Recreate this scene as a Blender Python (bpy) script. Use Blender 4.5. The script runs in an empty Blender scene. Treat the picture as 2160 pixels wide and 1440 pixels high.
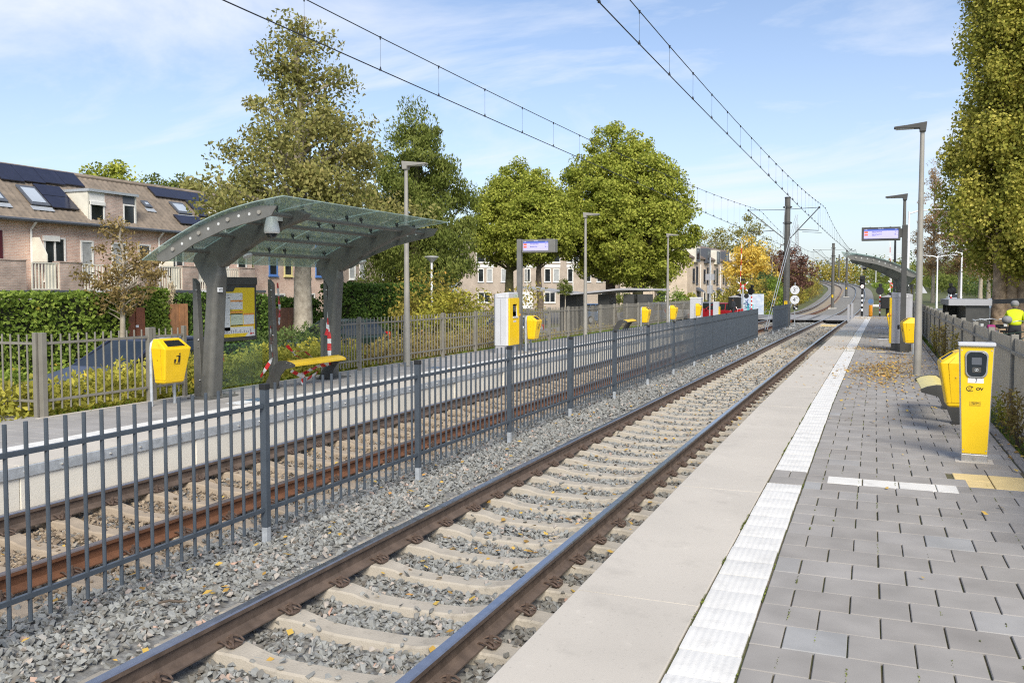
import bpy, bmesh, math, random
import numpy as np
from mathutils import Vector, Matrix, noise as mnoise

# ------------------------------------------------------------------ camera, sky, sun, exposure
SC = bpy.context.scene
COL = SC.collection
R_ = math.radians
cam_d = bpy.data.cameras.new('camera')
cam = bpy.data.objects.new('camera', cam_d)
COL.objects.link(cam)
cam.location = (0, 0, 2.052)
cam.rotation_euler = (R_(90 - 2.677), 0, R_(22.243))
cam_d.sensor_width = 36
cam_d.lens = 30.557
cam_d.shift_y = -0.01056
cam_d.clip_start = 0.05
cam_d.clip_end = 6000
SC.camera = cam

SUN_AZ, SUN_EL = 150, 40          # degrees clockwise from +Y, above the horizon
W = bpy.data.worlds.new('World')
SC.world = W
W.use_nodes = True
wn, wl = W.node_tree.nodes, W.node_tree.links
wn.clear()
def wnode(t, **kw):
    n = wn.new(t)
    for k, v in kw.items():
        setattr(n, k, v)
    return n
sky = wnode('ShaderNodeTexSky', sky_type='NISHITA', sun_disc=False, sun_elevation=R_(SUN_EL),
            sun_rotation=R_(SUN_AZ), altitude=0, air_density=1.0, dust_density=1.3, ozone_density=1.0)
tc = wnode('ShaderNodeTexCoord')
sep = wnode('ShaderNodeSeparateXYZ')
wl.new(tc.outputs['Generated'], sep.inputs[0])
za = wnode('ShaderNodeMath', operation='ADD'); za.inputs[1].default_value = 0.22
zm = wnode('ShaderNodeMath', operation='MAXIMUM'); zm.inputs[1].default_value = 0.05
wl.new(sep.outputs['Z'], zm.inputs[0]); wl.new(zm.outputs[0], za.inputs[0])
dx_ = wnode('ShaderNodeMath', operation='DIVIDE'); dy_ = wnode('ShaderNodeMath', operation='DIVIDE')
wl.new(sep.outputs['X'], dx_.inputs[0]); wl.new(za.outputs[0], dx_.inputs[1])
wl.new(sep.outputs['Y'], dy_.inputs[0]); wl.new(za.outputs[0], dy_.inputs[1])
cmb = wnode('ShaderNodeCombineXYZ')
wl.new(dx_.outputs[0], cmb.inputs[0]); wl.new(dy_.outputs[0], cmb.inputs[1])
mp = wnode('ShaderNodeMapping')
mp.inputs['Rotation'].default_value = (0, 0, R_(35))
mp.inputs['Scale'].default_value = (0.62, 1.25, 1)
mp.inputs['Location'].default_value = (0.35, 1.7, 0)
wl.new(cmb.outputs[0], mp.inputs[0])
nz = wnode('ShaderNodeTexNoise'); nz.inputs['Scale'].default_value = 1.35
nz.inputs['Detail'].default_value = 9; nz.inputs['Roughness'].default_value = 0.6
nz.inputs['Distortion'].default_value = 0.5
wl.new(mp.outputs[0], nz.inputs['Vector'])
rp = wnode('ShaderNodeValToRGB')
rp.color_ramp.elements[0].position = 0.41; rp.color_ramp.elements[0].color = (0, 0, 0, 1)
rp.color_ramp.elements[1].position = 0.70; rp.color_ramp.elements[1].color = (1, 1, 1, 1)
wl.new(nz.outputs['Fac'], rp.inputs[0])
hz = wnode('ShaderNodeMapRange')          # thin veil of high cloud, denser low down
hz.inputs['From Min'].default_value = 0.0; hz.inputs['From Max'].default_value = 0.42
hz.inputs['To Min'].default_value = 0.42; hz.inputs['To Max'].default_value = 0.0
wl.new(sep.outputs['Z'], hz.inputs['Value'])
cl = wnode('ShaderNodeMath', operation='MULTIPLY'); cl.inputs[1].default_value = 0.95
wl.new(rp.outputs[0], cl.inputs[0])
mx1 = wnode('ShaderNodeMath', operation='MAXIMUM')
ad = wnode('ShaderNodeMath', operation='ADD'); ad.use_clamp = True
md = wnode('ShaderNodeMath', operation='MULTIPLY'); md.inputs[1].default_value = 0.55
wl.new(hz.outputs[0], md.inputs[0])
wl.new(cl.outputs[0], mx1.inputs[0]); wl.new(hz.outputs[0], mx1.inputs[1])
wl.new(mx1.outputs[0], ad.inputs[0]); ad.inputs[1].default_value = 0.0
mix = wnode('ShaderNodeMixRGB')
mix.inputs['Color2'].default_value = (5.6, 5.9, 6.5, 1)
tint = wnode('ShaderNodeMixRGB', blend_type='MULTIPLY'); tint.inputs['Fac'].default_value = 1
tint.inputs['Color2'].default_value = (0.90, 0.965, 1.08, 1)
wl.new(sky.outputs[0], tint.inputs['Color1'])
wl.new(ad.outputs[0], mix.inputs['Fac']); wl.new(tint.outputs[0], mix.inputs['Color1'])
bg = wnode('ShaderNodeBackground'); bg.inputs['Strength'].default_value = 0.10
wo = wnode('ShaderNodeOutputWorld')
wl.new(mix.outputs[0], bg.inputs['Color']); wl.new(bg.outputs[0], wo.inputs['Surface'])

sd = bpy.data.lights.new('sun', 'SUN')
sun = bpy.data.objects.new('sun', sd)
COL.objects.link(sun)
sd.energy = 2.7
sd.angle = R_(28)
sd.color = (1.0, 0.935, 0.80)
_ts = Vector((math.cos(R_(SUN_EL)) * math.sin(R_(SUN_AZ)), math.cos(R_(SUN_EL)) * math.cos(R_(SUN_AZ)), math.sin(R_(SUN_EL))))
sun.rotation_euler = (-_ts).to_track_quat('-Z', 'Y').to_euler()
sun.location = _ts * 50
SC.view_settings.view_transform = 'Standard'
SC.view_settings.look = 'None'
SC.view_settings.gamma = 1
SC.view_settings.exposure = 0.74
SC.cycles.max_bounces = 6
SC.cycles.transparent_max_bounces = 12
SC.cycles.use_denoising = False
SC.cycles.filter_width = 1.15
SC.cycles.sample_clamp_indirect = 6

# ------------------------------------------------------------------ materials
def mk(name, col, rough=0.6, metal=0.0, var=0.12, vs=6.0, bump=0.0, bs=60.0, spec=0.5, col2=None, detail=4, emit=None, speck=None):
    m = bpy.data.materials.new(name)
    m.use_nodes = True
    nt = m.node_tree; N = nt.nodes; L = nt.links
    b = N['Principled BSDF']
    b.inputs['Roughness'].default_value = rough
    b.inputs['Metallic'].default_value = metal
    b.inputs['Specular IOR Level'].default_value = spec
    c = (*col, 1)
    if emit:
        b.inputs['Emission Color'].default_value = c
        b.inputs['Emission Strength'].default_value = emit
    if var or col2:
        t = N.new('ShaderNodeTexCoord')
        n = N.new('ShaderNodeTexNoise'); n.inputs['Scale'].default_value = vs; n.inputs['Detail'].default_value = detail
        L.new(t.outputs['Object'], n.inputs['Vector'])
        r = N.new('ShaderNodeValToRGB')
        r.color_ramp.elements[0].position = 0.3; r.color_ramp.elements[1].position = 0.7
        a = col2 if col2 else tuple(x * (1 - var) for x in col)
        z = col if col2 else tuple(min(1, x * (1 + var)) for x in col)
        r.color_ramp.elements[0].color = (*a, 1); r.color_ramp.elements[1].color = (*z, 1)
        cs = r.outputs[0]
        L.new(n.outputs['Fac'], r.inputs[0])
        for sc_, lo_, hi_, am_ in (speck or []):      # stains and pits with a shape of their own
            n3 = N.new('ShaderNodeTexNoise'); n3.inputs['Scale'].default_value = sc_; n3.inputs['Detail'].default_value = 6; n3.inputs['Roughness'].default_value = 0.65
            L.new(t.outputs['Object'], n3.inputs['Vector'])
            m3 = N.new('ShaderNodeMapRange'); m3.inputs['From Min'].default_value = lo_; m3.inputs['From Max'].default_value = hi_
            m3.inputs['To Min'].default_value = 1; m3.inputs['To Max'].default_value = am_
            L.new(n3.outputs['Fac'], m3.inputs['Value'])
            x3 = N.new('ShaderNodeMixRGB'); x3.blend_type = 'MULTIPLY'; x3.inputs['Fac'].default_value = 1
            L.new(cs, x3.inputs['Color1']); L.new(m3.outputs[0], x3.inputs['Color2']); cs = x3.outputs[0]
        L.new(cs, b.inputs['Base Color'])
        mr = N.new('ShaderNodeMapRange'); mr.inputs['To Min'].default_value = max(0, rough - 0.08); mr.inputs['To Max'].default_value = min(1, rough + 0.1)
        L.new(n.outputs['Fac'], mr.inputs['Value']); L.new(mr.outputs[0], b.inputs['Roughness'])
    else:
        b.inputs['Base Color'].default_value = c
    if bump:
        t2 = N.new('ShaderNodeTexCoord')
        n2 = N.new('ShaderNodeTexNoise'); n2.inputs['Scale'].default_value = bs; n2.inputs['Detail'].default_value = 5
        L.new(t2.outputs['Object'], n2.inputs['Vector'])
        bp = N.new('ShaderNodeBump'); bp.inputs['Strength'].default_value = bump; bp.inputs['Distance'].default_value = 0.02
        L.new(n2.outputs['Fac'], bp.inputs['Height']); L.new(bp.outputs[0], b.inputs['Normal'])
    return m

def mk_attr(name, stops, rough=0.7, trans=0.0, bump=0.0, bs=40, grime=0.0, gs=3.0):
    """colour comes from the per-piece attribute 'rnd' (each leaf, stone or tile has its own tint)"""
    m = bpy.data.materials.new(name)
    m.use_nodes = True
    nt = m.node_tree; N = nt.nodes; L = nt.links
    b = N['Principled BSDF']; b.inputs['Roughness'].default_value = rough
    b.inputs['Specular IOR Level'].default_value = 0.2
    a = N.new('ShaderNodeAttribute'); a.attribute_name = 'rnd'
    r = N.new('ShaderNodeValToRGB')
    el = r.color_ramp.elements
    while len(el) < len(stops):
        el.new(0.5)
    for e, (p, c) in zip(el, stops):
        e.position = p; e.color = (*c, 1)
    L.new(a.outputs['Fac'], r.inputs[0])
    csock = r.outputs[0]
    if grime:
        t = N.new('ShaderNodeTexCoord'); n = N.new('ShaderNodeTexNoise'); n.inputs['Scale'].default_value = gs; n.inputs['Detail'].default_value = 6
        L.new(t.outputs['Object'], n.inputs['Vector'])
        mr = N.new('ShaderNodeMapRange'); mr.inputs['From Min'].default_value = 0.3; mr.inputs['From Max'].default_value = 0.7
        mr.inputs['To Min'].default_value = 1 - grime; mr.inputs['To Max'].default_value = 1 + grime * 0.6
        L.new(n.outputs['Fac'], mr.inputs['Value'])
        mm = N.new('ShaderNodeMixRGB'); mm.blend_type = 'MULTIPLY'; mm.inputs['Fac'].default_value = 1
        L.new(csock, mm.inputs['Color1']); L.new(mr.outputs[0], mm.inputs['Color2']); csock = mm.outputs[0]
    L.new(csock, b.inputs['Base Color'])
    if bump:
        t2 = N.new('ShaderNodeTexCoord'); n2 = N.new('ShaderNodeTexNoise'); n2.inputs['Scale'].default_value = bs; n2.inputs['Detail'].default_value = 4
        L.new(t2.outputs['Object'], n2.inputs['Vector'])
        bp = N.new('ShaderNodeBump'); bp.inputs['Strength'].default_value = bump; bp.inputs['Distance'].default_value = 0.01
        L.new(n2.outputs['Fac'], bp.inputs['Height']); L.new(bp.outputs[0], b.inputs['Normal'])
    if trans:
        tr = N.new('ShaderNodeBsdfTranslucent'); L.new(csock, tr.inputs['Color'])
        mxs = N.new('ShaderNodeMixShader'); mxs.inputs[0].default_value = trans
        L.new(b.outputs[0], mxs.inputs[1]); L.new(tr.outputs[0], mxs.inputs[2])
        L.new(mxs.outputs[0], N['Material Output'].inputs['Surface'])
    return m

def mk_brick(name, c1, c2, mortar, bw=0.21, bh=0.065, rough=0.85, axis='y', stain=0.18):
    m = bpy.data.materials.new(name); m.use_nodes = True
    nt = m.node_tree; N = nt.nodes; L = nt.links; b = N['Principled BSDF']; b.inputs['Roughness'].default_value = rough
    t = N.new('ShaderNodeTexCoord'); s = N.new('ShaderNodeSeparateXYZ'); L.new(t.outputs['Object'], s.inputs[0])
    ad = N.new('ShaderNodeMath'); ad.operation = 'ADD'; L.new(s.outputs['X'], ad.inputs[0]); L.new(s.outputs['Y'], ad.inputs[1])
    cb = N.new('ShaderNodeCombineXYZ'); L.new(ad.outputs[0], cb.inputs[0]); L.new(s.outputs['Z'], cb.inputs[1])
    br = N.new('ShaderNodeTexBrick'); br.inputs['Scale'].default_value = 1.0
    br.inputs['Brick Width'].default_value = bw; br.inputs['Row Height'].default_value = bh
    br.inputs['Mortar Size'].default_value = 0.009; br.inputs['Color1'].default_value = (*c1, 1); br.inputs['Color2'].default_value = (*c2, 1)
    br.inputs['Mortar'].default_value = (*mortar, 1)
    L.new(cb.outputs[0], br.inputs['Vector'])
    n = N.new('ShaderNodeTexNoise'); n.inputs['Scale'].default_value = 0.9; n.inputs['Detail'].default_value = 6; L.new(t.outputs['Object'], n.inputs['Vector'])
    mr = N.new('ShaderNodeMapRange'); mr.inputs['From Min'].default_value = 0.3; mr.inputs['From Max'].default_value = 0.7
    mr.inputs['To Min'].default_value = 1 - stain; mr.inputs['To Max'].default_value = 1 + stain
    L.new(n.outputs['Fac'], mr.inputs['Value'])
    mm = N.new('ShaderNodeMixRGB'); mm.blend_type = 'MULTIPLY'; mm.inputs['Fac'].default_value = 1
    L.new(br.outputs['Color'], mm.inputs['Color1']); L.new(mr.outputs[0], mm.inputs['Color2']); L.new(mm.outputs[0], b.inputs['Base Color'])
    bp = N.new('ShaderNodeBump'); bp.inputs['Strength'].default_value = 0.4; bp.inputs['Distance'].default_value = 0.01; bp.invert = True
    L.new(br.outputs['Fac'], bp.inputs['Height']); L.new(bp.outputs[0], b.inputs['Normal'])
    return m

def mk_glass(name, tint, alpha=0.25, rough=0.04):
    m = bpy.data.materials.new(name); m.use_nodes = True
    nt = m.node_tree; N = nt.nodes; L = nt.links
    b = N['Principled BSDF']; b.inputs['Base Color'].default_value = (*tint, 1); b.inputs['Roughness'].default_value = rough
    b.inputs['Specular IOR Level'].default_value = 0.6
    tr = N.new('ShaderNodeBsdfTransparent'); tr.inputs['Color'].default_value = (*[min(1, 0.55 + 0.45 * c / max(tint)) for c in tint], 1)
    t = N.new('ShaderNodeTexCoord'); n = N.new('ShaderNodeTexNoise'); n.inputs['Scale'].default_value = 2.0; n.inputs['Detail'].default_value = 3
    L.new(t.outputs['Object'], n.inputs['Vector'])
    mr = N.new('ShaderNodeMapRange'); mr.inputs['To Min'].default_value = alpha * 0.75; mr.inputs['To Max'].default_value = min(1, alpha * 1.25)
    L.new(n.outputs['Fac'], mr.inputs['Value'])
    mxs = N.new('ShaderNodeMixShader'); L.new(mr.outputs[0], mxs.inputs[0])
    L.new(tr.outputs[0], mxs.inputs[1]); L.new(b.outputs[0], mxs.inputs[2]); L.new(mxs.outputs[0], N['Material Output'].inputs['Surface'])
    return m

def mk_tiles(name, c1, c2, pitch=0.3, course=0.33):
    """pantile roof: courses run along local Y, slope along X"""
    m = bpy.data.materials.new(name); m.use_nodes = True
    nt = m.node_tree; N = nt.nodes; L = nt.links; b = N['Principled BSDF']; b.inputs['Roughness'].default_value = 0.8
    t = N.new('ShaderNodeTexCoord'); n = N.new('ShaderNodeTexNoise'); n.inputs['Scale'].default_value = 2.2; n.inputs['Detail'].default_value = 8
    L.new(t.outputs['Object'], n.inputs['Vector'])
    r = N.new('ShaderNodeValToRGB'); r.color_ramp.elements[0].position = .3; r.color_ramp.elements[1].position = .7
    r.color_ramp.elements[0].color = (*c1, 1); r.color_ramp.elements[1].color = (*c2, 1)
    L.new(n.outputs['Fac'], r.inputs[0]); L.new(r.outputs[0], b.inputs['Base Color'])
    return m

M = {}
M['yellow'] = mk('yellow_paint', (0.80, 0.53, 0.008), 0.42, var=0.05, vs=4, speck=[(5, .55, .75, .90), (45, .64, .72, .78)])
M['bin_yellow'] = mk('yellow_plastic', (0.82, 0.52, 0.006), 0.45, var=0.05, vs=5, speck=[(6, .55, .75, .88), (50, .64, .72, .75)])
M['bench_yellow'] = mk('bench_yellow', (0.82, 0.54, 0.02), 0.4, var=0.06)
M['bench_faded'] = mk('bench_faded_yellow', (0.72, 0.60, 0.22), 0.45, var=0.08)
M['navy'] = mk('blue_grey_paint', (0.060, 0.075, 0.095), 0.42, var=0.10, vs=9)
M['cap'] = mk('black_plastic', (0.015, 0.016, 0.018), 0.5, var=0.1)
M['galv'] = mk('galvanised_steel', (0.46, 0.49, 0.52), 0.5, 0.35, var=0.14, vs=16)
M['fgrey'] = mk('taupe_grey_paint', (0.205, 0.192, 0.165), 0.5, var=0.10, vs=7)
M['fgrey2'] = mk('warm_grey_paint', (0.235, 0.222, 0.195), 0.5, var=0.10, vs=7)
M['steel'] = mk('shelter_steel', (0.118, 0.117, 0.108), 0.5, 0.12, var=0.12, vs=8)
M['polegrey'] = mk('pole_grey', (0.30, 0.285, 0.255), 0.5, 0.1, var=0.1, vs=5)
M['darkgrey'] = mk('dark_grey_metal', (0.060, 0.060, 0.058), 0.5, 0.1, var=0.12, vs=5)
M['mast'] = mk('mast_grey', (0.105, 0.102, 0.095), 0.55, var=0.12, vs=4)
M['black'] = mk('matt_black', (0.008, 0.008, 0.009), 0.55, var=0.1)
M['white'] = mk('white_paint', (0.78, 0.78, 0.76), 0.5, var=0.06, vs=3)
M['whitecool'] = mk('white_enamel', (0.80, 0.81, 0.83), 0.35, var=0.04)
M['red'] = mk('red_paint', (0.55, 0.02, 0.02), 0.45, var=0.08)
M['machine'] = mk('machine_grey', (0.52, 0.53, 0.56), 0.42, var=0.04, vs=3)
M['machine2'] = mk('machine_mid_grey', (0.36, 0.36, 0.38), 0.45, var=0.05, vs=3)
M['railside'] = mk('rail_brown_steel', (0.118, 0.086, 0.068), 0.72, 0.1, var=0.3, vs=9, bump=0.1, bs=60)
M['railrust'] = mk('rail_rust', (0.165, 0.072, 0.036), 0.82, 0.0, var=0.28, vs=6, bump=0.12, bs=60)
M['railtop'] = mk('rail_running_surface', (0.36, 0.37, 0.42), 0.22, 0.9, var=0.12, vs=14)
M['railtop2'] = mk('rail_dull_surface', (0.22, 0.18, 0.165), 0.4, 0.6, var=0.15, vs=14)
M['clip'] = mk('rusty_clip', (0.105, 0.072, 0.056), 0.75, 0.1, var=0.35, vs=30)
M['sleeper'] = mk('sleeper_concrete', (0.395, 0.355, 0.295), 0.92, speck=[(14, .55, .7, .80)], var=0.13, vs=5, bump=0.25, bs=90, detail=7)
M['sleeper2'] = mk('sleeper_stained', (0.34, 0.275, 0.205), 0.9, var=0.18, vs=5, bump=0.25, bs=90, detail=7)
M['coping'] = mk('coping_concrete', (0.50, 0.458, 0.40), 0.9, var=0.07, vs=1.1, bump=0.10, bs=160, detail=10, speck=[(55, .60, .72, .72), (3.2, .55, .75, .86), (9, .60, .70, 1.10), (160, .62, .75, .80)])
M['wallconc'] = mk('wall_concrete', (0.72, 0.68, 0.60), 0.9, var=0.09, vs=1.5, bump=0.12, bs=50, detail=9)
M['tactile'] = mk('white_tactile', (0.67, 0.655, 0.625), 0.8, var=0.05, vs=7, bump=0.12, bs=120, detail=9, speck=[(6, .52, .75, .82), (70, .60, .70, .80), (1.2, .5, .7, .92)])
M['pwhite'] = mk('white_paver', (0.68, 0.66, 0.62), 0.8, var=0.05, vs=6, speck=[(7, .52, .75, .82), (60, .6, .7, .8)])
M['pyellow'] = mk('cream_yellow_paver', (0.74, 0.56, 0.26), 0.75, var=0.08, vs=6)
M['paver'] = mk_attr('grey_paver', [(0, (0.275, 0.256, 0.238)), (0.45, (0.305, 0.287, 0.268)), (0.85, (0.33, 0.312, 0.295)), (1, (0.325, 0.322, 0.318))], 0.92, bump=0.12, bs=230, grime=0.14, gs=3.5)
M['paver2'] = mk_attr('far_paver', [(0, (0.30, 0.285, 0.27)), (1, (0.36, 0.345, 0.33))], 0.85, grime=0.10, gs=2.0)
M['joint'] = mk('mossy_joint_sand', (0.135, 0.105, 0.078), 0.95, col2=(0.07, 0.085, 0.02), vs=7, detail=6)
M['stone'] = mk_attr('ballast_stone', [(0, (0.125, 0.10, 0.08)), (0.25, (0.185, 0.178, 0.16)), (0.55, (0.245, 0.25, 0.242)), (0.85, (0.32, 0.325, 0.31)), (0.97, (0.42, 0.36, 0.31)), (1, (0.46, 0.30, 0.23))], 0.85, bump=0.25, bs=120)
M['stonetan'] = mk_attr('tan_ballast_stone', [(0, (0.11, 0.08, 0.06)), (0.5, (0.25, 0.195, 0.14)), (0.85, (0.36, 0.29, 0.21)), (1, (0.26, 0.255, 0.235))], 0.88, bump=0.25, bs=120)
M['bed'] = mk('ballast_bed', (0.27, 0.27, 0.26), 0.95, col2=(0.10, 0.095, 0.088), vs=24, bump=1.0, bs=22, detail=8)
M['bedfar'] = mk('far_ballast_bed', (0.27, 0.26, 0.24), 0.95, col2=(0.14, 0.135, 0.12), vs=9, bump=0.6, bs=14, detail=9)
M['bedtan'] = mk('tan_track_bed', (0.38, 0.31, 0.22), 0.95, col2=(0.21, 0.17, 0.12), vs=9, bump=0.6, bs=14, detail=9)
M['leaflit'] = mk_attr('fallen_leaf', [(0, (0.18, 0.10, 0.03)), (0.4, (0.42, 0.26, 0.06)), (0.8, (0.60, 0.42, 0.09)), (1, (0.48, 0.22, 0.08))], 0.7)
M['bark'] = mk('bark', (0.16, 0.125, 0.095), 0.9, col2=(0.07, 0.052, 0.04), vs=7, bump=0.8, bs=14, detail=8)
M['barkpale'] = mk('pale_bark', (0.46, 0.41, 0.33), 0.9, col2=(0.26, 0.22, 0.17), vs=5, bump=0.5, bs=16, detail=8)
M['barkgreen'] = mk('mossy_bark', (0.17, 0.16, 0.07), 0.9, col2=(0.07, 0.062, 0.03), vs=4, bump=0.5, bs=16, detail=8)
M['barkpop'] = mk('poplar_bark', (0.52, 0.38, 0.26), 0.9, col2=(0.19, 0.135, 0.09), vs=5, bump=0.9, bs=9, detail=8)
def leafm(n, a, b, c, d=None, t=0.36):
    M[n] = mk_attr(n, [(0, a), (0.45, b), (0.93, c), (1, d or c)], 0.75, trans=t)
leafm('lf_brown', (0.13, 0.14, 0.038), (0.27, 0.265, 0.08), (0.45, 0.39, 0.15), (0.57, 0.42, 0.19))
leafm('lf_young', (0.141, 0.121, 0.040), (0.282, 0.201, 0.081), (0.422, 0.322, 0.131), (0.362, 0.402, 0.101))
leafm('lf_green', (0.067, 0.095, 0.015), (0.151, 0.185, 0.037), (0.291, 0.319, 0.084), (0.381, 0.381, 0.123))
leafm('lf_lime', (0.122, 0.165, 0.020), (0.299, 0.336, 0.049), (0.586, 0.586, 0.122), (0.800, 0.671, 0.061))
leafm('lf_poplar', (0.120, 0.150, 0.022), (0.348, 0.342, 0.060), (0.696, 0.600, 0.144), (0.800, 0.660, 0.132))
leafm('lf_hedge', (0.085, 0.135, 0.02), (0.195, 0.28, 0.045), (0.37, 0.45, 0.085), (0.62, 0.42, 0.06))
leafm('lf_ivy', (0.038, 0.076, 0.017), (0.095, 0.168, 0.034), (0.221, 0.325, 0.062), (0.420, 0.420, 0.062))
leafm('lf_shrub', (0.140, 0.149, 0.025), (0.333, 0.324, 0.049), (0.595, 0.525, 0.096), (0.800, 0.578, 0.070))
leafm('lf_redshrub', (0.131, 0.096, 0.035), (0.263, 0.193, 0.070), (0.385, 0.333, 0.088), (0.525, 0.280, 0.105))
leafm('lf_yellow', (0.48, 0.32, 0.04), (0.76, 0.55, 0.10), (0.82, 0.66, 0.18), (0.45, 0.36, 0.08))
leafm('lf_purple', (0.10, 0.05, 0.04), (0.17, 0.09, 0.07), (0.25, 0.15, 0.10))
leafm('lf_tan', (0.245, 0.166, 0.088), (0.411, 0.280, 0.149), (0.542, 0.385, 0.201))
leafm('lf_autumn', (0.158, 0.149, 0.035), (0.333, 0.289, 0.061), (0.560, 0.420, 0.088), (0.630, 0.298, 0.070))
leafm('lf_dark', (0.044, 0.075, 0.026), (0.092, 0.143, 0.044), (0.186, 0.241, 0.070))
leafm('lf_grass', (0.105, 0.175, 0.021), (0.210, 0.333, 0.035), (0.350, 0.473, 0.070))
leafm('lf_pampas', (0.500, 0.400, 0.260), (0.620, 0.520, 0.360), (0.700, 0.620, 0.460))
M['brickA'] = mk_brick('pink_brick', (0.56, 0.345, 0.265), (0.66, 0.45, 0.355), (0.64, 0.56, 0.49))
M['brickA2'] = mk_brick('weathered_brick', (0.33, 0.24, 0.205), (0.46, 0.335, 0.28), (0.42, 0.37, 0.33), stain=0.35)
M['brickC'] = mk_brick('dull_brick', (0.30, 0.225, 0.18), (0.36, 0.275, 0.225), (0.35, 0.30, 0.26))
M['brickD'] = mk_brick('grey_brown_brick', (0.36, 0.29, 0.235), (0.43, 0.35, 0.285), (0.40, 0.35, 0.30))
M['brickE'] = mk_brick('cream_brick', (0.60, 0.48, 0.36), (0.66, 0.54, 0.42), (0.6, 0.5, 0.4))
M['tileA'] = mk_tiles('brown_pantile', (0.185, 0.150, 0.118), (0.305, 0.245, 0.190))
M['tileE'] = mk_tiles('dark_brown_tile', (0.135, 0.10, 0.08), (0.19, 0.145, 0.115))
M['solar'] = mk('solar_glass', (0.012, 0.014, 0.035), 0.18, var=0.15, vs=3, spec=0.6)
M['solarline'] = mk('panel_edge', (0.05, 0.05, 0.06), 0.4, 0.4, var=0)
M['pane'] = mk('window_glass', (0.022, 0.026, 0.030), 0.06, var=0.5, vs=1.2, spec=0.8)
M['panelit'] = mk('skylight_glass', (0.42, 0.47, 0.53), 0.08, var=0.06, vs=2, spec=0.8)
M['curtain'] = mk('curtained_glass', (0.36, 0.37, 0.37), 0.25, var=0.2, vs=3, spec=0.6)
M['burgundy'] = mk('burgundy_paint', (0.075, 0.010, 0.016), 0.4, var=0.08)
M['upvc'] = mk('upvc_white', (0.74, 0.73, 0.70), 0.45, var=0.05)
M['cream'] = mk('cream_board', (0.68, 0.65, 0.56), 0.55, var=0.10, vs=2, detail=8)
M['slate'] = mk('slate_panel', (0.09, 0.10, 0.12), 0.45, var=0.1)
M['blueframe'] = mk('blue_frame', (0.10, 0.22, 0.52), 0.45, var=0.05)
M['yelframe'] = mk('yellow_frame', (0.68, 0.60, 0.28), 0.5, var=0.05)
M['wood'] = mk('red_brown_wood', (0.26, 0.09, 0.045), 0.7, var=0.2, vs=5)
M['wood2'] = mk('orange_brown_wood', (0.36, 0.17, 0.075), 0.7, var=0.2, vs=5)
M['wood3'] = mk('dark_wood', (0.12, 0.06, 0.04), 0.75, var=0.2, vs=5)
M['asphalt'] = mk('asphalt', (0.10, 0.10, 0.102), 0.9, var=0.14, vs=1.5, bump=0.2, bs=120, detail=8)
M['road'] = mk('pale_asphalt', (0.17, 0.17, 0.172), 0.9, var=0.08, vs=0.4, bump=0.1, bs=90, detail=8)
M['xing'] = mk('crossing_panel', (0.27, 0.265, 0.265), 0.85, var=0.12, vs=1.5)
M['redpath'] = mk('red_asphalt', (0.30, 0.13, 0.11), 0.9, var=0.1, vs=1)
M['island'] = mk('brown_island', (0.27, 0.19, 0.145), 0.9, var=0.1, vs=3)
M['soil'] = mk('ground_grass', (0.105, 0.135, 0.030), 0.95, col2=(0.085, 0.075, 0.035), vs=0.35, bump=0.5, bs=8, detail=9)
M['paintline'] = mk('road_paint', (0.75, 0.75, 0.73), 0.7, var=0.08, vs=4)
M['orange'] = mk('orange_paint', (0.75, 0.30, 0.01), 0.45, var=0.05)
M['tape_w'] = mk('tape_white', (0.76, 0.76, 0.76), 0.4, var=0.03)
M['tape_r'] = mk('tape_red', (0.65, 0.03, 0.03), 0.4, var=0.03)
M['roofglass'] = mk_glass('green_roof_glass', (0.46, 0.57, 0.555), 0.54)
M['clearglass'] = mk_glass('clear_glass', (0.22, 0.27, 0.25), 0.10)
M['screenglass'] = mk('display_screen', (0.36, 0.34, 0.66), 0.35, var=0, emit=0.42)
M['screenblue'] = mk('display_header', (0.045, 0.08, 0.32), 0.3, var=0, emit=0.4)
M['screenorange'] = mk('display_orange', (0.75, 0.13, 0.04), 0.3, var=0, emit=0.4)
M['screentext'] = mk('display_text', (0.02, 0.02, 0.10), 0.4, var=0)
M['screenpale'] = mk('display_pale_text', (0.7, 0.72, 0.85), 0.4, var=0, emit=0.3)
M['ink'] = mk('black_ink', (0.012, 0.012, 0.014), 0.5, var=0)
M['lampon'] = mk('signal_lamp_white', (1.0, 0.75, 0.7), 0.3, var=0, emit=2.5)
M['poster'] = mk('poster_paper', (0.72, 0.73, 0.72), 0.35, var=0.03)
M['posteryel'] = mk('poster_yellow', (0.80, 0.58, 0.02), 0.35, var=0.03)
M['postergreen'] = mk('poster_green', (0.56, 0.64, 0.50), 0.35, var=0.08, vs=14)
M['posterora'] = mk('poster_orange', (0.76, 0.30, 0.06), 0.35, var=0.04)
M['lampface'] = mk('lamp_lens', (0.55, 0.56, 0.56), 0.2, var=0.05)
M['chrome'] = mk('machined_steel', (0.60, 0.59, 0.57), 0.3, 0.8, var=0.08)
M['reader'] = mk('reader_glass', (0.012, 0.018, 0.026), 0.12, var=0.2, spec=0.7)
M['readergrey'] = mk('reader_bezel', (0.28, 0.29, 0.30), 0.4, 0.2, var=0.06)
M['sticker'] = mk('ochre_sticker', (0.58, 0.38, 0.01), 0.5, var=0.25, vs=60)
M['jacket'] = mk('lime_jacket', (0.50, 0.60, 0.004), 0.75, var=0.06, vs=5, bump=0.3, bs=14)
M['skin'] = mk('skin', (0.42, 0.25, 0.18), 0.55, var=0.05)
M['hair'] = mk('grey_knit', (0.22, 0.22, 0.23), 0.9, var=0.2, vs=30)
M['trouser'] = mk('dark_cloth', (0.02, 0.022, 0.028), 0.85, var=0.15)
M['tyre'] = mk('tyre_rubber', (0.012, 0.012, 0.012), 0.8, var=0.1)
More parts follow.
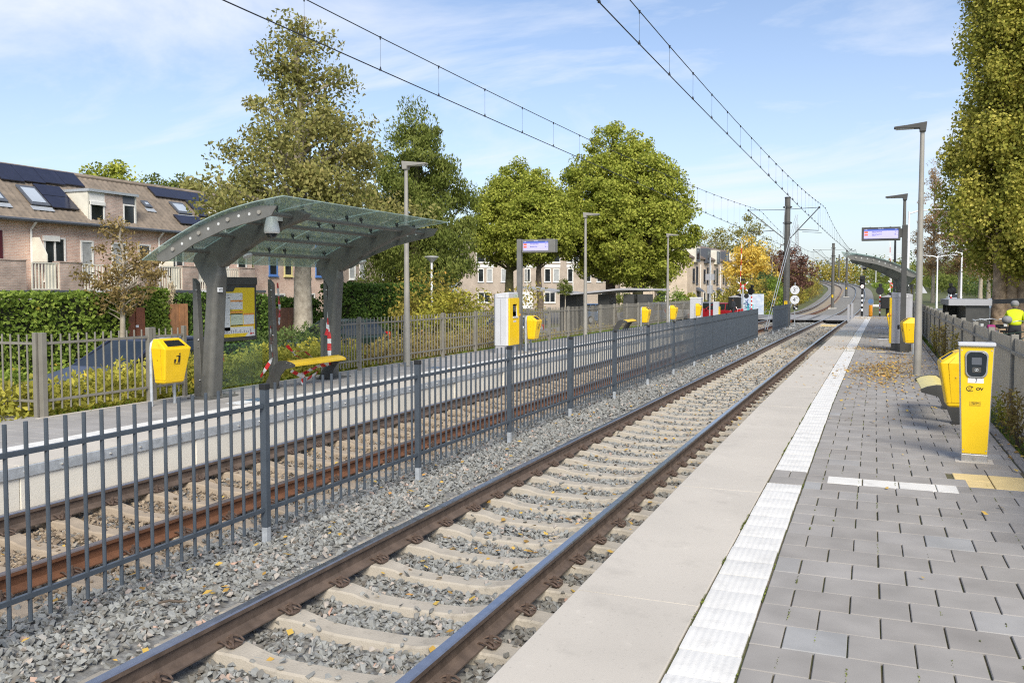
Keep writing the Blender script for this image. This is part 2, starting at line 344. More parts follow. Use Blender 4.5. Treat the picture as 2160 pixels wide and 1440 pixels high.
M['carglass'] = mk('car_glass', (0.015, 0.02, 0.022), 0.06, var=0.3, vs=2, spec=0.8)
M['tail'] = mk('red_lens', (0.45, 0.01, 0.012), 0.2, var=0.05)
M['graf_w'] = mk('sprayed_wall', (0.60, 0.64, 0.70), 0.6, col2=(0.36, 0.44, 0.58), vs=3.2)
M['graf_b'] = mk('blue_spray', (0.03, 0.12, 0.50), 0.5, var=0.2)
M['graf_t'] = mk('teal_spray', (0.06, 0.48, 0.50), 0.5, var=0.2)
def carpaint(n, c):
    M[n] = mk(n, c, 0.22, 0.3, var=0.03, spec=0.6)
carpaint('car_blue', (0.020, 0.026, 0.055)); carpaint('car_silver', (0.50, 0.52, 0.56)); carpaint('car_sky', (0.14, 0.24, 0.42))
carpaint('car_grey', (0.16, 0.17, 0.20)); carpaint('car_red', (0.34, 0.012, 0.02)); carpaint('car_green', (0.02, 0.04, 0.03))
# ------------------------------------------------------------------ helpers
def mlist(m):
    return [M[x] if isinstance(x, str) else x for x in (m if isinstance(m, (list, tuple)) else [m])]

class MB:
    """collects simple solids and links them as ONE mesh object"""
    def __init__(s):
        s.v = []; s.f = []; s.m = []; s.T = None
    def add(s, vs, fs, mi=0):
        o = len(s.v)
        if s.T is not None:
            vs = [s.T @ Vector(p) for p in vs]
        s.v += [tuple(p) for p in vs]
        s.f += [tuple(i + o for i in f) for f in fs]
        s.m += [mi] * len(fs)
        return s
    def box(s, x0, x1, y0, y1, z0, z1, mi=0):
        v = [(x, y, z) for x in (x0, x1) for y in (y0, y1) for z in (z0, z1)]
        return s.add(v, [(0, 1, 3, 2), (4, 6, 7, 5), (0, 4, 5, 1), (2, 3, 7, 6), (0, 2, 6, 4), (1, 5, 7, 3)], mi)
    def cbox(s, c, d, mi=0, rot=None):
        v = [Vector((x * d[0] / 2, y * d[1] / 2, z * d[2] / 2)) for x in (-1, 1) for y in (-1, 1) for z in (-1, 1)]
        if rot is not None:
            v = [rot @ p for p in v]
        v = [p + Vector(c) for p in v]
        return s.add(v, [(0, 1, 3, 2), (4, 6, 7, 5), (0, 4, 5, 1), (2, 3, 7, 6), (0, 2, 6, 4), (1, 5, 7, 3)], mi)
    def beam(s, p0, p1, w, h, mi=0):
        p0, p1 = Vector(p0), Vector(p1)
        d = p1 - p0
        q = d.to_track_quat('X', 'Z')
        return s.cbox((p0 + p1) / 2, (d.length, w, h), mi, q.to_matrix())
    def tube(s, pts, r, n=8, mi=0, caps=True, flat=1.0):
        P = [Vector(p) for p in pts]
        rs = r if isinstance(r, (list, tuple)) else [r] * len(P)
        vs = []; fs = []
        up = Vector((0, 0, 1))
        prev = None
        for i, p in enumerate(P):
            t = (P[min(i + 1, len(P) - 1)] - P[max(i - 1, 0)])
            t = t.normalized() if t.length > 1e-9 else Vector((0, 0, 1))
            if prev is None:
                a = t.cross(up)
                if a.length < 0.05:
                    a = t.cross(Vector((0, 1, 0)))
                a.normalize()
            else:
                a = prev - t * prev.dot(t)
                a = a.normalized() if a.length > 1e-6 else t.orthogonal().normalized()
            prev = a
            b = t.cross(a)
            for k in range(n):
                an = 2 * math.pi * k / n
                vs.append(p + a * (math.cos(an) * rs[i]) + b * (math.sin(an) * rs[i] * flat))
        for i in range(len(P) - 1):
            for k in range(n):
                k2 = (k + 1) % n
                fs.append((i * n + k, i * n + k2, (i + 1) * n + k2, (i + 1) * n + k))
        if caps:
            fs.append(tuple(range(n))[::-1]); fs.append(tuple((len(P) - 1) * n + k for k in range(n)))
        return s.add(vs, fs, mi)
    def cyl(s, p0, p1, r0, r1=None, n=12, mi=0):
        return s.tube([p0, p1], [r0, r0 if r1 is None else r1], n, mi)
    def lathe(s, prof, c=(0, 0, 0), n=16, mi=0):
        vs = []; fs = []
        for r, z in prof:
            for k in range(n):
                a = 2 * math.pi * k / n
                vs.append((c[0] + r * math.cos(a), c[1] + r * math.sin(a), c[2] + z))
        for i in range(len(prof) - 1):
            for k in range(n):
                k2 = (k + 1) % n
                fs.append((i * n + k, i * n + k2, (i + 1) * n + k2, (i + 1) * n + k))
        fs.append(tuple(range(n))[::-1]); fs.append(tuple((len(prof) - 1) * n + k for k in range(n)))
        return s.add(vs, fs, mi)
    def prism(s, poly, ax, a, b, mi=0):
        f = {'x': lambda p, t: (t, p[0], p[1]), 'y': lambda p, t: (p[0], t, p[1]), 'z': lambda p, t: (p[0], p[1], t)}[ax]
        n = len(poly)
        vs = [f(p, a) for p in poly] + [f(p, b) for p in poly]
        fs = [(i, (i + 1) % n, n + (i + 1) % n, n + i) for i in range(n)] + [tuple(range(n))[::-1], tuple(range(n, 2 * n))]
        return s.add(vs, fs, mi)
    def loft(s, rings, mi=0, caps=True, closed=True):
        n = len(rings[0]); vs = [p for r in rings for p in r]; fs = []
        for i in range(len(rings) - 1):
            for k in range(n if closed else n - 1):
                k2 = (k + 1) % n
                fs.append((i * n + k, i * n + k2, (i + 1) * n + k2, (i + 1) * n + k))
        if caps and closed:
            fs.append(tuple(range(n))[::-1]); fs.append(tuple((len(rings) - 1) * n + k for k in range(n)))
        return s.add(vs, fs, mi)
    def disc(s, c, r, nrm, t=0.01, n=20, mi=0):
        c = Vector(c); nrm = Vector(nrm).normalized()
        return s.cyl(c - nrm * t / 2, c + nrm * t / 2, r, r, n, mi)
    def sphere(s, c, r, n=12, mi=0, sc=(1, 1, 1)):
        rings = []
        for i in range(1, n // 2):
            ph = math.pi * i / (n // 2)
            rings.append([(c[0] + sc[0] * r * math.sin(ph) * math.cos(2 * math.pi * k / n), c[1] + sc[1] * r * math.sin(ph) * math.sin(2 * math.pi * k / n), c[2] - sc[2] * r * math.cos(ph)) for k in range(n)])
        return s.loft(rings, mi)
    def build(s, name, mats, parent=None, smooth=None, bevel=0, seg=2):
        me = bpy.data.meshes.new(name)
        me.from_pydata(s.v, [], s.f)
        for m in mlist(mats):
            me.materials.append(m)
        if any(s.m):
            me.polygons.foreach_set('material_index', s.m)
        bm = bmesh.new(); bm.from_mesh(me); bmesh.ops.recalc_face_normals(bm, faces=bm.faces); bm.to_mesh(me); bm.free()
        if smooth is not None:
            me.polygons.foreach_set('use_smooth', [True] * len(me.polygons))
            me.set_sharp_from_angle(angle=R_(smooth))
        me.update()
        o = bpy.data.objects.new(name, me)
        COL.objects.link(o)
        if parent is not None:
            o.parent = parent
        if bevel:
            bv = o.modifiers.new('bevel', 'BEVEL'); bv.width = bevel; bv.segments = seg; bv.limit_method = 'ANGLE'; bv.angle_limit = R_(35)
        return o

def tag(o, label=None, cat=None, group=None, kind=None):
    if label: o['label'] = label
    if cat: o['category'] = cat
    if group: o['group'] = group
    if kind: o['kind'] = kind
    return o

def thing(name, label, cat, loc=(0, 0, 0), rotz=0.0, group=None):
    o = bpy.data.objects.new(name, None)
    o.empty_display_size = 0.2
    COL.objects.link(o)
    o.location = loc; o.rotation_euler = (0, 0, rotz)
    return tag(o, label, cat, group)

def kids(o):
    return [c for c in list(COL.objects) if c.parent == o]

_K = {}
def copy_tree(o, parent=None):
    c = o.copy()
    COL.objects.link(c)
    if parent is not None:
        c.parent = parent
    for ch in o.children:
        copy_tree(ch, c)
    return c

def dup(o, loc, rotz=None, label=None, group=None):
    c = copy_tree(o)
    c.location = loc
    if rotz is not None: c.rotation_euler = (0, 0, rotz)
    if label: c['label'] = label
    if group: c['group'] = group
    return c

def np_mesh(name, V, F, mats, rnd=None, parent=None, smooth=False):
    me = bpy.data.meshes.new(name)
    V = np.asarray(V, np.float32); F = np.asarray(F, np.int32)
    nf, k = F.shape
    me.vertices.add(len(V)); me.vertices.foreach_set('co', V.ravel())
    me.loops.add(nf * k); me.loops.foreach_set('vertex_index', F.ravel())
    me.polygons.add(nf); me.polygons.foreach_set('loop_start', np.arange(nf, dtype=np.int32) * k)
    me.polygons.foreach_set('use_smooth', np.full(nf, bool(smooth)))
    me.update(calc_edges=True)
    if rnd is not None:
        at = me.attributes.new('rnd', 'FLOAT', 'FACE'); at.data.foreach_set('value', np.asarray(rnd, np.float32))
    for m in mlist(mats):
        me.materials.append(m)
    o = bpy.data.objects.new(name, me)
    COL.objects.link(o)
    if parent is not None: o.parent = parent
    return o

def text(name, body, size, mat, parent, loc, rot, align='CENTER', depth=0.0006, bold=0.0, xs=1.0):
    cu = bpy.data.curves.new(name, 'FONT'); cu.body = body; cu.size = size; cu.align_x = align; cu.align_y = 'CENTER'
    cu.extrude = depth; cu.offset = bold; cu.resolution_u = 3
    ob = bpy.data.objects.new(name + '_tmp', cu); COL.objects.link(ob)
    bpy.context.view_layer.update()
    me = bpy.data.meshes.new_from_object(ob.evaluated_get(bpy.context.evaluated_depsgraph_get()))
    bpy.data.objects.remove(ob); bpy.data.curves.remove(cu)
    me.materials.clear(); me.materials.append(M[mat])
    me.name = name
    o = bpy.data.objects.new(name, me); COL.objects.link(o)
    o.parent = parent; o.location = loc; o.rotation_euler = rot; o.scale = (xs, 1, 1)
    return o
FX = (R_(90), 0, R_(90))      # lettering that faces +X
FXN = (R_(90), 0, R_(-90))    # faces -X
FY = (R_(90), 0, 0)           # faces -Y

# ---- foliage: many small folded leaves
def leaf_arrays(P, size, seed, outward=None, droop=0.0, wid=0.55, jit=0.35):
    rg = np.random.default_rng(seed); n = len(P)
    t = rg.normal(size=(n, 3)); t[:, 2] -= droop
    t /= np.linalg.norm(t, axis=1, keepdims=True) + 1e-9
    q = rg.normal(size=(n, 3))
    if outward is not None:
        q = q * 0.75 + outward
    q[:, 2] += 0.35
    b = np.cross(q, t); b /= np.linalg.norm(b, axis=1, keepdims=True) + 1e-9
    nn = np.cross(t, b)
    L = (size * rg.uniform(1 - jit, 1 + jit, n))[:, None]
    A = P - t * L * 0.5; B = P + b * L * wid * 0.5 - nn * L * 0.06; C = P + t * L * 0.5 - nn * L * 0.1; D = P - b * L * wid * 0.5 - nn * L * 0.06
    V = np.stack([A, B, C, D], 1).reshape(-1, 3)
    F = np.arange(n * 4).reshape(n, 4)
    return V, F, rg

def leaves(name, P, size, mat, parent, seed, outward=None, droop=0.0, wid=0.55, tone=None, shift=0.0):
    V, F, rg = leaf_arrays(P, size, seed, outward, droop, wid)
    r = rg.beta(1.7, 1.9, len(P)) + shift
    if tone is not None: r = r * 0.72 + tone * 0.28
    return np_mesh(name, V, F, mat, np.clip(r, 0, 1), parent)

def crown_points(prof, zs, n, seed, nclus, rc, lump=0.25, shell=0.45, lim=None, cx=0, cy=0, squash=0.75):
    """cluster centres inside a lumpy body of revolution, leaves scattered round them"""
    rg = np.random.default_rng(seed)
    zz = np.array([p[0] for p in prof]); rr = np.array([p[1] for p in prof])
    off = rg.uniform(0, 50, 3)
    cen = []; out = []
    zt = np.linspace(zz[0], zz[-1], 60); w = np.interp(zt, zz, rr) ** 1.35 + 1e-4; w /= w.sum()
    while len(cen) < nclus:
        z = rg.choice(zt, p=w) + rg.uniform(-.5, .5) * (zt[1] - zt[0]); a = rg.uniform(0, 2 * math.pi)
        R = np.interp(z, zz, rr)
        nv = mnoise.noise(Vector((math.cos(a) * 1.3 + off[0], math.sin(a) * 1.3 + off[1], z * 1.6 / max(rr) + off[2])))
        R *= 1 + lump * 2 * nv
        rad = R * (rg.random() ** shell)
        cen.append((cx + rad * math.cos(a), cy + rad * math.sin(a), z)); out.append((math.cos(a) * rad / max(R, .05), math.sin(a) * rad / max(R, .05), (z - (zz[0] * .6 + zz[-1] * .4)) / (zz[-1] - zz[0])))
    cen = np.array(cen); out = np.array(out)
    k = rg.integers(0, nclus, n)
    sc = rc * rg.uniform(0.55, 1.35, nclus)
    d = rg.normal(size=(n, 3)) * 0.55
    ln = np.linalg.norm(d, axis=1, keepdims=True); d *= np.minimum(1, 1.0 / np.maximum(ln, 1e-6)) * np.array([1, 1, squash])
    P = cen[k] + d * sc[k][:, None]
    tone = rg.random(nclus)[k]
    return P, out[k] + d * 0.5, cen, tone

def tree(name, label, loc, prof, tr, n, size, mat, bark, seed, nclus=60, rc=0.8, group=None, lump=0.25, shell=0.45, droop=0.0, wid=0.55,
         twig=0.5, trunk_top=None, lean=(0, 0), cat='tree', shift=0.0, limbs=True, nlimb=9, wob=0.06, stems=None, base=0.0, squash=0.75):
    """prof = [(height, crown radius) ...] measured from the ground at loc"""
    t = thing(name, label, cat, loc, 0, group)
    rg = random.Random(seed)
    P, out, cen, tone = crown_points(prof, None, n, seed, nclus, rc, lump, shell, squash=squash)
    top = trunk_top or (prof[0][0] + 0.85 * (prof[-1][0] - prof[0][0]))
    P[:, 0] += lean[0] * P[:, 2] / top; P[:, 1] += lean[1] * P[:, 2] / top
    cen[:, 0] += lean[0] * cen[:, 2] / top; cen[:, 1] += lean[1] * cen[:, 2] / top
    mb = MB()
    for sx, sy, sr in (stems or [(0, 0, 1.0)]):
        pts = []; rs = []
        ns = 9
        for i in range(ns + 1):
            u = i / ns
            pts.append((sx + lean[0] * u + rg.uniform(-1, 1) * wob * u * 3 * (1 if i else 0), sy + lean[1] * u + rg.uniform(-1, 1) * wob * u * 3 * (1 if i else 0), base + (top - base) * u))
            rs.append(sr * (tr * (1.28 if i == 0 else 1) * (1 - 0.88 * u) + 0.012))
        mb.tube(pts, rs, 10)
    mb.build('trunk', bark, t, smooth=60)
    if limbs:
        lb = MB()
        idx = list(range(len(cen))); rg.shuffle(idx)
        def tp(z):
            u = max(0, min(1, (z - base) / (top - base))); i = min(int(u * ns), ns - 1); f = u * ns - i
            return Vector(pts[i]).lerp(Vector(pts[i + 1]), f), tr * (1 - 0.88 * u) + 0.012
        for c, i in enumerate(idx[:int(len(idx) * twig)]):
            e = Vector(cen[i])
            hor = math.hypot(e.x, e.y)
            z0 = max(prof[0][0] * 0.82, min(top * 0.97, e.z - hor * rg.uniform(0.35, 0.8)))
            s0, r0 = tp(z0)
            big = c < nlimb
            mid = s0.lerp(e, 0.5) + Vector((rg.uniform(-.12, .12) * hor, rg.uniform(-.12, .12) * hor, rg.uniform(-.02, .10) * hor))
            ra = min(r0 * 0.62, tr * (0.42 if big else 0.17)) + 0.004
            lb.tube([s0, s0.lerp(mid, .5) + Vector((0, 0, .02 * hor)), mid, mid.lerp(e, .6), e], [ra, ra * .8, ra * .55, ra * .32, 0.006 + ra * .1], 6 if big else 4, caps=False)
        lb.build('branches', bark, t, smooth=70)
    leaves('crown', P, size, mat, t, seed + 1, out, droop, wid, tone, shift)
    return t

def hedge_points(x0, x1, y0, y1, z0, z1, n, seed, bulge=0.12):
    rg = np.random.default_rng(seed)
    P = np.stack([rg.uniform(x0, x1, n), rg.uniform(y0, y1, n), z0 + (z1 - z0) * rg.random(n)], 1)
    f = rg.random(n); out = np.zeros((n, 3))
    a = f < 0.45; P[a, 0] = x1; out[a, 0] = 1
    a = (f >= 0.45) & (f < 0.72); P[a, 2] = z1; out[a, 2] = 1
    a = (f >= 0.72) & (f < 0.82); P[a, 1] = y0; out[a, 1] = -1
    a = (f >= 0.82) & (f < 0.92); P[a, 1] = y1; out[a, 1] = 1
    nz_ = np.array([mnoise.noise(Vector(p) * 1.4) for p in P.tolist()])
    nz2 = np.array([mnoise.noise(Vector(p) * 4.0) for p in P.tolist()])
    P += out * (nz_ * bulge + nz2 * bulge * .5)[:, None] + rg.normal(size=(n, 3)) * 0.035
    return P, out, nz_

def hedge(name, label, x0, x1, y0, y1, z0, z1, n, size, mat, seed, cat='hedge', group=None, bulge=0.12, core=True, rotz=0, loc=None):
    lx, ly = (x0 + x1) / 2, (y0 + y1) / 2
    t = thing(name, label, cat, (lx, ly, z0), rotz, group)
    x0, x1, y0, y1 = x0 - lx, x1 - lx, y0 - ly, y1 - ly
    h = z1 - z0
    P, out, nz_ = hedge_points(x0, x1, y0, y1, 0.02, h, n, seed, bulge)
    if core:
        g = 0.12
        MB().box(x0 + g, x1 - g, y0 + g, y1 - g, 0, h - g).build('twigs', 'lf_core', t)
    leaves('foliage', P, size, mat, t, seed, out * 1.2, 0.1, 0.7, np.clip(nz_ + .5, 0, 1))
    return t

def shrub(name, label, loc, r, h, n, size, mat, seed, cat='shrub', group=None, droop=0.0, wid=0.5, kind=None, lump=.3):
    t = thing(name, label, cat, loc, 0, group)
    prof = [(0.03, r * .55), (h * .3, r * .95), (h * .6, r), (h * .85, r * .7), (h, r * .25)]
    P, out, cen, tone = crown_points(prof, None, n, seed, 26, r * .42, lump, .5)
    P[:, 2] = np.maximum(P[:, 2], 0.02)
    mb = MB(); rg = random.Random(seed)
    for c in cen[:16]:
        e = Vector(c); mb.tube([(rg.uniform(-.1, .1) * r, rg.uniform(-.1, .1) * r, 0), e * .55 + Vector((0, 0, h * .1)), e], [.018, .012, .004], 4, caps=False)
    mb.build('stems', 'bark', t)
    leaves('foliage', P, size, mat, t, seed, out, droop, wid, tone)
    return t
M['magenta'] = mk('magenta_cloth', (0.30, 0.01, 0.14), 0.7)
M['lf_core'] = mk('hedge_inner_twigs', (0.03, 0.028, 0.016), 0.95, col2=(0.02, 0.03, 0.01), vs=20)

# ---- the line's course: how far it drifts to the right, and the far curve and ramp
_DX = [(-30, 0), (6, 0), (14, .05), (22, .15), (30, .26), (38, .38), (46, .52), (56, .69), (66, .88)]
def dx(y):
    return float(np.interp(y, [p[0] for p in _DX], [p[1] for p in _DX]))
_TR = [(-8, -2.98, 0), (0, -2.98, 0), (8, -2.98, 0), (16, -2.91, 0), (24, -2.80, 0), (32, -2.69, 0), (40, -2.565, 0), (50, -2.38, 0), (60, -2.18, 0), (70, -1.93, 0), (80, -1.72, 0),
       (94, -1.53, 0), (107, -1.42, .05), (130, -1.2, .5), (153, -1.14, 1.1), (172, -1.26, 1.75), (194, -1.7, 2.42), (220, -3.29, 3.15), (251, -6.62, 4.0), (288, -13.16, 4.9), (326, -22.0, 5.65), (370, -34, 6.1), (420, -50, 6.3)]
def track(y, off=0.0):
    """point on the right track's centre line (off = metres to the left)"""
    ys = [p[0] for p in _TR]
    i = max(1, min(len(ys) - 3, int(np.searchsorted(ys, y)) - 1))
    p0, p1, p2, p3 = _TR[i - 1], _TR[i], _TR[i + 1], _TR[i + 2]
    u = (y - p1[0]) / (p2[0] - p1[0])
    def cr(k):
        m1 = (p2[k] - p0[k]) / (p2[0] - p0[0]) * (p2[0] - p1[0]); m2 = (p3[k] - p1[k]) / (p3[0] - p1[0]) * (p2[0] - p1[0])
        return (2 * u**3 - 3 * u**2 + 1) * p1[k] + (u**3 - 2 * u**2 + u) * m1 + (-2 * u**3 + 3 * u**2) * p2[k] + (u**3 - u**2) * m2
    return Vector((cr(1), y, cr(2))), None
def tpt(y, off=0.0):
    a, _ = track(y)
    if off == 0: return a
    b, _ = track(y + 0.5); c, _ = track(y - 0.5)
    d = (b - c).normalized()
    return a + Vector((-d.y, d.x, 0)) * off
def spacing(y):
    return float(np.interp(y, [0, 60, 110, 160, 400], [3.55, 3.55, 3.8, 4.1, 4.1]))
YS = list(np.arange(-6, 60, 3)) + list(np.arange(60, 130, 5)) + list(np.arange(130, 400, 6))
# ------------------------------------------------------------------ terrain, roads
def ground_z(x, y):
    if y < 78:
        zl = -0.47 if x < -10.4 else (-0.55 if x < 1.62 else -0.06)
        if -12.5 < x < -10.4: zl = np.interp(x, [-12.5, -10.4], [-0.47, 0.22]) if y < 52 else np.interp(x, [-12.5, -10.4], [-0.47, -0.3])
        if y > 62:
            f = min(1, (y - 62) / 4.0)
            if -12.5 < x < 4: zl = zl * (1 - f) + f * (-0.12 if x > -9 else -0.3)
        if x > 1.62 and y < 60: zl = float(np.interp(x, [1.62, 1.95, 2.6], [0.24, 0.2, -0.06]))
        return float(zl)
    c = tpt(min(y, 415)); z = c.z - 0.32
    cx = c.x - spacing(y) / 2
    d = abs(x - cx)
    base = -0.47 if x < cx else -0.06
    edge = 5.2
    if d < edge: return float(z)
    f = min(1, (d - edge) / max(2.0, abs(z - base) * 2.2 + .5))
    if x > cx: base = float(np.interp(y, [78, 130, 200, 320, 420], [-.06, .15, 1.2, 3.6, 4.6]))
    zz = z * (1 - f) + base * f
    return float(zz)
gx = np.array([-2500, -900, -400, -200, -120, -80, -60, -45, -35, -28, -22, -18, -15, -13.5, -12.5, -11.8, -11, -10.6, -10.35, -9.5, -8, -7, -6, -4, -2, -1, 0, 1, 1.6, 1.66, 1.8, 1.95, 2.2, 2.6, 3.5, 5, 7, 9, 11, 14, 18, 24, 32, 45, 70, 120, 250, 600, 2500])
gy = np.array([-600, -100, -30, -10, 0, 10, 20, 30, 40, 48, 52, 56, 60, 62, 64, 66, 70, 74, 78, 82, 88, 95, 105, 115, 125, 135, 145, 155, 165, 175, 185, 195, 205, 215, 225, 235, 245, 255, 265, 275, 285, 300, 320, 345, 380, 430, 600, 1200, 3500])
gv = [(x, y, ground_z(x, y) if abs(x) < 800 else -0.3) for y in gy for x in gx]
nx = len(gx)
gf = [(j * nx + i, j * nx + i + 1, (j + 1) * nx + i + 1, (j + 1) * nx + i) for j in range(len(gy) - 1) for i in range(nx - 1)]
tag(np_mesh('ground', gv, gf, 'soil', smooth=True), kind='structure')

def sheet(name, poly, z, mat):
    mb = MB(); mb.add([(x, y, z) for x, y in poly], [tuple(range(len(poly)))])
    o = mb.build(name, mat); return tag(o, kind='structure')
sheet('street', [(-19.5, -12), (-13.0, -12), (-13.0, 61), (-19.5, 61)], -0.462, 'road')
sheet('square', [(-60, 61), (-11, 61), (-9, 64), (-9, 96), (-60, 90)], -0.458, 'asphalt')
sheet('crossing_road', [(-9.0, 63.6), (16, 63.6), (16, 76.6), (-9.0, 76.6)], -0.035, 'road')
sheet('main_road', [(5.6, 62), (15, 60), (15.5, 120), (17, 220), (8, 222), (6.2, 120)], -0.03, 'road')
sheet('cycle_path', [(16.2, 40), (19.2, 40), (20, 120), (21.5, 220), (18.6, 220), (17, 120)], -0.026, 'redpath')
sheet('footpath', [(1.95, 30), (3.3, 30), (3.4, 62), (1.95, 62)], 0.0, 'xing')
mb = MB(); mb.lathe([(1.75, 0), (1.72, .12), (1.6, .15)], (0, 0, 0), 28)
o = mb.build('traffic_island', 'island', smooth=40); o.location = (8.1, 96, -0.03); o.scale = (0.75, 4.2, 1); tag(o, kind='structure')
mb = MB()
for i in range(7):
    mb.box(6.5 + i * .62, 6.85 + i * .62, 81, 84.5, 0, .004)
for i in range(6):
    mb.box(5.9, 6.05, 90 + i * 8, 93 + i * 8, 0, .004)
o = mb.build('road_markings', 'paintline'); o.location.z = -0.024; tag(o, kind='structure')

# ------------------------------------------------------------------ ballast
def bed_z(o, y):
    """ballast surface height, o = metres right of the right track's centre line"""
    s = spacing(y)
    for c in (0.0, -s):
        d = abs(o - c)
        if d < 1.25:
            return float(np.interp(d, [0, .45, .8, 1.25], [-.262, -.243, -.222, -.205]))
    if -s + 1.25 < o < -1.25:
        return -.17
    return -.205 if y < 62 else float(np.interp(max(o - 1.25, -s - 1.25 - o), [0, .8, 1.2, 2.4], [-.2, -.22, -.26, -.5]))
bv = []; bf = []
cs_n = 30
for j, y in enumerate(YS):
    s = spacing(y)
    right = 1.48 if y < 61 else 2.0
    left = -s - 1.16 if y < 59 else -s - 1.9
    for i in range(cs_n):
        o = left + (right - left) * i / (cs_n - 1)
        p = tpt(y, -o)
        bv.append((p.x, p.y, p.z + bed_z(o, y) - 0.018))
for j in range(len(YS) - 1):
    for i in range(cs_n - 1):
        bf.append((j * cs_n + i, j * cs_n + i + 1, (j + 1) * cs_n + i + 1, (j + 1) * cs_n + i))
ob = np_mesh('ballast_bed', bv, bf, ['bed', 'bedfar', 'bedtan'], smooth=True)
ob.data.polygons.foreach_set('material_index', [(2 if 5 <= k % (cs_n - 1) <= 10 else 1) if bv[f[0]][1] > 55 else 0 for k, f in enumerate(bf)])
tag(ob, kind='structure')

SL0 = 1.266
sl_y = [SL0 + .6 * i for i in range(-8, 108)]
def stones(name, o0, o1, y0, y1, n, size, seed, mat, tone):
    rg = np.random.default_rng(seed)
    protos = []
    for k in range(22):
        bm = bmesh.new()
        for i in range(9):
            v = rg.normal(size=3); v /= np.linalg.norm(v); v *= rg.uniform(.75, 1.1)
            bm.verts.new((v[0] * rg.uniform(.9, 1.25), v[1] * .85, v[2] * .62))
        r = bmesh.ops.convex_hull(bm, input=bm.verts)
        bmesh.ops.delete(bm, geom=[g for g in r['geom_interior'] if isinstance(g, bmesh.types.BMVert)], context='VERTS')
        bmesh.ops.triangulate(bm, faces=bm.faces)
        bm.verts.index_update()
        protos.append((np.array([v.co[:] for v in bm.verts]), np.array([[v.index for v in f.verts] for f in bm.faces])))
        bm.free()
    Vs = []; Fs = []; Rs = []; off = 0
    sly = np.array(sl_y)
    ys = rg.uniform(y0, y1, n); os_ = rg.uniform(o0, o1, n)
    for y, o in zip(ys, os_):
        s = 3.55
        d0 = abs(o); d1 = abs(o + s); d = min(d0, d1)
        if abs(d - .7525) < .055: continue
        near = np.min(np.abs(sly - y))
        on_sl = d < 1.25 and near < (.108 if d < 1.0 else .09)
        if on_sl and rg.random() > (0.05 if y < 16 else .35): continue
        z = bed_z(o, y) + rg.uniform(-.016, .010)
        if on_sl: z += .05
        p = tpt(y, -o)
        sc = size * rg.uniform(.6, 1.25) * .5
        pv, pf = protos[rg.integers(22)]
        a = rg.uniform(0, 6.283); ca, sa = math.cos(a), math.sin(a)
        tx, ty = rg.normal(0, .35, 2)
        v = pv * sc
        v = np.stack([v[:, 0] * ca - v[:, 1] * sa, v[:, 0] * sa + v[:, 1] * ca, v[:, 2] + v[:, 0] * tx + v[:, 1] * ty], 1)
        Vs.append(v + np.array([p.x, p.y, p.z + z])); Fs.append(pf + off); off += len(pv)
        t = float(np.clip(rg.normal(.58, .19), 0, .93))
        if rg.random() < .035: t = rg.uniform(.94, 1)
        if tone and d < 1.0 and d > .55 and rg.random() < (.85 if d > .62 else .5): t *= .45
        Rs.append(np.full(len(pf), t))
    return tag(np_mesh(name, np.concatenate(Vs), np.concatenate(Fs), mat, np.concatenate(Rs)), kind='stuff')
B1 = 'loose grey crushed stone ballast around the near track and under the dark fence'
B2 = 'tan stained crushed stone ballast of the far track behind the dark fence'
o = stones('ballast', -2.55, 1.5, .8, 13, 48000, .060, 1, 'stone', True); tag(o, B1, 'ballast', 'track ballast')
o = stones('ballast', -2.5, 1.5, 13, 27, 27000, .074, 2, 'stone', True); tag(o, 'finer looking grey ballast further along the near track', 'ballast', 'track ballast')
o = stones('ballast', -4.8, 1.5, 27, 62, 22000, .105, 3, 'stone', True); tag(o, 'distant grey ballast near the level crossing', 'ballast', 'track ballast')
o = stones('ballast', -4.72, -2.45, 2.6, 15, 20000, .062, 4, 'stonetan', False); tag(o, B2, 'ballast', 'track ballast')
o = stones('ballast', -4.72, -2.45, 15, 27, 9500, .078, 5, 'stonetan', False); tag(o, 'distant tan ballast between the far rails', 'ballast', 'track ballast')

# ------------------------------------------------------------------ rails
def rail(label, off, side, y_end, foot='railside', top='railtop'):
    """off = track offset to the left, side = -1 left rail, +1 right rail"""
    prof = [(-.07, -.159), (.07, -.159), (.07, -.149), (.02, -.133), (.0085, -.115), (.0085, -.05), (.033, -.038), (.0355, -.010), (.027, -.001), (-.027, -.001), (-.0355, -.010), (-.033, -.038), (-.0085, -.05), (-.0085, -.115), (-.02, -.133), (-.07, -.149)]
    ys = [y for y in YS if y <= y_end]
    rings = []
    for y in ys:
        sp = spacing(y) if off else 0
        c = tpt(y, sp - side * .7525)
        n = (tpt(y, sp - side * .7525 - .1) - c).normalized()
        rings.append([(c.x + n.x * px_, c.y + n.y * px_, c.z + pz) for px_, pz in prof])
    mb = MB(); n = len(prof)
    vs = [p for r in rings for p in r]; fs = []; ms = []
    mb.v = vs
    for i in range(len(rings) - 1):
        for k in range(n):
            k2 = (k + 1) % n
            mb.f.append((i * n + k, i * n + k2, (i + 1) * n + k2, (i + 1) * n + k)); mb.m.append(1 if k in (7, 8, 9) else 0)
    mb.f.append(tuple(range(n))); mb.m.append(0)
    o = mb.build('rail', [foot, top], smooth=32)
    return tag(o, label, 'rail', 'tram rails')
rail('brown rail with a shiny blue-grey head, left rail of the near track', 0, -1, 396)
rail('brown rail with a shiny head closest to the light concrete platform edge', 0, 1, 396)
rail('dark rail at the foot of the far platform wall', 1, -1, 396)
rail('orange rusty rail just behind the dark fence', 1, 1, 396, 'railrust', 'railtop2')

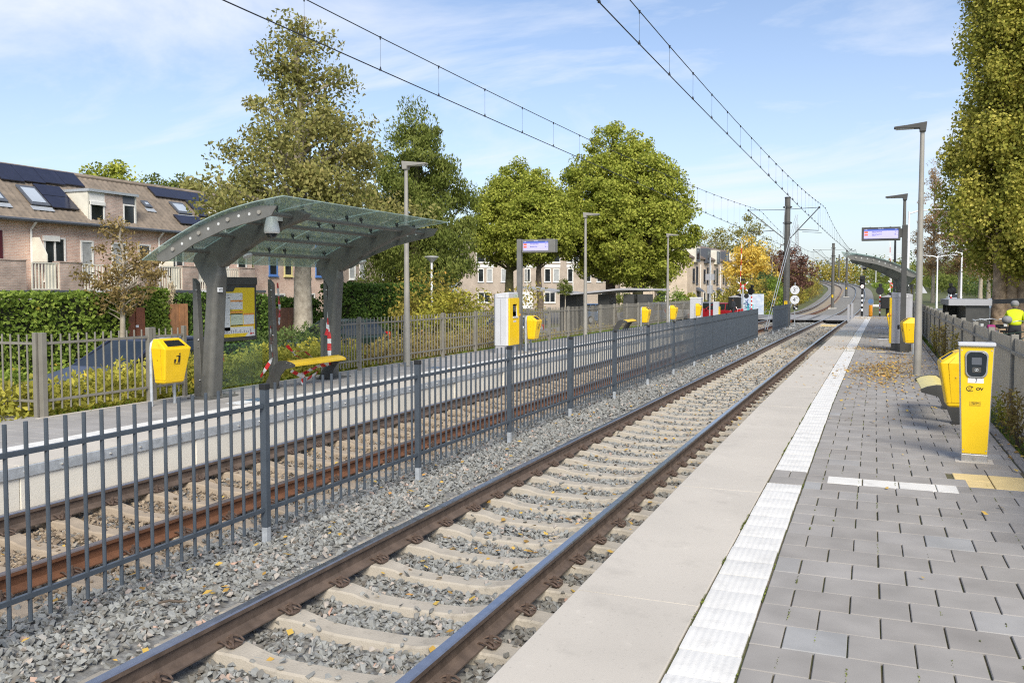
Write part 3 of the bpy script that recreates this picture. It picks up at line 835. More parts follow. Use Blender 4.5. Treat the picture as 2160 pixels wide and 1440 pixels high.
# ------------------------------------------------------------------ sleepers with their rail clips
def sleeper_mesh(mat):
    t = [(-1.24, -.075), (-1.18, -.035), (-1.08, -.012), (-.93, .0), (-.60, .0), (-.50, -.012), (-.38, -.042), (-.2, -.052), (.2, -.052), (.38, -.042), (.50, -.012), (.60, .0), (.93, .0), (1.08, -.012), (1.18, -.035), (1.24, -.075)]
    rings = []
    for x, z in t:
        wt = .088 + (.018 if abs(x) > .5 else 0)
        wb = wt + .035
        rings.append([(x, -wb, -.2), (x, wb, -.2), (x, wt, z - .012), (x, wt - .014, z), (x, -wt + .014, z), (x, -wt, z - .012)])
    mb = MB(); mb.loft(rings)
    return mb.build('sleeper', mat, smooth=28)
def clip_mesh():
    mb = MB()
    for s in (-1, 1):
        pts = [(.010, s * .016, .030), (.035, s * .020, .040), (.075, s * .030, .028), (.098, s * .050, .012), (.088, s * .078, .016), (.055, s * .082, .034), (.012, s * .070, .042), (-.028, s * .058, .030), (-.045, s * .050, .018)]
        mb.tube(pts, .0085, 6)
    mb.cyl((.040, 0, .0), (.040, 0, .046), .022, .022, 8); mb.cyl((.040, 0, .046), (.040, 0, .085), .015, .014, 6)
    mb.box(.03, .10, -.05, .05, -.004, .008)
    return mb.build('rail_clip', 'clip', smooth=40)
proto = sleeper_mesh('sleeper'); proto2 = sleeper_mesh('sleeper2'); clip = clip_mesh()
G1 = 'sleepers of the near track'; G2 = 'sleepers of the far track'
def place_sleepers(pr, off, lab, grp, ymin, ymax, clip_to):
    first = True
    for y in sl_y:
        if y < ymin or y > ymax: continue
        c = tpt(y, off); d = tpt(y + .5, off) - tpt(y - .5, off)
        o = pr if first else pr.copy()
        if not first: COL.objects.link(o)
        first = False
        o.location = (c.x + random.Random(int(y * 10)).uniform(-.01, .01), c.y, -.165); o.rotation_euler = (0, 0, math.atan2(d.y, d.x) - math.pi / 2)
        tag(o, lab, 'sleeper', grp)
        if y < clip_to:
            for rx in (-.7525, .7525):
                for s in (-1, 1):
                    k = clip.copy(); COL.objects.link(k); k.parent = o
                    k.location = (rx + s * .066, 0, .010); k.scale = (.85, .85, .85); k.rotation_euler = (0, 0, 0 if s > 0 else math.pi)
place_sleepers(proto, 0, 'pale concrete sleeper with a sagging middle under the two shiny near rails', G1, 1.2, 62, 30)
place_sleepers(proto2, 3.55, 'tan stained concrete sleeper of the far track seen through the dark fence', G2, 3.4, 58, 17)
bpy.data.objects.remove(clip)

# ------------------------------------------------------------------ level crossing
mb = MB()
for off, w in ((0, 1), (3.55, 1)):
    for a, b in ((-1.6, -.83), (-.66, .66), (.83, 1.6)):
        for i in range(6):
            y0 = 64.2 + i * 2.0
            p = tpt(y0 + 1, off); mb.box(p.x + a, p.x + b, y0, y0 + 1.985, -.2, -.012)
o = mb.build('crossing_panels', 'xing', bevel=.01); tag(o, kind='structure')
mb = MB()
p = tpt(70, 1.75); mb.box(p.x - .15, p.x + .15, 64.2, 76.2, -.2, -.02); mb.box(tpt(70, 0).x + 1.62, 3, 64, 76.2, -.2, -.02)
o = mb.build('crossing_asphalt', 'asphalt'); tag(o, kind='structure')
mb = MB()
for k in range(5):
    p = tpt(57.8); mb.box(p.x - .45, p.x + .45, 57.0 + k * .42, 57.22 + k * .42, -.2, -.165)
o = mb.build('track_grating', 'pyellow'); tag(o, 'small yellow grating between the near rails before the level crossing', 'grating')

# ------------------------------------------------------------------ platforms
def sweep_x(mb, prof, y0, y1, step=4.0, mi=0):
    ys = list(np.arange(y0, y1, step)) + [y1]
    mb.loft([[(x + dx(y), y, z) for x, z in prof] for y in ys], mi)
P_END = 61.5
# near platform: coping slabs, tactile strip, paving
mb = MB()
sweep_x(mb, [(-1.36, -.6), (1.56, -.6), (1.56, .20), (-1.36, .20)], -6, P_END)
tag(mb.build('platform_base', 'wallconc'), kind='structure')
mb = MB(); sweep_x(mb, [(-.83, .2), (1.5, .2), (1.5, .316), (-.83, .316)], -6, P_END)
tag(mb.build('platform_joint_bed', 'joint'), kind='structure')
rgp = random.Random(5)
mb = MB()
y = 5.16 - 12
while y < P_END:
    y1 = min(y + 2.885, P_END)
    a, b = y + .004, y1 - .004
    e = .012
    for (ya, yb) in ((a, b),):
        x0, x1 = -1.53 + dx((a + b) / 2), -.825 + dx((a + b) / 2)
        sh0, sh1 = dx(a) - dx((a + b) / 2), dx(b) - dx((a + b) / 2)
        z = .330 + rgp.uniform(-.0015, .0015)
        R0 = [(x0 + sh0, a, .2), (x1 + sh0, a, .2), (x1 + sh0, a, z - .006), (x1 + sh0 - .006, a, z), (x0 + sh0 + e, a, z), (x0 + sh0, a, z - e)]
        R1 = [(x0 + sh1, b, .2), (x1 + sh1, b, .2), (x1 + sh1, b, z - .006), (x1 + sh1 - .006, b, z), (x0 + sh1 + e, b, z), (x0 + sh1, b, z - e)]
        q0 = [(p_[0], p_[1] + (.004 if i in (3, 4) else 0), p_[2]) for i, p_ in enumerate(R0)]
        mb.loft([q0, R1])
    y = y1
tag(mb.build('platform_edge', 'coping', smooth=30), kind='structure')
# tactile strip: ribbed tiles 0.3 m square
def tactile(name, gaps, y0, y1, xa, mat='tactile', ztop=.331, sgn=1):
    mb = MB(); y = y0; rr = random.Random(9)
    n = 8
    while y < y1 - .05:
        L = .298
        if not any(g0 <= y + .1 < g1 for g0, g1 in gaps):
            d = dx(y + .15); j = rr.uniform(-.0015, .0015); jx = rr.uniform(-.002, .002)
            top = []
            for k in range(n * 4 + 1):
                u = k / (n * 4); h = .0024 * (.5 + .5 * math.cos(2 * math.pi * (u * n + .5)))
                top.append((xa + d + jx + .003 + u * .292, ztop + j + h - .003))
            prof = [(top[0][0], .25)] + top + [(top[-1][0], .25)]
            prof = [(p_[0], p_[1]) for p_ in prof][::-1]
            mb.loft([[(p_[0], y + .002, p_[1] - .0015 if 0 < i < len(prof) - 1 else p_[1]) for i, p_ in enumerate(prof)], [(p_[0], y + .010, p_[1]) for p_ in prof], [(p_[0], y + L - .008, p_[1]) for p_ in prof], [(p_[0], y + L, p_[1] - .0015 if 0 < i < len(prof) - 1 else p_[1]) for i, p_ in enumerate(prof)]])
        y += .3
    return tag(mb.build(name, mat, smooth=50), kind='structure')
tactile('tactile_strip', [(8.02, 8.62), (26.3, 26.62)], 8.02 - 48 * .3, 60.5, -.815)
# pavers: 0.3 m tiles in running bond, each with its own tint and level
def pavers(name, rects, mat, skip, seed, ztop=.330, tile=.3, drift=True, half=True):
    rg = np.random.default_rng(seed); V = []; F = []; Rn = []
    for x0, x1, y0, y1 in rects:
        j = 0; y = y0
        while y < y1 - .02:
            x = x0 - (tile / 2 if (j % 2 and half) else 0)
            while x < x1 - .02:
                a, b = max(x, x0), min(x + tile, x1)
                cx, cy = (a + b) / 2, y + tile / 2
                if b - a > .06 and not skip(cx, cy):
                    d = dx(cy) if drift else 0
                    g = .0035 + rg.uniform(-.001, .0025); gy = .002 + rg.uniform(0, .0012); e = .004
                    z = ztop + rg.normal(0, .0010); tx, ty = rg.normal(0, .0022, 2)
                    o = len(V)
                    for (px_, py_, pz) in ((a + g, y + gy, z - e), (b - g, y + gy, z - e), (b - g, y + tile - gy, z - e), (a + g, y + tile - gy, z - e)):
                        V.append((px_ + d, py_, pz + (px_ - cx) * tx + (py_ - cy) * ty))
                    for (px_, py_) in ((a + g + e, y + gy + e), (b - g - e, y + gy + e), (b - g - e, y + tile - gy - e), (a + g + e, y + tile - gy - e)):
                        V.append((px_ + d, py_, z + (px_ - cx) * tx + (py_ - cy) * ty))
                    for k in range(4):
                        V.append((V[o + k][0], V[o + k][1], ztop - .03))
                    t = float(np.clip(rg.normal(.5, .22), 0, 1))
                    fs = [(4, 5, 6, 7)] + [(k, (k + 1) % 4, 4 + (k + 1) % 4, 4 + k) for k in range(4)] + [(8 + k, 8 + (k + 1) % 4, (k + 1) % 4, k) for k in range(4)]
                    F += [tuple(i + o for i in f) for f in fs]; Rn += [t] * len(fs)
                x += tile
            y += tile; j += 1
    return tag(np_mesh(name, V, F, mat, Rn), kind='structure')
def skip_near(x, y):
    if -.36 < x < .76 and 8.2 < y < 8.5: return True
    if .74 < x < 1.34 and 8.5 < y < 9.39: return y > 8.78 or True
    if -.3 < x < .3 and 26.1 < y < 26.4: return True
    return False
Y0P = 8.2 - .3 * 46
pavers('platform_paving', [(-.51, 1.36, Y0P, 61.3)], 'paver', skip_near, 3)
def moss(seed):
    rg = np.random.default_rng(seed); P = []
    for _ in range(150):
        j = rg.integers(0, 62); y0 = Y0P + .3 * (j + 20); k = rg.integers(0, 6)
        if y0 > 20 or y0 < 2.5: continue
        x = -.51 + .3 * k + (.15 if (j + 20) % 2 == 0 else 0)
        if rg.random() < .55: x = -.51 + rg.integers(0, 2) * .3 + (.15 if (j + 20) % 2 == 0 else 0)
        if x < -.5 or x > 1.3: x = -.512
        m = rg.integers(14, 60); a = rg.uniform(0, .15); b = rg.uniform(.16, .29)
        yy = y0 + rg.uniform(a, b, m)
        P.append(np.stack([x + dx(y0) + rg.normal(0, .0022, m), yy, .323 + rg.uniform(0, .010, m)], 1))
    for _ in range(26):
        y0 = rg.uniform(2.5, 16); m = rg.integers(20, 90); L = rg.uniform(.05, .5)
        P.append(np.stack([-.818 + dx(y0) + rg.normal(0, .004, m), y0 + rg.uniform(0, L, m), .326 + rg.uniform(0, .012, m)], 1))
    P = np.concatenate(P)
    V, F, r2 = leaf_arrays(P, .009, seed, np.tile([0, 0, 1.0], (len(P), 1)), -.2, .7)
    o = np_mesh('moss', V, F, 'lf_moss', r2.random(len(P)))
    return tag(o, 'green and brown moss tufts growing in the paving joints of the right platform', 'moss', None, 'stuff')
M['lf_moss'] = mk_attr('moss_green', [(0, (0.05, 0.045, 0.02)), (0.5, (0.10, 0.13, 0.02)), (1, (0.22, 0.26, 0.05))], 0.9)
moss(77)
# grey plain tiles in the tactile strip's gap and beside the cream tiles
pavers('platform_paving', [(-.813, -.515, 8.02, 8.62), (.742, 1.342, 8.2, 8.5)], 'paver', lambda x, y: False, 31)
pavers('platform_paving', [(.742, 1.342, 9.1, 9.4)], 'paver', lambda x, y: False, 32)
pavers('white_line', [(-.33, .74, 8.2, 8.5)], 'pwhite', lambda x, y: False, 4)
pavers('cream_tiles', [(.742, 1.342, 8.5, 9.1)], 'pyellow', lambda x, y: False, 6, half=False)
pavers('cream_tiles', [(-.29, .29, 26.1, 26.4)], 'pyellow', lambda x, y: False, 7)
# back edging kerb
mb = MB(); yy = -6
while yy < 60:
    d = dx(yy + .5); mb.box(1.375 + d, 1.475 + d, yy + .004, yy + .996, .1, .336); yy += 1
tag(mb.build('platform_kerb', 'paver', bevel=.006), kind='structure')
# scribbled floor decals and stop marks on the right platform
mb = MB(); mb.box(.05, .55, 33.0, 33.25, .3312, .3335); mb.box(.0, .6, 43, 43.25, .3312, .3335)
o = mb.build('floor_sticker', 'whitecool'); o.location.x = .3; tag(o, kind='structure')

# far platform
mb = MB(); sweep_x(mb, [(-7.72, -.6), (-7.72, .20), (-10.35, .20), (-10.35, -.6)], -6, 57)
mb.box(-17, -10.30, -6, 8.30, -.6, .20)
tag(mb.build('far_platform_base', 'wallconc'), kind='structure')
mb = MB()
y = -6.0
while y < 57:
    y1 = min(y + 2.4, 57)
    d = dx((y + y1) / 2); mb.box(-7.73 + d, -7.68 + d, y + .004, y1 - .004, -.5, .22)
    y = y1
tag(mb.build('far_platform_wall', 'wallconc', bevel=.005), kind='structure')
mb = MB(); sweep_x(mb, [(-7.70, .215), (-7.655, .215), (-7.655, .318), (-7.70, .318)], -6, 57)
tag(mb.build('platform_edge_strip', 'galv'), kind='structure')
mb = MB()
yy = 5.0; k = 0
while yy < 30:
    d = dx(yy); mb.cyl((-7.66 + d, yy, .268), (-7.640 + d, yy, .268), .013, .012, 8); mb.cyl((-7.64 + d, yy, .268), (-7.634 + d, yy, .268), .007, .007, 6)
    yy += (.42, .62)[k % 2]; k += 1
tag(mb.build('edge_strip_bolts', 'chrome'), kind='structure')
mb = MB(); y = -6.0
while y < 57:
    y1 = min(y + 2.4, 57); d = dx((y + y1) / 2); mb.box(-8.42 + d, -7.70 + d, y + .003, y1 - .003, .2, .332); y = y1
tag(mb.build('far_platform_edge', 'coping', bevel=.008), kind='structure')
tactile('far_tactile_strip', [(5.7, 6.0)], -6, 56.7, -8.725)
mb = MB(); sweep_x(mb, [(-8.42, .2), (-10.33, .2), (-10.33, .314), (-8.42, .314)], -6, 57); mb.box(-17, -10.28, -6, 8.28, .2, .314)
tag(mb.build('far_joint_bed', 'joint'), kind='structure')
pavers('far_platform_paving', [(-10.24, -8.73, -5.7, 56.7), (-17, -10.24, -5.7, 8.2)], 'paver2', lambda x, y: 5.6 < y < 5.9 and -9.9 < x < -8.8, 11)
pavers('far_white_line', [(-9.9, -8.74, 5.6, 5.9)], 'pwhite', lambda x, y: False, 12)
mb = MB(); sweep_x(mb, [(-10.24, .2), (-10.31, .2), (-10.31, .338), (-10.24, .338)], 8.3, 57)
tag(mb.build('far_platform_kerb', 'coping'), kind='structure')
mb = MB(); mb.box(-9.0, -8.72, 10.9, 11.25, .331, .3335); mb.box(-9.0, -8.72, 17.0, 17.35, .331, .3335)
o = mb.build('floor_sticker', 'car_sky'); tag(o, kind='structure')
mb = MB(); mb.box(-9.0, -8.72, 10.5, 10.9, .331, .3335)
o = mb.build('floor_sticker', 'whitecool'); tag(o, kind='structure')
# ------------------------------------------------------------------ fences
def fence(name, label, posts, z_post0, z_post1, pw, bar, z_b0, z_b1, rails, nb, mats, cap=None, sleeve=None, round_=True, rail_h=.03, loc=None, rail_off=0.0, group=None):
    """posts = [(x, y)]; each bay is a panel of two rails and its upright bars"""
    t = thing(name, label, 'fence', (posts[0][0], posts[0][1], 0), 0, group)
    ox, oy = posts[0]
    for i, (x, y) in enumerate(posts):
        x -= ox; y -= oy
        nx_, ny_ = posts[min(i + 1, len(posts) - 1)]; px_, py_ = posts[max(i - 1, 0)]
        an = math.atan2(ny_ - py_, nx_ - px_); rot = Matrix.Rotation(an, 3, 'Z')
        mb = MB(); mb.cbox((x, y, (z_post0 + z_post1) / 2), (pw, pw, z_post1 - z_post0), 0, rot)
        po = mb.build('post', mats, t, bevel=.003)
        if cap:
            MB().cbox((x, y, z_post1 + cap / 2 - .012), (pw + .008, pw + .008, cap), 0, rot).build('post_cap', 'cap', po, bevel=.004)
        if cap:
            mb = MB()
            for z in rails:
                for s in (-1, 1): mb.cbox((x + math.cos(an) * s * (pw / 2 + .012), y + math.sin(an) * s * (pw / 2 + .012), z), (.03, .014, rail_h * 1.5), 0, rot); mb.sphere((x + math.cos(an) * s * (pw / 2 + .012) + math.sin(an) * .012, y + math.sin(an) * s * (pw / 2 + .012) - math.cos(an) * .012, z), .008, 6)
            mb.build('rail_bracket', mats, po)
        if sleeve:
            MB().cbox((x, y, (sleeve[0] + sleeve[1]) / 2), (pw * .92, pw * .92, sleeve[1] - sleeve[0]), 0, rot).build('post_sleeve', 'galv', po, bevel=.003)
    for (xa, ya), (xb, yb) in zip(posts[:-1], posts[1:]):
        a = Vector((xa - ox, ya - oy, 0)); b = Vector((xb - ox, yb - oy, 0)); d = (b - a).normalized(); n = Vector((-d.y, d.x, 0))
        mb = MB()
        for z in rails:
            mb.beam(a + d * pw * .5 + n * rail_off + Vector((0, 0, z)), b - d * pw * .5 + n * rail_off + Vector((0, 0, z)), rail_h, rail_h * 1.1)
        for k in range(1, nb):
            p = a.lerp(b, k / nb)
            if round_:
                mb.cyl((p.x, p.y, z_b0), (p.x, p.y, z_b1), bar, bar, 8)
            else:
                mb.cbox((p.x, p.y, (z_b0 + z_b1) / 2), (bar[0], bar[1], z_b1 - z_b0), 0, Matrix.Rotation(math.atan2(d.y, d.x), 3, 'Z'))
        mb.build('bar_panel', mats, t, smooth=40)
    return t
dps = [(-4.85 + dx(y), y) for y in [6.16 + 2.755 * i for i in range(-3, 13)]]
fence('railing_fence', 'long blue-grey steel railing with round bars standing in the ballast between both tracks', dps, -.02, 1.20, .060, .0135, -.03, 1.235, (.135, 1.045), 19, 'navy', cap=.05, sleeve=(-.30, -.02))
dp2 = [(-4.40, 45.6), (-4.34, 48.1), (-4.26, 50.9), (-4.20, 53.2)]
fence('railing_fence', 'short piece of blue-grey railing around the tall mast near the level crossing', dp2, -.02, 1.20, .060, .0135, -.03, 1.235, (.135, 1.045), 19, 'navy', cap=.05, sleeve=(-.30, -.02))
# back fence of the far platform
lp = [(-10.30 + dx(y) * .9, y) for y in (8.44, 10.28, 11.0)]
fence('picket_fence', 'short taupe picket fence between corner post and the near bus shelter legs, behind the yellow bin', lp, .3, 1.475, .075, (.022, .022), .46, 1.43, (.60, 1.31), 0, 'fgrey', round_=False) if False else None
fence('picket_fence', 'taupe picket fence behind the near yellow bin, ending at the tram shelter', [(-10.30, 8.44), (-10.26, 10.28)], .3, 1.475, .075, .0125, .42, 1.45, (.55, 1.33), 13, 'fgrey')
fence('picket_fence', 'stub of taupe picket fence right beside the left shelter leg', [(-10.26, 10.36), (-10.24, 11.0)], .3, 1.475, .06, .0125, .42, 1.45, (.55, 1.33), 5, 'fgrey')
fence('picket_fence', 'taupe picket fence running off the left edge of the photo from the corner post', [(-10.38, 8.40), (-12.3, 8.28), (-14.2, 8.16), (-16.1, 8.04)], .3, 1.475, .06, .0125, .42, 1.45, (.55, 1.33), 13, 'fgrey')
fence('picket_fence', 'long taupe picket fence behind the far platform, from the shelter to the crossing', [(-10.12 + dx(y) * .95, y) for y in [14.62, 15.95] + [15.95 + 1.93 * i for i in range(1, 20)]], .3, 1.475, .065, .0125, .42, 1.45, (.55, 1.33), 13, 'fgrey')
fence('slat_fence', 'warm grey fence of close flat slats along the back of the right platform', [(1.74 + dx(y) * .85, y) for y in [5.55 + 2.45 * i for i in range(0, 19)]], .02, 1.475, .085, (.042, .012), .12, 1.43, (.32, 1.25), 36, 'fgrey2', round_=False, rail_h=.035, rail_off=.03)

# ------------------------------------------------------------------ tram shelter (local +X towards the track)
def make_shelter(label, loc):
    t = thing('tram_shelter', label, 'shelter', loc)
    X0 = -9.62
    def P(l): return [(x - X0, z) for x, z in l]
    beam = P([(-10.03, 2.52), (-9.96, 2.40), (-9.44, 2.42), (-9.1, 2.62), (-8.8, 2.785), (-8.3, 3.0), (-7.93, 3.11), (-7.84, 3.20), (-7.98, 3.26), (-8.2, 3.245), (-8.65, 3.165), (-9.2, 2.985), (-9.72, 2.755), (-9.98, 2.62)])
    for y in (-1.675, 1.675):
        mb = MB()
        mb.prism(beam, 'y', y - .08, y + .08)
        rings = []
        for x0, x1, h, z in ((-9.85, -9.64, .160, .34), (-9.71, -9.52, .148, 1.95), (-9.71, -9.50, .144, 2.12), (-9.85, -9.47, .12, 2.28), (-9.97, -9.47, .090, 2.44), (-10.0, -9.48, .085, 2.50)):
            rings.append([(x0 - X0, y - h, z), (x1 - X0 - .05, y - h, z), (x1 - X0, y - h + .05, z), (x1 - X0, y + h - .05, z), (x1 - X0 - .05, y + h, z), (x0 - X0, y + h, z)])
        mb.loft(rings)
        lg = mb.build('leg_frame', 'steel', t, bevel=.022)
        mb = MB(); mb.box(-.33, .12, y - .34, y + .34, .332, .352)
        for bx in (-.29, .08):
            for by in (-.29, 0, .29): mb.cyl((bx, y + by, .35), (bx, y + by, .40), .014, .014, 6)
        mb.build('base_plate', 'steel', lg)
        mb = MB(); mb.disc((.62, y, 2.585), .075, (-.42, 0, .9), .03, 16); mb.build('lamp_disc', 'lampface', lg)
        if y < 0:
            mb = MB(); mb.box(.12, .142, y - .12, y - .02, 2.02, 2.09)
            lb = mb.build('number_plate', 'whitecool', lg)
            text('lettering', '4472', .045, 'ink', lb, (.1425, y - .07, 2.055), FX)
    # purlins
    PUR = [(-9.70, 2.665), (-9.2, 2.895), (-8.66, 3.075), (-8.1, 3.165)]
    for x, z in PUR:
        MB().cyl((x - X0, -2.52, z), (x - X0, 2.52, z), .034, .034, 12).build('purlin', 'polegrey_d', t, smooth=40)
    # perforated end plates
    for y in (-2.5, 2.5):
        poly = P([(-10.02, 2.50), (-9.9, 2.475), (-9.78, 2.50), (-9.3, 2.735), (-8.75, 2.93), (-8.1, 3.06), (-7.9, 3.11), (-7.80, 3.245), (-8.1, 3.265), (-8.66, 3.175), (-9.2, 2.995), (-9.6, 2.81), (-9.98, 2.62), (-10.04, 2.57)])
        ep = MB().prism(poly, 'y', y - .012, y + .012).build('end_plate', 'steel_l', t, bevel=.004)
        s = -1 if y < 0 else 1
        mb = MB()
        for i, (x, z) in enumerate(PUR):
            mb.cyl((x - X0, y - s * .02, z), (x - X0, y + s * .035, z), .036, .03, 12)
        mb.build('bolt_head', 'polegrey', ep, smooth=40)
        mb = MB()
        for x, z in [(-9.53, 2.745), (-9.37, 2.82), (-9.03, 2.955), (-8.84, 3.02), (-8.47, 3.125), (-8.28, 3.145)]:
            mb.disc((x - X0, y, z), .022, (0, 1, 0), .03, 12)
        mb.build('punched_hole', 'lampface', ep)
    # glass roof in four panes with black clamps
    gl = [(-10.24, 2.455), (-10.0, 2.595), (-9.7, 2.745), (-9.2, 2.972), (-8.66, 3.15), (-8.1, 3.262), (-7.62, 3.318)]
    xs = np.linspace(gl[0][0], gl[-1][0], 15)
    zs = np.interp(xs, [p[0] for p in gl], [p[1] for p in gl])
    zs[1:-1] = (zs[:-2] + 2 * zs[1:-1] + zs[2:]) / 4
    ed = [-2.60, -1.675, 0.0, 1.675, 2.60]
    for a, b in zip(ed[:-1], ed[1:]):
        mb = MB(); ring = [(x - X0, z) for x, z in zip(xs, zs)]
        full = [(x, z + .062) for x, z in ring] + [(x, z + .048) for x, z in ring[::-1]]
        mb.prism(full, 'y', a + .004, b - .004)
        mb.build('roof_pane', 'roofglass', t, smooth=40)
    mb = MB(); mb.cyl((0, 0, .02), (-.02, 0, .105), .013, .013, 6); mb.cyl((-.012, 0, .075), (-.025, 0, .125), .028, .028, 10)
    c0 = mb.build('glass_clamp', 'cap', t, smooth=40); c0.location = (PUR[0][0] - X0, -2.1, PUR[0][1])
    for x, z in PUR:
        for y in (-2.1, -1.45, -.22, .22, 1.45, 2.1):
            if (x, y) != (PUR[0][0], -2.1):
                k = c0.copy(); COL.objects.link(k); k.parent = t; k.location = (x - X0, y, z)
    # uprights of the back wall
    for y, lean in ((-1.66, .02), (-.04, .0), (1.66, 0)):
        x = -.42 if y < -1 else -.22
        mb = MB(); mb.prism([(x - .02 - lean, .34), (x + .13, .34), (x + .06 - lean, 2.16), (x - .02 - lean, 2.24)], 'y', y - .05, y + .05)
        up = mb.build('wall_post', 'steel', t, bevel=.008)
        mb = MB()
        for z in (.6, 1.25, 2.05): mb.sphere((x + .11 - lean * .5 - (z - .34) * .03, y - .054, z), .018, 8); mb.sphere((x + .06, y - .054, z - .12), .010, 6)
        mb.build('fixing_bolt', 'chrome', up)
    return t
M['dispgrey'] = mk('display_grey', (0.17, 0.168, 0.158), 0.5, 0.1, var=0.1)
M['polegrey_d'] = mk('shelter_tube', (0.16, 0.157, 0.147), 0.45, 0.2, var=0.1)
M['steel_l'] = mk('shelter_plate', (0.165, 0.163, 0.152), 0.45, 0.2, var=0.1, vs=6)
sh = make_shelter('grey tram shelter with arched glass roof and a white camera, on the far platform', (-9.62, 12.745, 0))
# remaining glass screens of its back wall (the middle one is smashed out)
MB().box(-.36, -.352, -1.6, -.12, .42, 1.15).build('glass_screen', 'clearglass', sh)
# timetable board on the back wall
bd = MB(); bd.box(-.43, -.37, -1.28, -.24, 1.18, 2.27); bd.box(-.372, -.345, -1.28, -.24, 2.14, 2.27)
b = bd.build('timetable_board', 'darkgrey', sh, bevel=.008)
pb = MB(); x = -.366
pb.box(x, x + .003, -1.22, -.30, 1.25, 2.02, 1); pb.prism([(-1.22, 2.015), (-.86, 2.015), (-.80, 2.09), (-.30, 2.09), (-.30, 2.01), (-1.22, 2.01)], 'x', x, x + .0035, 1)
pb.box(x, x + .005, -1.21, -.94, 1.36, 2.0, 0); pb.box(x, x + .0055, -.935, -.62, 1.72, 2.0, 0)
pb.box(x, x + .006, -.93, -.62, 1.85, 1.88, 3); pb.box(x, x + .006, -.93, -.62, 1.66, 1.69, 3)
pb.box(x, x + .0055, -.93, -.62, 1.46, 1.64, 2); pb.box(x, x + .006, -.93, -.62, 1.635, 1.65, 4); pb.box(x, x + .006, -.93, -.62, 1.44, 1.455, 4)
pb.box(x, x + .0055, -.60, -.32, 1.46, 1.64, 0); pb.box(x, x + .006, -.60, -.32, 1.62, 1.65, 3); pb.box(x, x + .006, -.60, -.32, 1.44, 1.455, 3)
pb.box(x, x + .005, -1.20, -.34, 1.31, 1.42, 0); pb.prism([(-.56, 1.25), (-.30, 1.25), (-.30, 1.37), (-.44, 1.34)], 'x', x, x + .006, 0)
rr = random.Random(2)
for k in range(26):
    yy = rr.uniform(-1.2, -.66); zz = rr.uniform(1.4, 1.98); pb.box(x, x + .0064, yy, yy + rr.uniform(.02, .07), zz, zz + .004, 4)
for k in range(14):
    pb.box(x, x + .0064, -1.15 + k * .055, -1.12 + k * .055, 1.32, 1.33 + rr.random() * .05, 5)
pb.disc((x + .0062, -.41, 1.295), .022, (1, 0, 0), .0015, 12, 6); pb.box(x, x + .0066, -.375, -.335, 1.285, 1.305, 6)
pb.build('timetable_poster', ['poster', 'posteryel', 'postergreen', 'posterora', 'ink', 'machine2', 'red'], b)
# dome camera under the near beam
cm = MB(); cm.lathe([(.05, .14), (.075, .13), (.105, .02), (.118, -.06), (.118, -.10), (.10, -.115)], (1.26, -1.90, 3.02), 18)
cm.cbox((1.30, -1.82, 3.14), (.12, .12, .09))
c_ = cm.build('security_camera', 'whitecool', sh, smooth=50)
MB().sphere((1.26, -1.90, 2.905), .088, 14, 0, (1, 1, .9)).build('camera_dome', 'reader', c_, smooth=60)

def make_bench(label, mat, loc, rotz, L=1.62):
    t = thing('perch_bench', label, 'bench', loc, rotz)
    prof = [(.10, .43), (.16, .475), (.26, .478), (.36, .455), (.42, .42), (.415, .39), (.36, .405), (.27, .432), (.17, .438), (.115, .405)]
    MB().prism(prof, 'y', -L / 2, L / 2).build('seat', mat, t, smooth=50)
    for y in (-L / 2 - .012, L / 2 + .012):
        mb = MB(); mb.prism([(-.22, .012), (.06, .012), (.14, .22), (.24, .34), (.43, .385), (.445, .425), (.36, .465), (.25, .49), (.12, .485), (.0, .40), (-.10, .22)], 'y', y - .014, y + .014)
        lg = mb.build('leg', 'darkgrey', t, bevel=.004)
        mb = MB(); mb.box(-.24, .08, y - .06, y + .06, 0, .012); mb.build('foot_plate', 'darkgrey', lg)
        mb = MB()
        for (x, z) in ((.28, .455), (.36, .44)): mb.disc((x, y - .016, z), .012, (0, 1, 0), .01, 8)
        mb.build('screw_head', 'chrome', lg)
    return t
make_bench('bright yellow perch bench inside the taped-off near shelter', 'bench_yellow', (-9.58, 13.26, .335), 0)
make_bench('faded yellow perch bench behind the yellow bin on the right platform', 'bench_faded', (1.10, 13.25, .333), math.pi, 1.5)
make_bench('small yellow perch bench far down the left platform beside a yellow bin', 'bench_yellow', (-9.55, 35.6, .335), 0, 1.6)

# red and white barrier tape on the smashed back wall
tp = thing('barrier_tape', 'red and white striped barrier tape hung across the broken shelter wall', 'barrier tape', (-9.8, 12.7, 0))
def tape(pts, w=.05, seed=0):
    w *= 1.35
    rg = random.Random(seed); P = [Vector(p) - Vector((-9.8, 12.7, 0)) for p in pts]
    seg = []
    for a, b in zip(P[:-1], P[1:]):
        n = max(1, int((b - a).length / .045))
        for i in range(n): seg.append((a.lerp(b, i / n), a.lerp(b, (i + 1) / n)))
    mb = MB(); ln = rg.random(); ph = rg.uniform(0, 6)
    prev = None
    for a, b in seg:
        ph += rg.uniform(-.25, .3); d = (b - a).normalized()
        s = d.cross(Vector((1, 0, .2))).normalized(); u = d.cross(s)
        wv = (s * math.cos(ph) + u * math.sin(ph)) * w / 2
        if prev is None: prev = wv
        ln += (b - a).length
        mb.add([a - prev, a + prev, b + wv, b - wv], [(0, 1, 2, 3)], int(ln / .13) % 2); prev = wv
    mb.build('tape_strip', ['tape_w', 'tape_r'], tp)
tape([(-9.76, 12.80, 2.18), (-9.74, 12.83, 1.7), (-9.74, 12.80, 1.38)], .06, 1)
tape([(-9.78, 12.62, 1.42), (-9.76, 12.60, 1.05), (-9.74, 12.62, .86), (-9.72, 12.25, .55)], .05, 2)
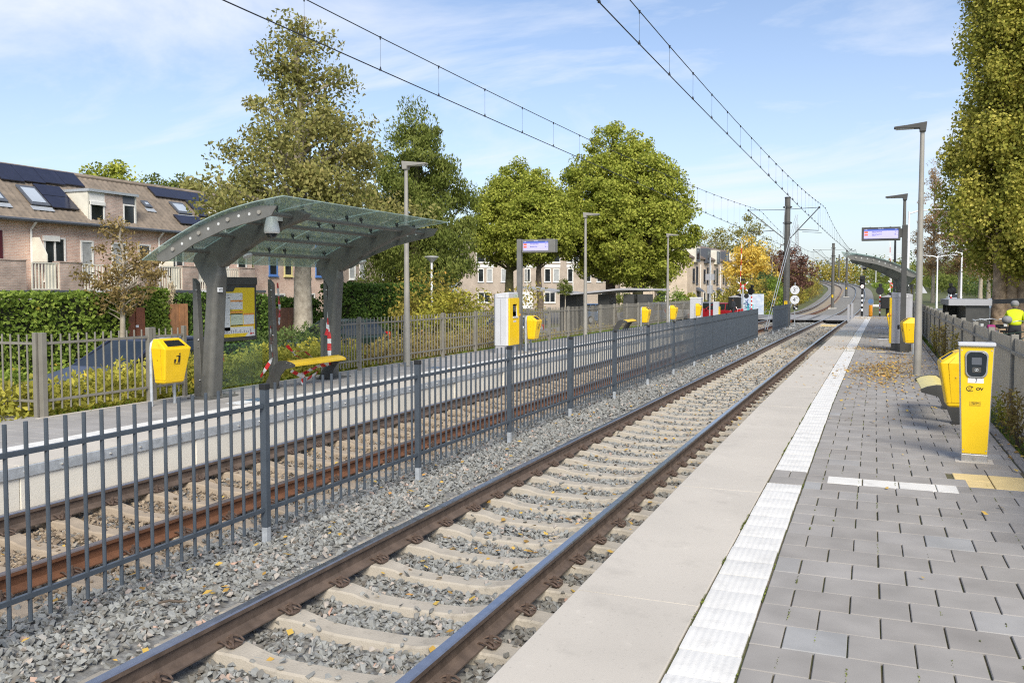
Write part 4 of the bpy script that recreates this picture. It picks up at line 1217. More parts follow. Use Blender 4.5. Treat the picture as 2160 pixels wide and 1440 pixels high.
tape([(-9.72, 14.36, 2.16), (-9.70, 14.30, 1.6), (-9.66, 14.25, 1.2), (-9.64, 14.22, .60)], .055, 3)
tape([(-9.70, 14.28, 1.42), (-9.66, 14.18, 1.26), (-9.66, 14.14, 1.18)], .05, 4)
tape([(-9.72, 13.0, 1.05), (-9.62, 13.12, .86), (-9.55, 13.25, .78), (-9.5, 13.42, .6), (-9.55, 13.15, .50), (-9.5, 13.6, .62), (-9.52, 14.2, .66)], .055, 5)
tape([(-9.66, 13.05, .94), (-9.62, 13.4, .92), (-9.58, 13.6, .78)], .05, 6)
tape([(-9.6, 12.95, .60), (-9.5, 13.2, .46), (-9.45, 13.05, .36)], .05, 7)
tape([(-9.5, 13.7, .70), (-9.48, 13.6, .52), (-9.5, 13.3, .42)], .05, 8)

# ------------------------------------------------------------------ litter bins (local +X is the front)
def make_bin(label, loc, rotz, group='yellow litter bins on both platforms'):
    t = thing('litter_bin', label, 'bin', loc, rotz, group)
    def ring(x1, w, z, x0=.0): return [(x0, -w / 2, z), (x1, -w / 2, z), (x1, w / 2, z), (x0, w / 2, z)]
    mb = MB(); mb.loft([ring(.185, .345, .335, .005), ring(.21, .375, .36), ring(.30, .50, .86), ring(.105, .43, 1.0, .0)])
    bo = mb.build('bin_body', 'bin_yellow', t, bevel=.022, seg=3)
    # front rim, seam and slot
    n = Vector((.14, 0, .195)).normalized()
    c = Vector((.2025, 0, .93)); u = Vector((-.195, 0, .14)).normalized()
    mb = MB(); a = .072; b = .165
    def pl(du, dv, h): return tuple(c + u * du + Vector((0, dv, 0)) + n * h)
    mb.add([pl(-a, -b, .004), pl(-a, b, .004), pl(a * .9, b * .88, .004), pl(a * .9, -b * .88, .004)], [(0, 1, 2, 3)])
    mb.build('slot', 'black', bo)
    mb = MB()
    P0 = [pl(-a - .012, -b - .014, .003), pl(-a - .012, b + .014, .003), pl(a * .9 + .012, b * .88 + .014, .003), pl(a * .9 + .012, -b * .88 - .014, .003)]
    for i in range(4): mb.tube([P0[i], P0[(i + 1) % 4]], .007, 6)
    mb.build('slot_rim', 'bin_yellow', bo, smooth=60)
    mb = MB(); mb.box(.03, .2165, -.197, .197, .395, .400); mb.build('seam', 'sticker', bo)
    for s in (-1, 1):
        mb = MB(); mb.tube([(.16, s * .1885, .385), (.205, s * .2535, .86), (.14, s * .233, .93)], .0035, 5); mb.disc((.12, s * .232, .70), .012, (0, 1, .13), .012, 10); mb.build('door_seam', 'sticker', bo)
    # pictogram: figure dropping litter in a basket
    mb = MB()
    def q(y, z): return Vector((.210 + (z - .36) * .18 + .0035, y, z))
    def quad(pts): mb.add([tuple(q(*p)) for p in pts] , [tuple(range(len(pts)))])
    quad([(.012, .755), (.05, .755), (.055, .70), (.018, .70)]); quad([(.018, .70), (.055, .70), (.058, .635), (.042, .635), (.036, .68), (.026, .635), (.008, .635)])
    quad([(.012, .752), (.03, .742), (-.03, .735), (-.03, .745)]); quad([(-.06, .70), (-.022, .70), (-.03, .64), (-.055, .64)])
    quad([(-.06, .62), (.06, .62), (.06, .626), (-.06, .626)])
    quad([(.035 + .014 * math.cos(k * .785), .775 + .014 * math.sin(k * .785)) for k in range(8)])
    mb.build('pictogram', 'ink', bo)
    mb = MB()
    for s in (-1, 1):
        pass
    pts = [(-.035, -.215, 0), (-.035, -.215, .84), (-.035, -.20, .93), (-.035, -.15, .975), (-.035, 0, .985), (-.035, .15, .975), (-.035, .20, .93), (-.035, .215, .84), (-.035, .215, 0)]
    mb.tube(pts, .024, 12); mb.build('hoop_post', 'galv', t, smooth=50)
    return t
bn = make_bin('yellow bin on a grey hoop post left of the near shelter', (-9.74, 10.05, .33), math.radians(-4))
dup(bn, (-8.85, 22.95, .33), math.radians(2), 'yellow bin right beside the left platform ticket machine')
dup(bn, (-8.85, 36.4, .33), 0, 'yellow bin next to the small far bench on the left platform')
dup(bn, (-8.62, 41.0, .33), 0, 'yellow bin in front of the farthest left lamp pole')
dup(bn, (-8.45, 46.6, .33), 0, 'farthest yellow bin on the left platform, by a grey cabinet')
dup(bn, (1.10, 11.62, .33), math.pi, 'yellow bin seen from the side behind the card reader post')
dup(bn, (1.12, 25.0, .33), math.pi + .1, 'yellow bin in front of the right platform ticket machine')
dup(bn, (.92, 33.2, .33), math.pi, 'yellow bin half hidden beyond the right ticket machine')

# ------------------------------------------------------------------ card reader post
t = thing('card_reader_post', 'yellow tapered card reader post number 3 in front on the right platform', 'card reader', (1.02, 9.82, .33), math.radians(-3))
def trap(w0, w1, y0, y1, z0, z1, mi=0, mb=None):
    return mb.loft([[(-w0, y0, z0), (w0, y0, z0), (w0, y1, z0), (-w0, y1, z0)], [(-w1, y0, z1), (w1, y0, z1), (w1, y1, z1), (-w1, y1, z1)]], mi)
mb = MB(); trap(.122, .157, -.062, .10, .07, 1.17, 0, mb); mb.build('post_body', 'chrome', t, bevel=.006)
mb = MB(); trap(.112, .147, -.070, -.060, .085, 1.155, 0, mb); fp = mb.build('front_panel', 'yellow', t, bevel=.003)
mb = MB()
for x, z in ((-.10, .12), (.10, .12), (-.132, 1.12), (.132, 1.12)): mb.disc((x, -.0715, z), .006, (0, 1, 0), .004, 8)
mb.build('panel_screw', 'galv', fp)
mb = MB(); mb.box(-.166, .166, -.10, .108, 1.165, 1.198); mb.build('top_cap', 'machine', t, bevel=.006)
mb = MB(); mb.box(-.118, .118, -.075, .09, .0, .078); bs = mb.build('base', 'chrome', t, bevel=.006)
mb = MB(); mb.disc((0, -.078, .04), .016, (0, 1, 0), .012, 14); mb.build('bolt', 'polegrey', bs)
MB().box(-.17, .17, -.13, .13, -.02, .004).build('footing', 'coping', t)
def rrect(w, h, r, n=5, bulge=0.0):
    pts = []
    for cx, cz, a0 in ((w - r, h - r, 0), (-w + r, h - r, 90), (-w + r, -h + r, 180), (w - r, -h + r, 270)):
        for k in range(n + 1):
            a = R_(a0 + 90 * k / n); pts.append((cx + r * math.cos(a), cz + r * math.sin(a)))
    return pts
def shield(w, h): return [(x * (1 - .10 * max(0, -z / h)), z - (.014 * (1 - (x / w) ** 2) if z < 0 else -.008 * (1 - (x / w) ** 2))) for x, z in rrect(w, h, .045, 8)]
zc = .985
mb = MB(); mb.prism([(x, z + zc) for x, z in shield(.104, .128)], 'y', -.086, -.066); rd = mb.build('reader', 'readergrey', t, bevel=.006)
mb = MB(); mb.prism([(x, z + zc) for x, z in shield(.090, .113)], 'y', -.090, -.080); mb.build('reader_window', 'reader', rd, bevel=.004)
mb = MB(); mb.prism([(x, z + zc + .03) for x, z in rrect(.044, .036, .006)], 'y', -.0915, -.088); mb.build('reader_screen', 'slate', rd)
mb = MB(); mb.prism([(x, z + zc - .058) for x, z in rrect(.040, .028, .012)], 'y', -.0925, -.088); mb.build('tap_field', 'darkgrey', rd, bevel=.003)
mb = MB(); mb.tube([(.016 * math.cos(a), -.0935, zc - .058 + .011 * math.sin(a)) for a in np.linspace(0, 6.283, 20)], .003, 6); mb.disc((0, -.0935, zc - .058), .005, (0, 1, 0), .004, 10); mb.build('tap_ring', 'galv', rd)
mb = MB(); mb.box(-.074, .066, -.0725, -.069, .795, .845); nl = mb.build('number_label', 'whitecool', fp)
text('lettering', '3', .052, 'ink', nl, (0, -.0732, .821), FY)
lg = MB()
def arc(cx, cz, rx, rz, a0, a1, w, n=14):
    for k in range(n):
        a, b_ = R_(a0 + (a1 - a0) * k / n), R_(a0 + (a1 - a0) * (k + 1) / n)
        lg.add([(cx + (rx - w) * math.cos(a), -.0712, cz + (rz - w) * math.sin(a)), (cx + rx * math.cos(a), -.0712, cz + rz * math.sin(a)), (cx + rx * math.cos(b_), -.0712, cz + rz * math.sin(b_)), (cx + (rx - w) * math.cos(b_), -.0712, cz + (rz - w) * math.sin(b_))], [(0, 1, 2, 3)])
arc(-.052, .735, .036, .029, 35, 325, .006); arc(-.052, .735, .030, .023, 20, 100, .003); arc(-.052, .735, .030, .023, 200, 280, .003)
lg.build('emblem', 'ink', fp)
text('lettering', 'U', .040, 'ink', fp, (-.052, -.0712, .735), FY, bold=.0008)
text('lettering', 'OV', .036, 'ink', fp, (.032, -.0712, .735), FY, bold=.0016, xs=1.25)
mb = MB(); mb.box(-.056, .046, -.0722, -.0692, .565, .612); st = mb.build('notice_sticker', 'sticker', fp)
text('lettering', 'MELD STORING', .010, 'ink', st, (-.005, -.0728, .598), FY); text('lettering', '0800 - OV', .009, 'ink', st, (-.005, -.0728, .582), FY)

# ------------------------------------------------------------------ ticket machines (local +X front, origin at base centre)
def make_machine(label, loc, rotz, mat, word_side):
    t = thing('ticket_machine', label, 'ticket machine', loc, rotz)
    foot = [(-.27, -.33), (-.20, -.40), (.20, -.40), (.27, -.36), (.27, .36), (.20, .40), (-.20, .40), (-.27, .33)]
    MB().prism([(x * .95, y * .96) for x, y in foot], 'z', 0, .21).build('plinth', 'darkgrey' if mat == 'machine2' else 'machine2', t)
    MB().prism(foot, 'z', .21, 1.50).build('cabinet', mat, t, bevel=.008)
    mb = MB(); mb.loft([[(x, y, 1.503) for x, y in foot], [(x, y, 1.585 + .055 * (x + .27) / .54) for x, y in foot], [(x * .9, y * .95, 1.605 + .055 * (x + .27) / .54) for x, y in foot]])
    hd = mb.build('header', mat, t, bevel=.005)
    mb = MB()
    mb.box(.262, .318, -.385, .385, .215, .985); mb.box(.262, .318, -.385, -.13, .98, 1.50); mb.box(.262, .318, .23, .385, .98, 1.50); mb.box(.262, .318, -.14, .24, 1.33, 1.50)
    fr = mb.build('front_panel', 'yellow', t, bevel=.012)
    mb = MB(); mb.box(.255, .27, -.13, .23, .98, 1.33); mb.prism([(.27, 1.33), (.262, 1.33), (.262, 1.0), (.31, 1.0)], 'y', -.128, -.118); mb.prism([(.27, 1.33), (.262, 1.33), (.262, 1.0), (.31, 1.0)], 'y', .218, .228)
    mb.box(.27, .345, -.14, .24, .955, 1.0); mb.box(.316, .322, -.10, .12, .84, .89)
    mb.build('control_recess', 'machine', fr)
    MB().box(.268, .274, -.02, .2, 1.12, 1.30).build('screen', 'pane', fr)
    MB().box(.276, .2765, .02, .36, 1.52, 1.59).build('header_label', 'postergreen' if mat != 'machine2' else 'machine', hd)
    text('lettering', 'Tickets', .085, 'whitecool', hd, (-.01, -.4035, 1.55), FY, bold=.001) if word_side else text('lettering', 'Tickets', .085, 'whitecool', hd, (-.02, .4035, 1.55), (R_(90), 0, R_(180)), bold=.001)
    text('lettering', 'Ov tickets', .045, 'slate', hd, (.277, .19, 1.555), FX)
    mb = MB(); mb.sphere((.30, .45, 1.03), .045, 12, 0, (.6, 1, 1)); mb.build('alarm_lamp', 'orange', t, smooth=60)
    mb = MB(); mb.box(-.012, .012, -.4025, -.4005, .24, 1.48) if word_side else mb.box(.05, .11, .40, .4045, .62, .74); mb.build('door_seam' if word_side else 'lock', 'machine2' if word_side else 'black', t)
    return t
make_machine('light grey and yellow ticket machine on the left platform', (-9.22, 22.1, .33), 0, 'machine', True).scale = (.82, .92, 1)
make_machine('mid grey ticket machine with a yellow front strip on the right platform', (.90, 27.2, .33), math.pi, 'machine2', False)

# ------------------------------------------------------------------ travel information displays
def make_display(label, loc, sgn, rows, head, mat, wid=1.0):
    """sgn: +1 screen hangs towards +X from the post, -1 towards -X"""
    t = thing('information_display', label, 'display', loc)
    H = 3.17 if sgn > 0 else 3.52
    mb = MB(); mb.cbox((0, 0, H / 2), (.14, .13, H)); mb.build('post', mat, t, bevel=.01)
    mb = MB(); mb.cbox((0, 0, .008), (.34, .34, .016)); mb.build('foot_plate', mat, t)
    z1 = H - .02 if sgn > 0 else H - .05; z0 = z1 - .37
    xa, xb = sgn * .11, sgn * (.11 + wid)
    xl, xr = min(xa, xb), max(xa, xb)
    mb = MB(); mb.box(min(sgn * .06, sgn * .13), max(sgn * .06, sgn * .13), -.05, .05, z0 + .08, z1 - .05); mb.build('bracket', mat, t)
    mb = MB(); mb.box(xl, xr, -.12, .12, z0, z1); hs = mb.build('housing', mat, t, bevel=.012)
    mb = MB(); mb.box(xl + .2 * wid, xl + .24 * wid, -.03, .03, z1, z1 + .014); mb.box(xl + .72 * wid, xl + .76 * wid, -.03, .03, z1, z1 + .014); mb.build('lifting_lug', mat, hs)
    sx0, sx1 = (xl + .06, xr - .06) if sgn < 0 else (xl + .05, xr - .20)
    sz0, sz1 = z0 + .055, z1 - .055
    sc = MB().box(sx0, sx1, -.125, -.119, sz0, sz1 - .05).build('screen', 'screenglass', hs)
    MB().box(sx0, sx1, -.1255, -.119, sz1 - .05, sz1).build('screen_header', 'screenblue', sc)
    w = sx1 - sx0; y = -.1275
    rh = (sz1 - .05 - sz0) / 4
    for k, (ln, dest, via, tm) in enumerate(rows):
        zr = sz1 - .05 - rh * (k * 1.35 + .62)
        bx = MB().box(sx0 + .01, sx0 + .105, -.1262, -.119, zr - .028, zr + .022); bx.build('line_box', 'screenorange', sc)
        text('lettering', ln, .038, 'screentext', sc, (sx0 + .058, y, zr - .003), FY)
        text('lettering', dest, .036, 'screentext', sc, (sx0 + .205, y, zr + .006), FY, 'LEFT', bold=.0006)
        if via: text('lettering', via, .020, 'screentext', sc, (sx0 + .205, y, zr - .026), FY, 'LEFT')
        text('lettering', tm, .042, 'screentext', sc, (sx1 - .055, y, zr), FY, 'RIGHT', bold=.0006); text('lettering', 'min', .018, 'screentext', sc, (sx1 - .012, y, zr - .008), FY, 'RIGHT')
    text('lettering', head, .030, 'screenpale', sc, ((sx0 + sx1) / 2, y, sz1 + .014), FY); text('lettering', '13:16', .030, 'screenpale', sc, (sx1 - .06, y, sz1 - .015), FY); text('lettering', 'U-OV', .030, 'screenpale', sc, (sx0 + .05, y, sz1 - .012), FY)
    return t
make_display('grey display with screen facing the camera behind the left ticket machine', (-9.25, 23.2, .33), 1, [('60', 'Nieuwegein-Zuid', '', '11'), ('61', 'IJsselstein-Zuid', '', '26')], 'Zuilenstein', 'dispgrey')
make_display('dark travel display on a square post beside the right ticket machine', (.92, 26.5, .33), -1, [('60', 'Science Park P+R', 'via Utrecht CS', '9'), ('61', 'Science Park P+R', 'via Utrecht CS', '29')], 'Zuilenstein', 'darkgrey')

# ------------------------------------------------------------------ platform lamps
def make_lamp(label, loc, h, sgn, mat, hd, group='platform lamp poles'):
    t = thing('lamp_post', label, 'lamp post', loc, 0, group)
    mb = MB(); mb.tube([(0, 0, 0), (0, 0, .9), (0, 0, 1.0), (0, 0, h)], [.075, .072, .068, .040], 14); mb.build('pole', mat, t, smooth=50)
    mb = MB(); mb.cbox((0, 0, .01), (.36, .30, .02)); mb.build('foot_plate', mat, t)
    pr = [(-.06, h - .12), (.05, h - .12), (.055, h - .05), (.30, h - .045), (.52, h - .03), (.52, h + .005), (.28, h + .025), (-.08, h + .07)]
    mb = MB(); mb.prism([(x * sgn, z) for x, z in pr], 'y', -.085, .085); lh = mb.build('lamp_head', hd, t, bevel=.012)
    x0, x1 = sorted((.16 * sgn, .49 * sgn)); MB().box(x0, x1, -.06, .06, h - .052, h - .040).build('lens', 'lampface', lh)
    return t
make_lamp('tall pale grey lamp pole near the shelter on the left platform', (-9.69, 17.38, .33), 4.55, 1, 'polegrey', 'polegrey')
make_lamp('pale grey lamp pole in the middle of the left platform, right of the ticket machine', (-9.53, 30.36, .33), 4.46, 1, 'polegrey', 'polegrey')
make_lamp('farthest pale lamp pole on the left platform beside a yellow bin', (-9.22, 43.0, .33), 4.45, 1, 'polegrey', 'polegrey')
make_lamp('tallest pale lamp pole standing closest on the right platform', (.95, 19.24, .33), 4.98, -1, 'polegrey', 'darkgrey')
make_lamp('dark lamp pole with pipe clamps behind the right display', (.95, 27.9, .33), 4.45, -1, 'mast', 'darkgrey')
make_lamp('distant dark lamp pole above the right shelter roof', (1.12, 43.5, .33), 4.3, -1, 'mast', 'darkgrey')
dup(sh, (1.12, 34.8, 0), math.pi, 'dark tram shelter with arched roof seen end-on behind the right ticket machine')
# ------------------------------------------------------------------ overhead line masts
def wire(mb, a, b, r=.006, sag=0, n=1, m=5, mi=0):
    a, b = Vector(a), Vector(b)
    mb.tube([a.lerp(b, i / n) - Vector((0, 0, sag * 4 * (i / n) * (1 - i / n))) for i in range(n + 1)], r, m, mi, caps=False)
def make_mast(label, y, off, H, arms, plate=True, foot=True):
    c = tpt(y, off)
    t = thing('catenary_mast', label, 'mast', (c.x, y, c.z - .2), 0, 'overhead line masts')
    MB().cyl((0, 0, 0), (0, 0, H), .185, .155, 8).build('pole', 'mast', t)
    if foot: MB().box(-.45, .45, -.5, .5, -.3, .06).build('footing', 'wallconc', t)
    for z in (H - .55, H - 1.45):
        mb = MB(); mb.cyl((0, 0, z - .06), (0, 0, z + .06), .20, .20, 8); mb.box(-.25, .25, -.05, .05, z - .04, z + .04); mb.build('collar', 'darkgrey', t)
    mb = MB(); mb.cyl((0, 0, H - .02), (0, 0, H + .03), .18, .17, 8)
    mb.build('pole_cap', 'darkgrey', t)
    mb = MB(); mb.tube([(-.12, -.19, H - .5), (-.17, -.20, H - 1.4), (-.22, -.19, H - 2.6)], .02, 6); mb.build('cable', 'galv', t)
    if plate: 
        p_ = MB().box(-.10, .08, -.20, -.19, 1.28, 1.62).build('number_plate', 'yellow', t)
        text('lettering', '7', .16, 'ink', p_, (-.01, -.2025, 1.42), FY); text('lettering', 'MT', .07, 'ink', p_, (-.01, -.2025, 1.56), FY)
    for tx, tz, lowz in arms:
        s = 1 if tx > 0 else -1
        mb = MB()
        mb.tube([(s * .16, 0, lowz), (tx, 0, tz)], .030, 6); mb.tube([(s * .16, 0, tz - .05), (tx, 0, tz)], .018, 6)
        mb.cyl((tx, -.03, tz - .02), (tx, .03, tz + .03), .05, .05, 8)
        mb.build('bracket_arm', 'darkgrey', t)
        mb = MB(); f = .42
        ax, az = s * .16 + (tx - s * .16) * .28, lowz + (tz - lowz) * .28
        mb.tube([(ax, 0, az), (tx - s * .02, 0, 5.62)], .022, 6); mb.tube([(tx - s * .9, 0, 5.58), (tx + s * .15, 0, 5.48)], .012, 6)
        wire(mb, (tx - s * .02, 0, 5.62), (tx - s * .01, 0, tz), .006)
        mb.build('steady_arm', 'darkgrey', t)
    return t
make_mast('thick tall grey mast with yellow plate between both tracks, just before the level crossing', 52.5, 2.02, 7.55, [(1.72, 6.93, 5.22), (-2.2, 6.90, 5.2)])
make_mast('second grey mast with yellow plate between the tracks behind the crossing', 108.5, 2.4, 7.6, [(2.0, 6.9, 5.2), (-2.2, 6.9, 5.2)])
make_mast('third grey mast with yellow plate where the rails bend left', 152, 2.1, 7.6, [(2.0, 6.9, 5.2)])
make_mast('slim far mast left of the bend before the treeline', 236, 2.1, 7.6, [(2.0, 6.9, 5.2), (-2.2, 6.9, 5.2)])
make_mast('very distant mast on the ramp, second from the right of the far row', 288, 6.2, 7.2, [(-2.2, 6.7, 5.2)], False, False)
make_mast('very distant mast at the top of the ramp by autumn bushes', 318, 6.2, 7.0, [], False, False)
make_mast('farthest mast, just a thin post over the bushes', 350, 6.4, 7.0, [], False, False)

# overhead wires: the contact wire and the messenger wire above it, tied by droppers
def catenary(label, off, y0, y1, mids, ys_sup, dys, ph):
    t = thing('overhead_wire', label, 'overhead wire', (0, 0, 0))
    def mz(y):
        for (a, za), (b, zb) in zip(ys_sup[:-1], ys_sup[1:]):
            if a <= y <= b:
                u = (y - a) / (b - a); sg = .0006 * (b - a) ** 2 * .27
                zc_ = min(za, zb) + (za - zb) * 0 
                return za * (1 - u) + zb * u - mids * 4 * u * (1 - u) * min(1, ((b - a) / 52) ** 2)
        return 6.0
    def sp(y): return spacing(y) if off else 0
    ys = [y for y in np.linspace(y0, y1, int((y1 - y0) / 3.0))]
    mb = MB(); mb.tube([tpt(y, sp(y)) + Vector((stag(y), 0, 5.19 if off else 5.41)) for y in ys], .0085, 5, caps=False); mb.build('contact_wire', 'wire', t)
    mb = MB(); mb.tube([tpt(y, sp(y)) + Vector((stag(y), 0, mz(y))) for y in ys], .0075, 5, caps=False); mb.build('messenger_wire', 'wire', t)
    y = y0 + ph
    while y < min(y1, 158):
        p = tpt(y, sp(y)) + Vector((stag(y), 0, 0)); zc_ = 5.19 if off else 5.41; zm_ = mz(y)
        r = .0022 if y < 60 else .004
        mb = MB(); mb.tube([p + Vector((0, 0, zc_)), p + Vector((0, 0, zm_))], r, 4, caps=False)
        k = 1 if y < 25 else 1.6
        mb.cyl(p + Vector((0, 0, zc_ - .005)), p + Vector((0, 0, zc_ + .05 * k)), .022 * k, .006, 6); mb.cyl(p + Vector((0, 0, zm_ - .035 * k)), p + Vector((0, 0, zm_ + .012)), .008, .018 * k, 6)
        mb.build('dropper', 'wire', t)
        y += dys
    return t
M['wire'] = mk('dark_wire', (0.035, 0.04, 0.05), 0.5, 0.3, var=0)
def stag(y): return 0.0
catenary('twin overhead wires with droppers above the near track', 0, -4, 380, .9, [(-30, 6.75), (52.5, 6.75), (108.5, 6.7), (152, 6.7), (194, 6.7), (236, 6.7), (290, 6.7), (400, 6.7)], 1.865, .9)
catenary('twin overhead wires with droppers above the far track', 1, -4, 380, 1.0, [(-34, 6.6), (52.5, 6.7), (108.5, 6.7), (152, 6.7), (194, 6.7), (236, 6.7), (290, 6.7), (400, 6.7)], 1.79, .6)

# ------------------------------------------------------------------ signs and crossing gear near the mast
t = thing('speed_sign', 'two round white speed signs above a black arrow plate on a thin post', 'sign', (-4.02, 54.4, -.25))
MB().cyl((0, 0, 0), (0, 0, 2.75), .028, .028, 8).build('post', 'galv', t)
for z, a, b in ((2.30, '3', '5'), (1.72, '4', '0')):
    d = MB().disc((0, -.04, z), .275, (0, 1, 0), .02, 28).build('sign_disc', 'ink', t)
    MB().disc((0, -.053, z), .262, (0, 1, 0), .01, 28).build('sign_face', 'whitecool', d)
    text('lettering', a, .36, 'ink', d, (-.03, -.06, z - .01), FY); text('lettering', b, .15, 'ink', d, (.12, -.06, z + .10), FY)
ap = MB().box(-.10, .19, -.05, -.03, 1.12, 1.36).build('arrow_plate', 'black', t)
mb = MB(); mb.add([(-.07, -.053, 1.33), (-.04, -.053, 1.345), (.10, -.053, 1.235), (.075, -.053, 1.21)], [(0, 1, 2, 3)]); mb.add([(.155, -.053, 1.15), (.03, -.053, 1.17), (.135, -.053, 1.275)], [(0, 1, 2)]); mb.build('arrow', 'whitecool', ap)

def banded(mb, x, y, z0, z1, r, n, m0, m1):
    for i in range(n):
        mb.cyl((x, y, z0 + (z1 - z0) * i / n), (x, y, z0 + (z1 - z0) * (i + 1) / n), r, r, 10, m0 if i % 2 == 0 else m1)
def make_signal(label, loc):
    t = thing('tram_signal', label, 'signal', loc)
    mb = MB(); mb.cyl((0, 0, 0), (0, 0, .55), .085, .085, 10, 0); banded(mb, 0, 0, .55, 1.95, .075, 8, 1, 0); mb.cyl((0, 0, 1.95), (0, 0, 2.3), .06, .06, 8, 0)
    mb.build('banded_pole', ['black', 'whitecool'], t)
    mb = MB(); mb.box(-.19, .19, -.12, .12, 2.2, 3.15); h = mb.build('signal_head', 'black', t, bevel=.02)
    for z in (2.94, 2.66):
        MB().cyl((0, -.13, z), (0, -.22, z), .11, .11, 12).build('hood', 'black', h)
    mb = MB(); mb.disc((0, -.135, 2.36), .105, (0, 1, 0), .02, 16); mb.build('lit_lamp', 'lampon', h)
    return t
make_signal('black tram signal with a lit white lamp on a black and white banded pole', (-.38, 69.0, -.05))
def make_flash(label, loc, rotz, hgt=2.3):
    t = thing('crossing_light', label, 'crossing light', loc, rotz)
    mb = MB(); mb.cyl((0, 0, 0), (0, 0, .4), .06, .06, 8, 2); banded(mb, 0, 0, .4, hgt - .5, .055, 9, 0, 1); mb.cyl((0, 0, hgt - .5), (0, 0, hgt + .1), .05, .05, 8, 2)
    mb.build('banded_pole', ['whitecool', 'red', 'black'], t)
    mb = MB(); mb.disc((-.05, -.06, hgt - .25), .30, (0, 1, 0), .03, 20); mb.cyl((-.05, .06, hgt - .25), (-.05, .22, hgt - .25), .20, .14, 14); mb.build('round_lamp', 'black', t)
    mb = MB(); mb.cbox((.02, .02, hgt + .16), (.22, .16, .22)); mb.build('bell', 'black', t, bevel=.02)
    return t
f1 = make_flash('red and white banded crossing light with round black head right of the tram signal', (.84, 69.4, -.05), .5)
dup(f1, (-8.65, 72.1, -.1), -.6, 'red and white banded crossing light in front of the sprayed cabinet')
dup(f1, (5.31, 67.0, -.05), 2.9, 'red and white banded crossing light on the grass beside the blue bench')
t = thing('relay_box', 'black relay box on a short post left of the sprayed cabinet', 'relay box', (-9.6, 69.5, -.2))
mb = MB(); mb.cbox((0, 0, 1.25), (.95, .5, .85)); mb.build('box', 'black', t, bevel=.05); mb = MB(); mb.prism([(-.5, 1.68), (0, 1.85), (.5, 1.68)], 'y', -.28, .28); mb.build('lid', 'machine2', t)
mb = MB(); mb.cyl((0, 0, 0), (0, 0, .85), .14, .14, 8); mb.build('post', 'black', t)
r2 = dup(t, (1.38, 69.2, -.15), 0, 'black relay box on a post next to the right crossing light')
# barrier drives with raised arms
def make_barrier(label, loc, lean, rot=0):
    t = thing('barrier', label, 'barrier', loc, rot)
    MB().box(-.2, .2, -.25, .25, 0, 1.1).build('drive_cabinet', 'machine2', t, bevel=.02)
    mb = MB(); n = 11
    for i in range(n):
        a = Vector((lean * i / n, 0, 1.0 + 5.2 * i / n)); b = Vector((lean * (i + 1) / n, 0, 1.0 + 5.2 * (i + 1) / n)); mb.beam(a, b, .055, .05, i % 2)
    mb.build('arm', ['whitecool', 'red'], t)
    mb = MB(); mb.cyl((.25, 0, 0), (.25, 0, 2.7), .06, .06, 8); mb.build('post', 'galv', t)
    mb = MB()
    for s in (-1, 1):
        for k in range(5):
            a = Vector((.25 - s * .42 + s * .168 * k, -.05, 2.15 + .155 * k)); b = a + Vector((s * .168, 0, .155)); mb.beam(a, b, .03, .09, k % 2)
    mb.build('warning_cross', ['whitecool', 'red'], t)
    mb = MB()
    for s in (-.3, .3): mb.disc((.25 + s, -.08, 1.75), .2, (0, 1, 0), .08, 14)
    mb.box(.1, .4, -.1, .1, 3.0, 3.2); mb.build('lamp_pair', 'black', t)
    return t
make_barrier('raised red and white barrier arm with warning cross left of the yellow tree', (-9.9, 74.5, -.2), .12)
make_barrier('raised red and white barrier with warning cross hidden behind the right shelter', (1.75, 79.5, -.1), -.1)
t = thing('mesh_gate_post', 'pair of plain grey posts at the end of the right platform', 'gate post', (-1.05, 62.6, -.1))
for x in (-.13, .10): MB().box(x - .07, x + .07, -.05, .05, 0, 1.18 + (.1 if x > 0 else 0)).build('post', 'machine2', t, bevel=.01)
t = thing('bollard', 'orange bollard with a blue round sign at the crossing', 'bollard', (.22, 71.4, -.1))
MB().cyl((0, 0, 0), (0, 0, .18), .10, .10, 8).build('foot', 'black', t); MB().cyl((0, 0, .18), (0, 0, 1.0), .14, .13, 12).build('body', 'orange', t)
mb = MB(); mb.disc((0, 0, 1.28), .2, (0, 1, 0), .04, 16); mb.build('sign_disc', 'car_sky', t); MB().box(.15, .75, .3, .36, .88, 1.05).build('street_plate', 'whitecool', t)
t = thing('sign_post', 'tall sign post with two grey sign backs in front of the cream houses', 'sign', (-9.25, 55.7, -.3))
MB().cyl((0, 0, 0), (0, 0, 4.4), .045, .045, 8).build('post', 'galv', t); MB().box(-.28, .28, -.03, 0, 2.98, 3.36).build('sign_back', 'machine2', t); MB().box(-.17, .17, -.03, 0, 2.12, 2.66).build('sign_back', 'machine2', t)
t = thing('control_cabinet', 'pale grey slim cabinet beside the farthest left bin', 'cabinet', (-8.75, 48.3, .3)); MB().box(-.3, .3, -.3, .3, 0, 1.3).build('cabinet', 'machine', t, bevel=.02); MB().box(-.32, .32, -.32, .32, 1.3, 1.35).build('lid', 'whitecool', t)
t = thing('control_cabinet', 'grey fence-high cabinet with yellow edge by the tall sign post', 'cabinet', (-8.95, 56.2, -.2)); MB().box(-.15, .2, -.2, .2, 0, 1.5).build('cabinet', 'machine', t, bevel=.02); MB().box(.2, .26, -.2, .2, .05, 1.2).build('edge_strip', 'yellow', t)
t = thing('graffiti_cabinet', 'long cabinet sprayed with blue, white and teal graffiti beside the hedge', 'cabinet', (-9.35, 77.2, -.15), .15)
cbn = MB().box(-1.1, 1.1, -.3, .3, 0, 1.85).build('cabinet', 'graf_w', t, bevel=.02)
rg_ = random.Random(4); mb = MB()
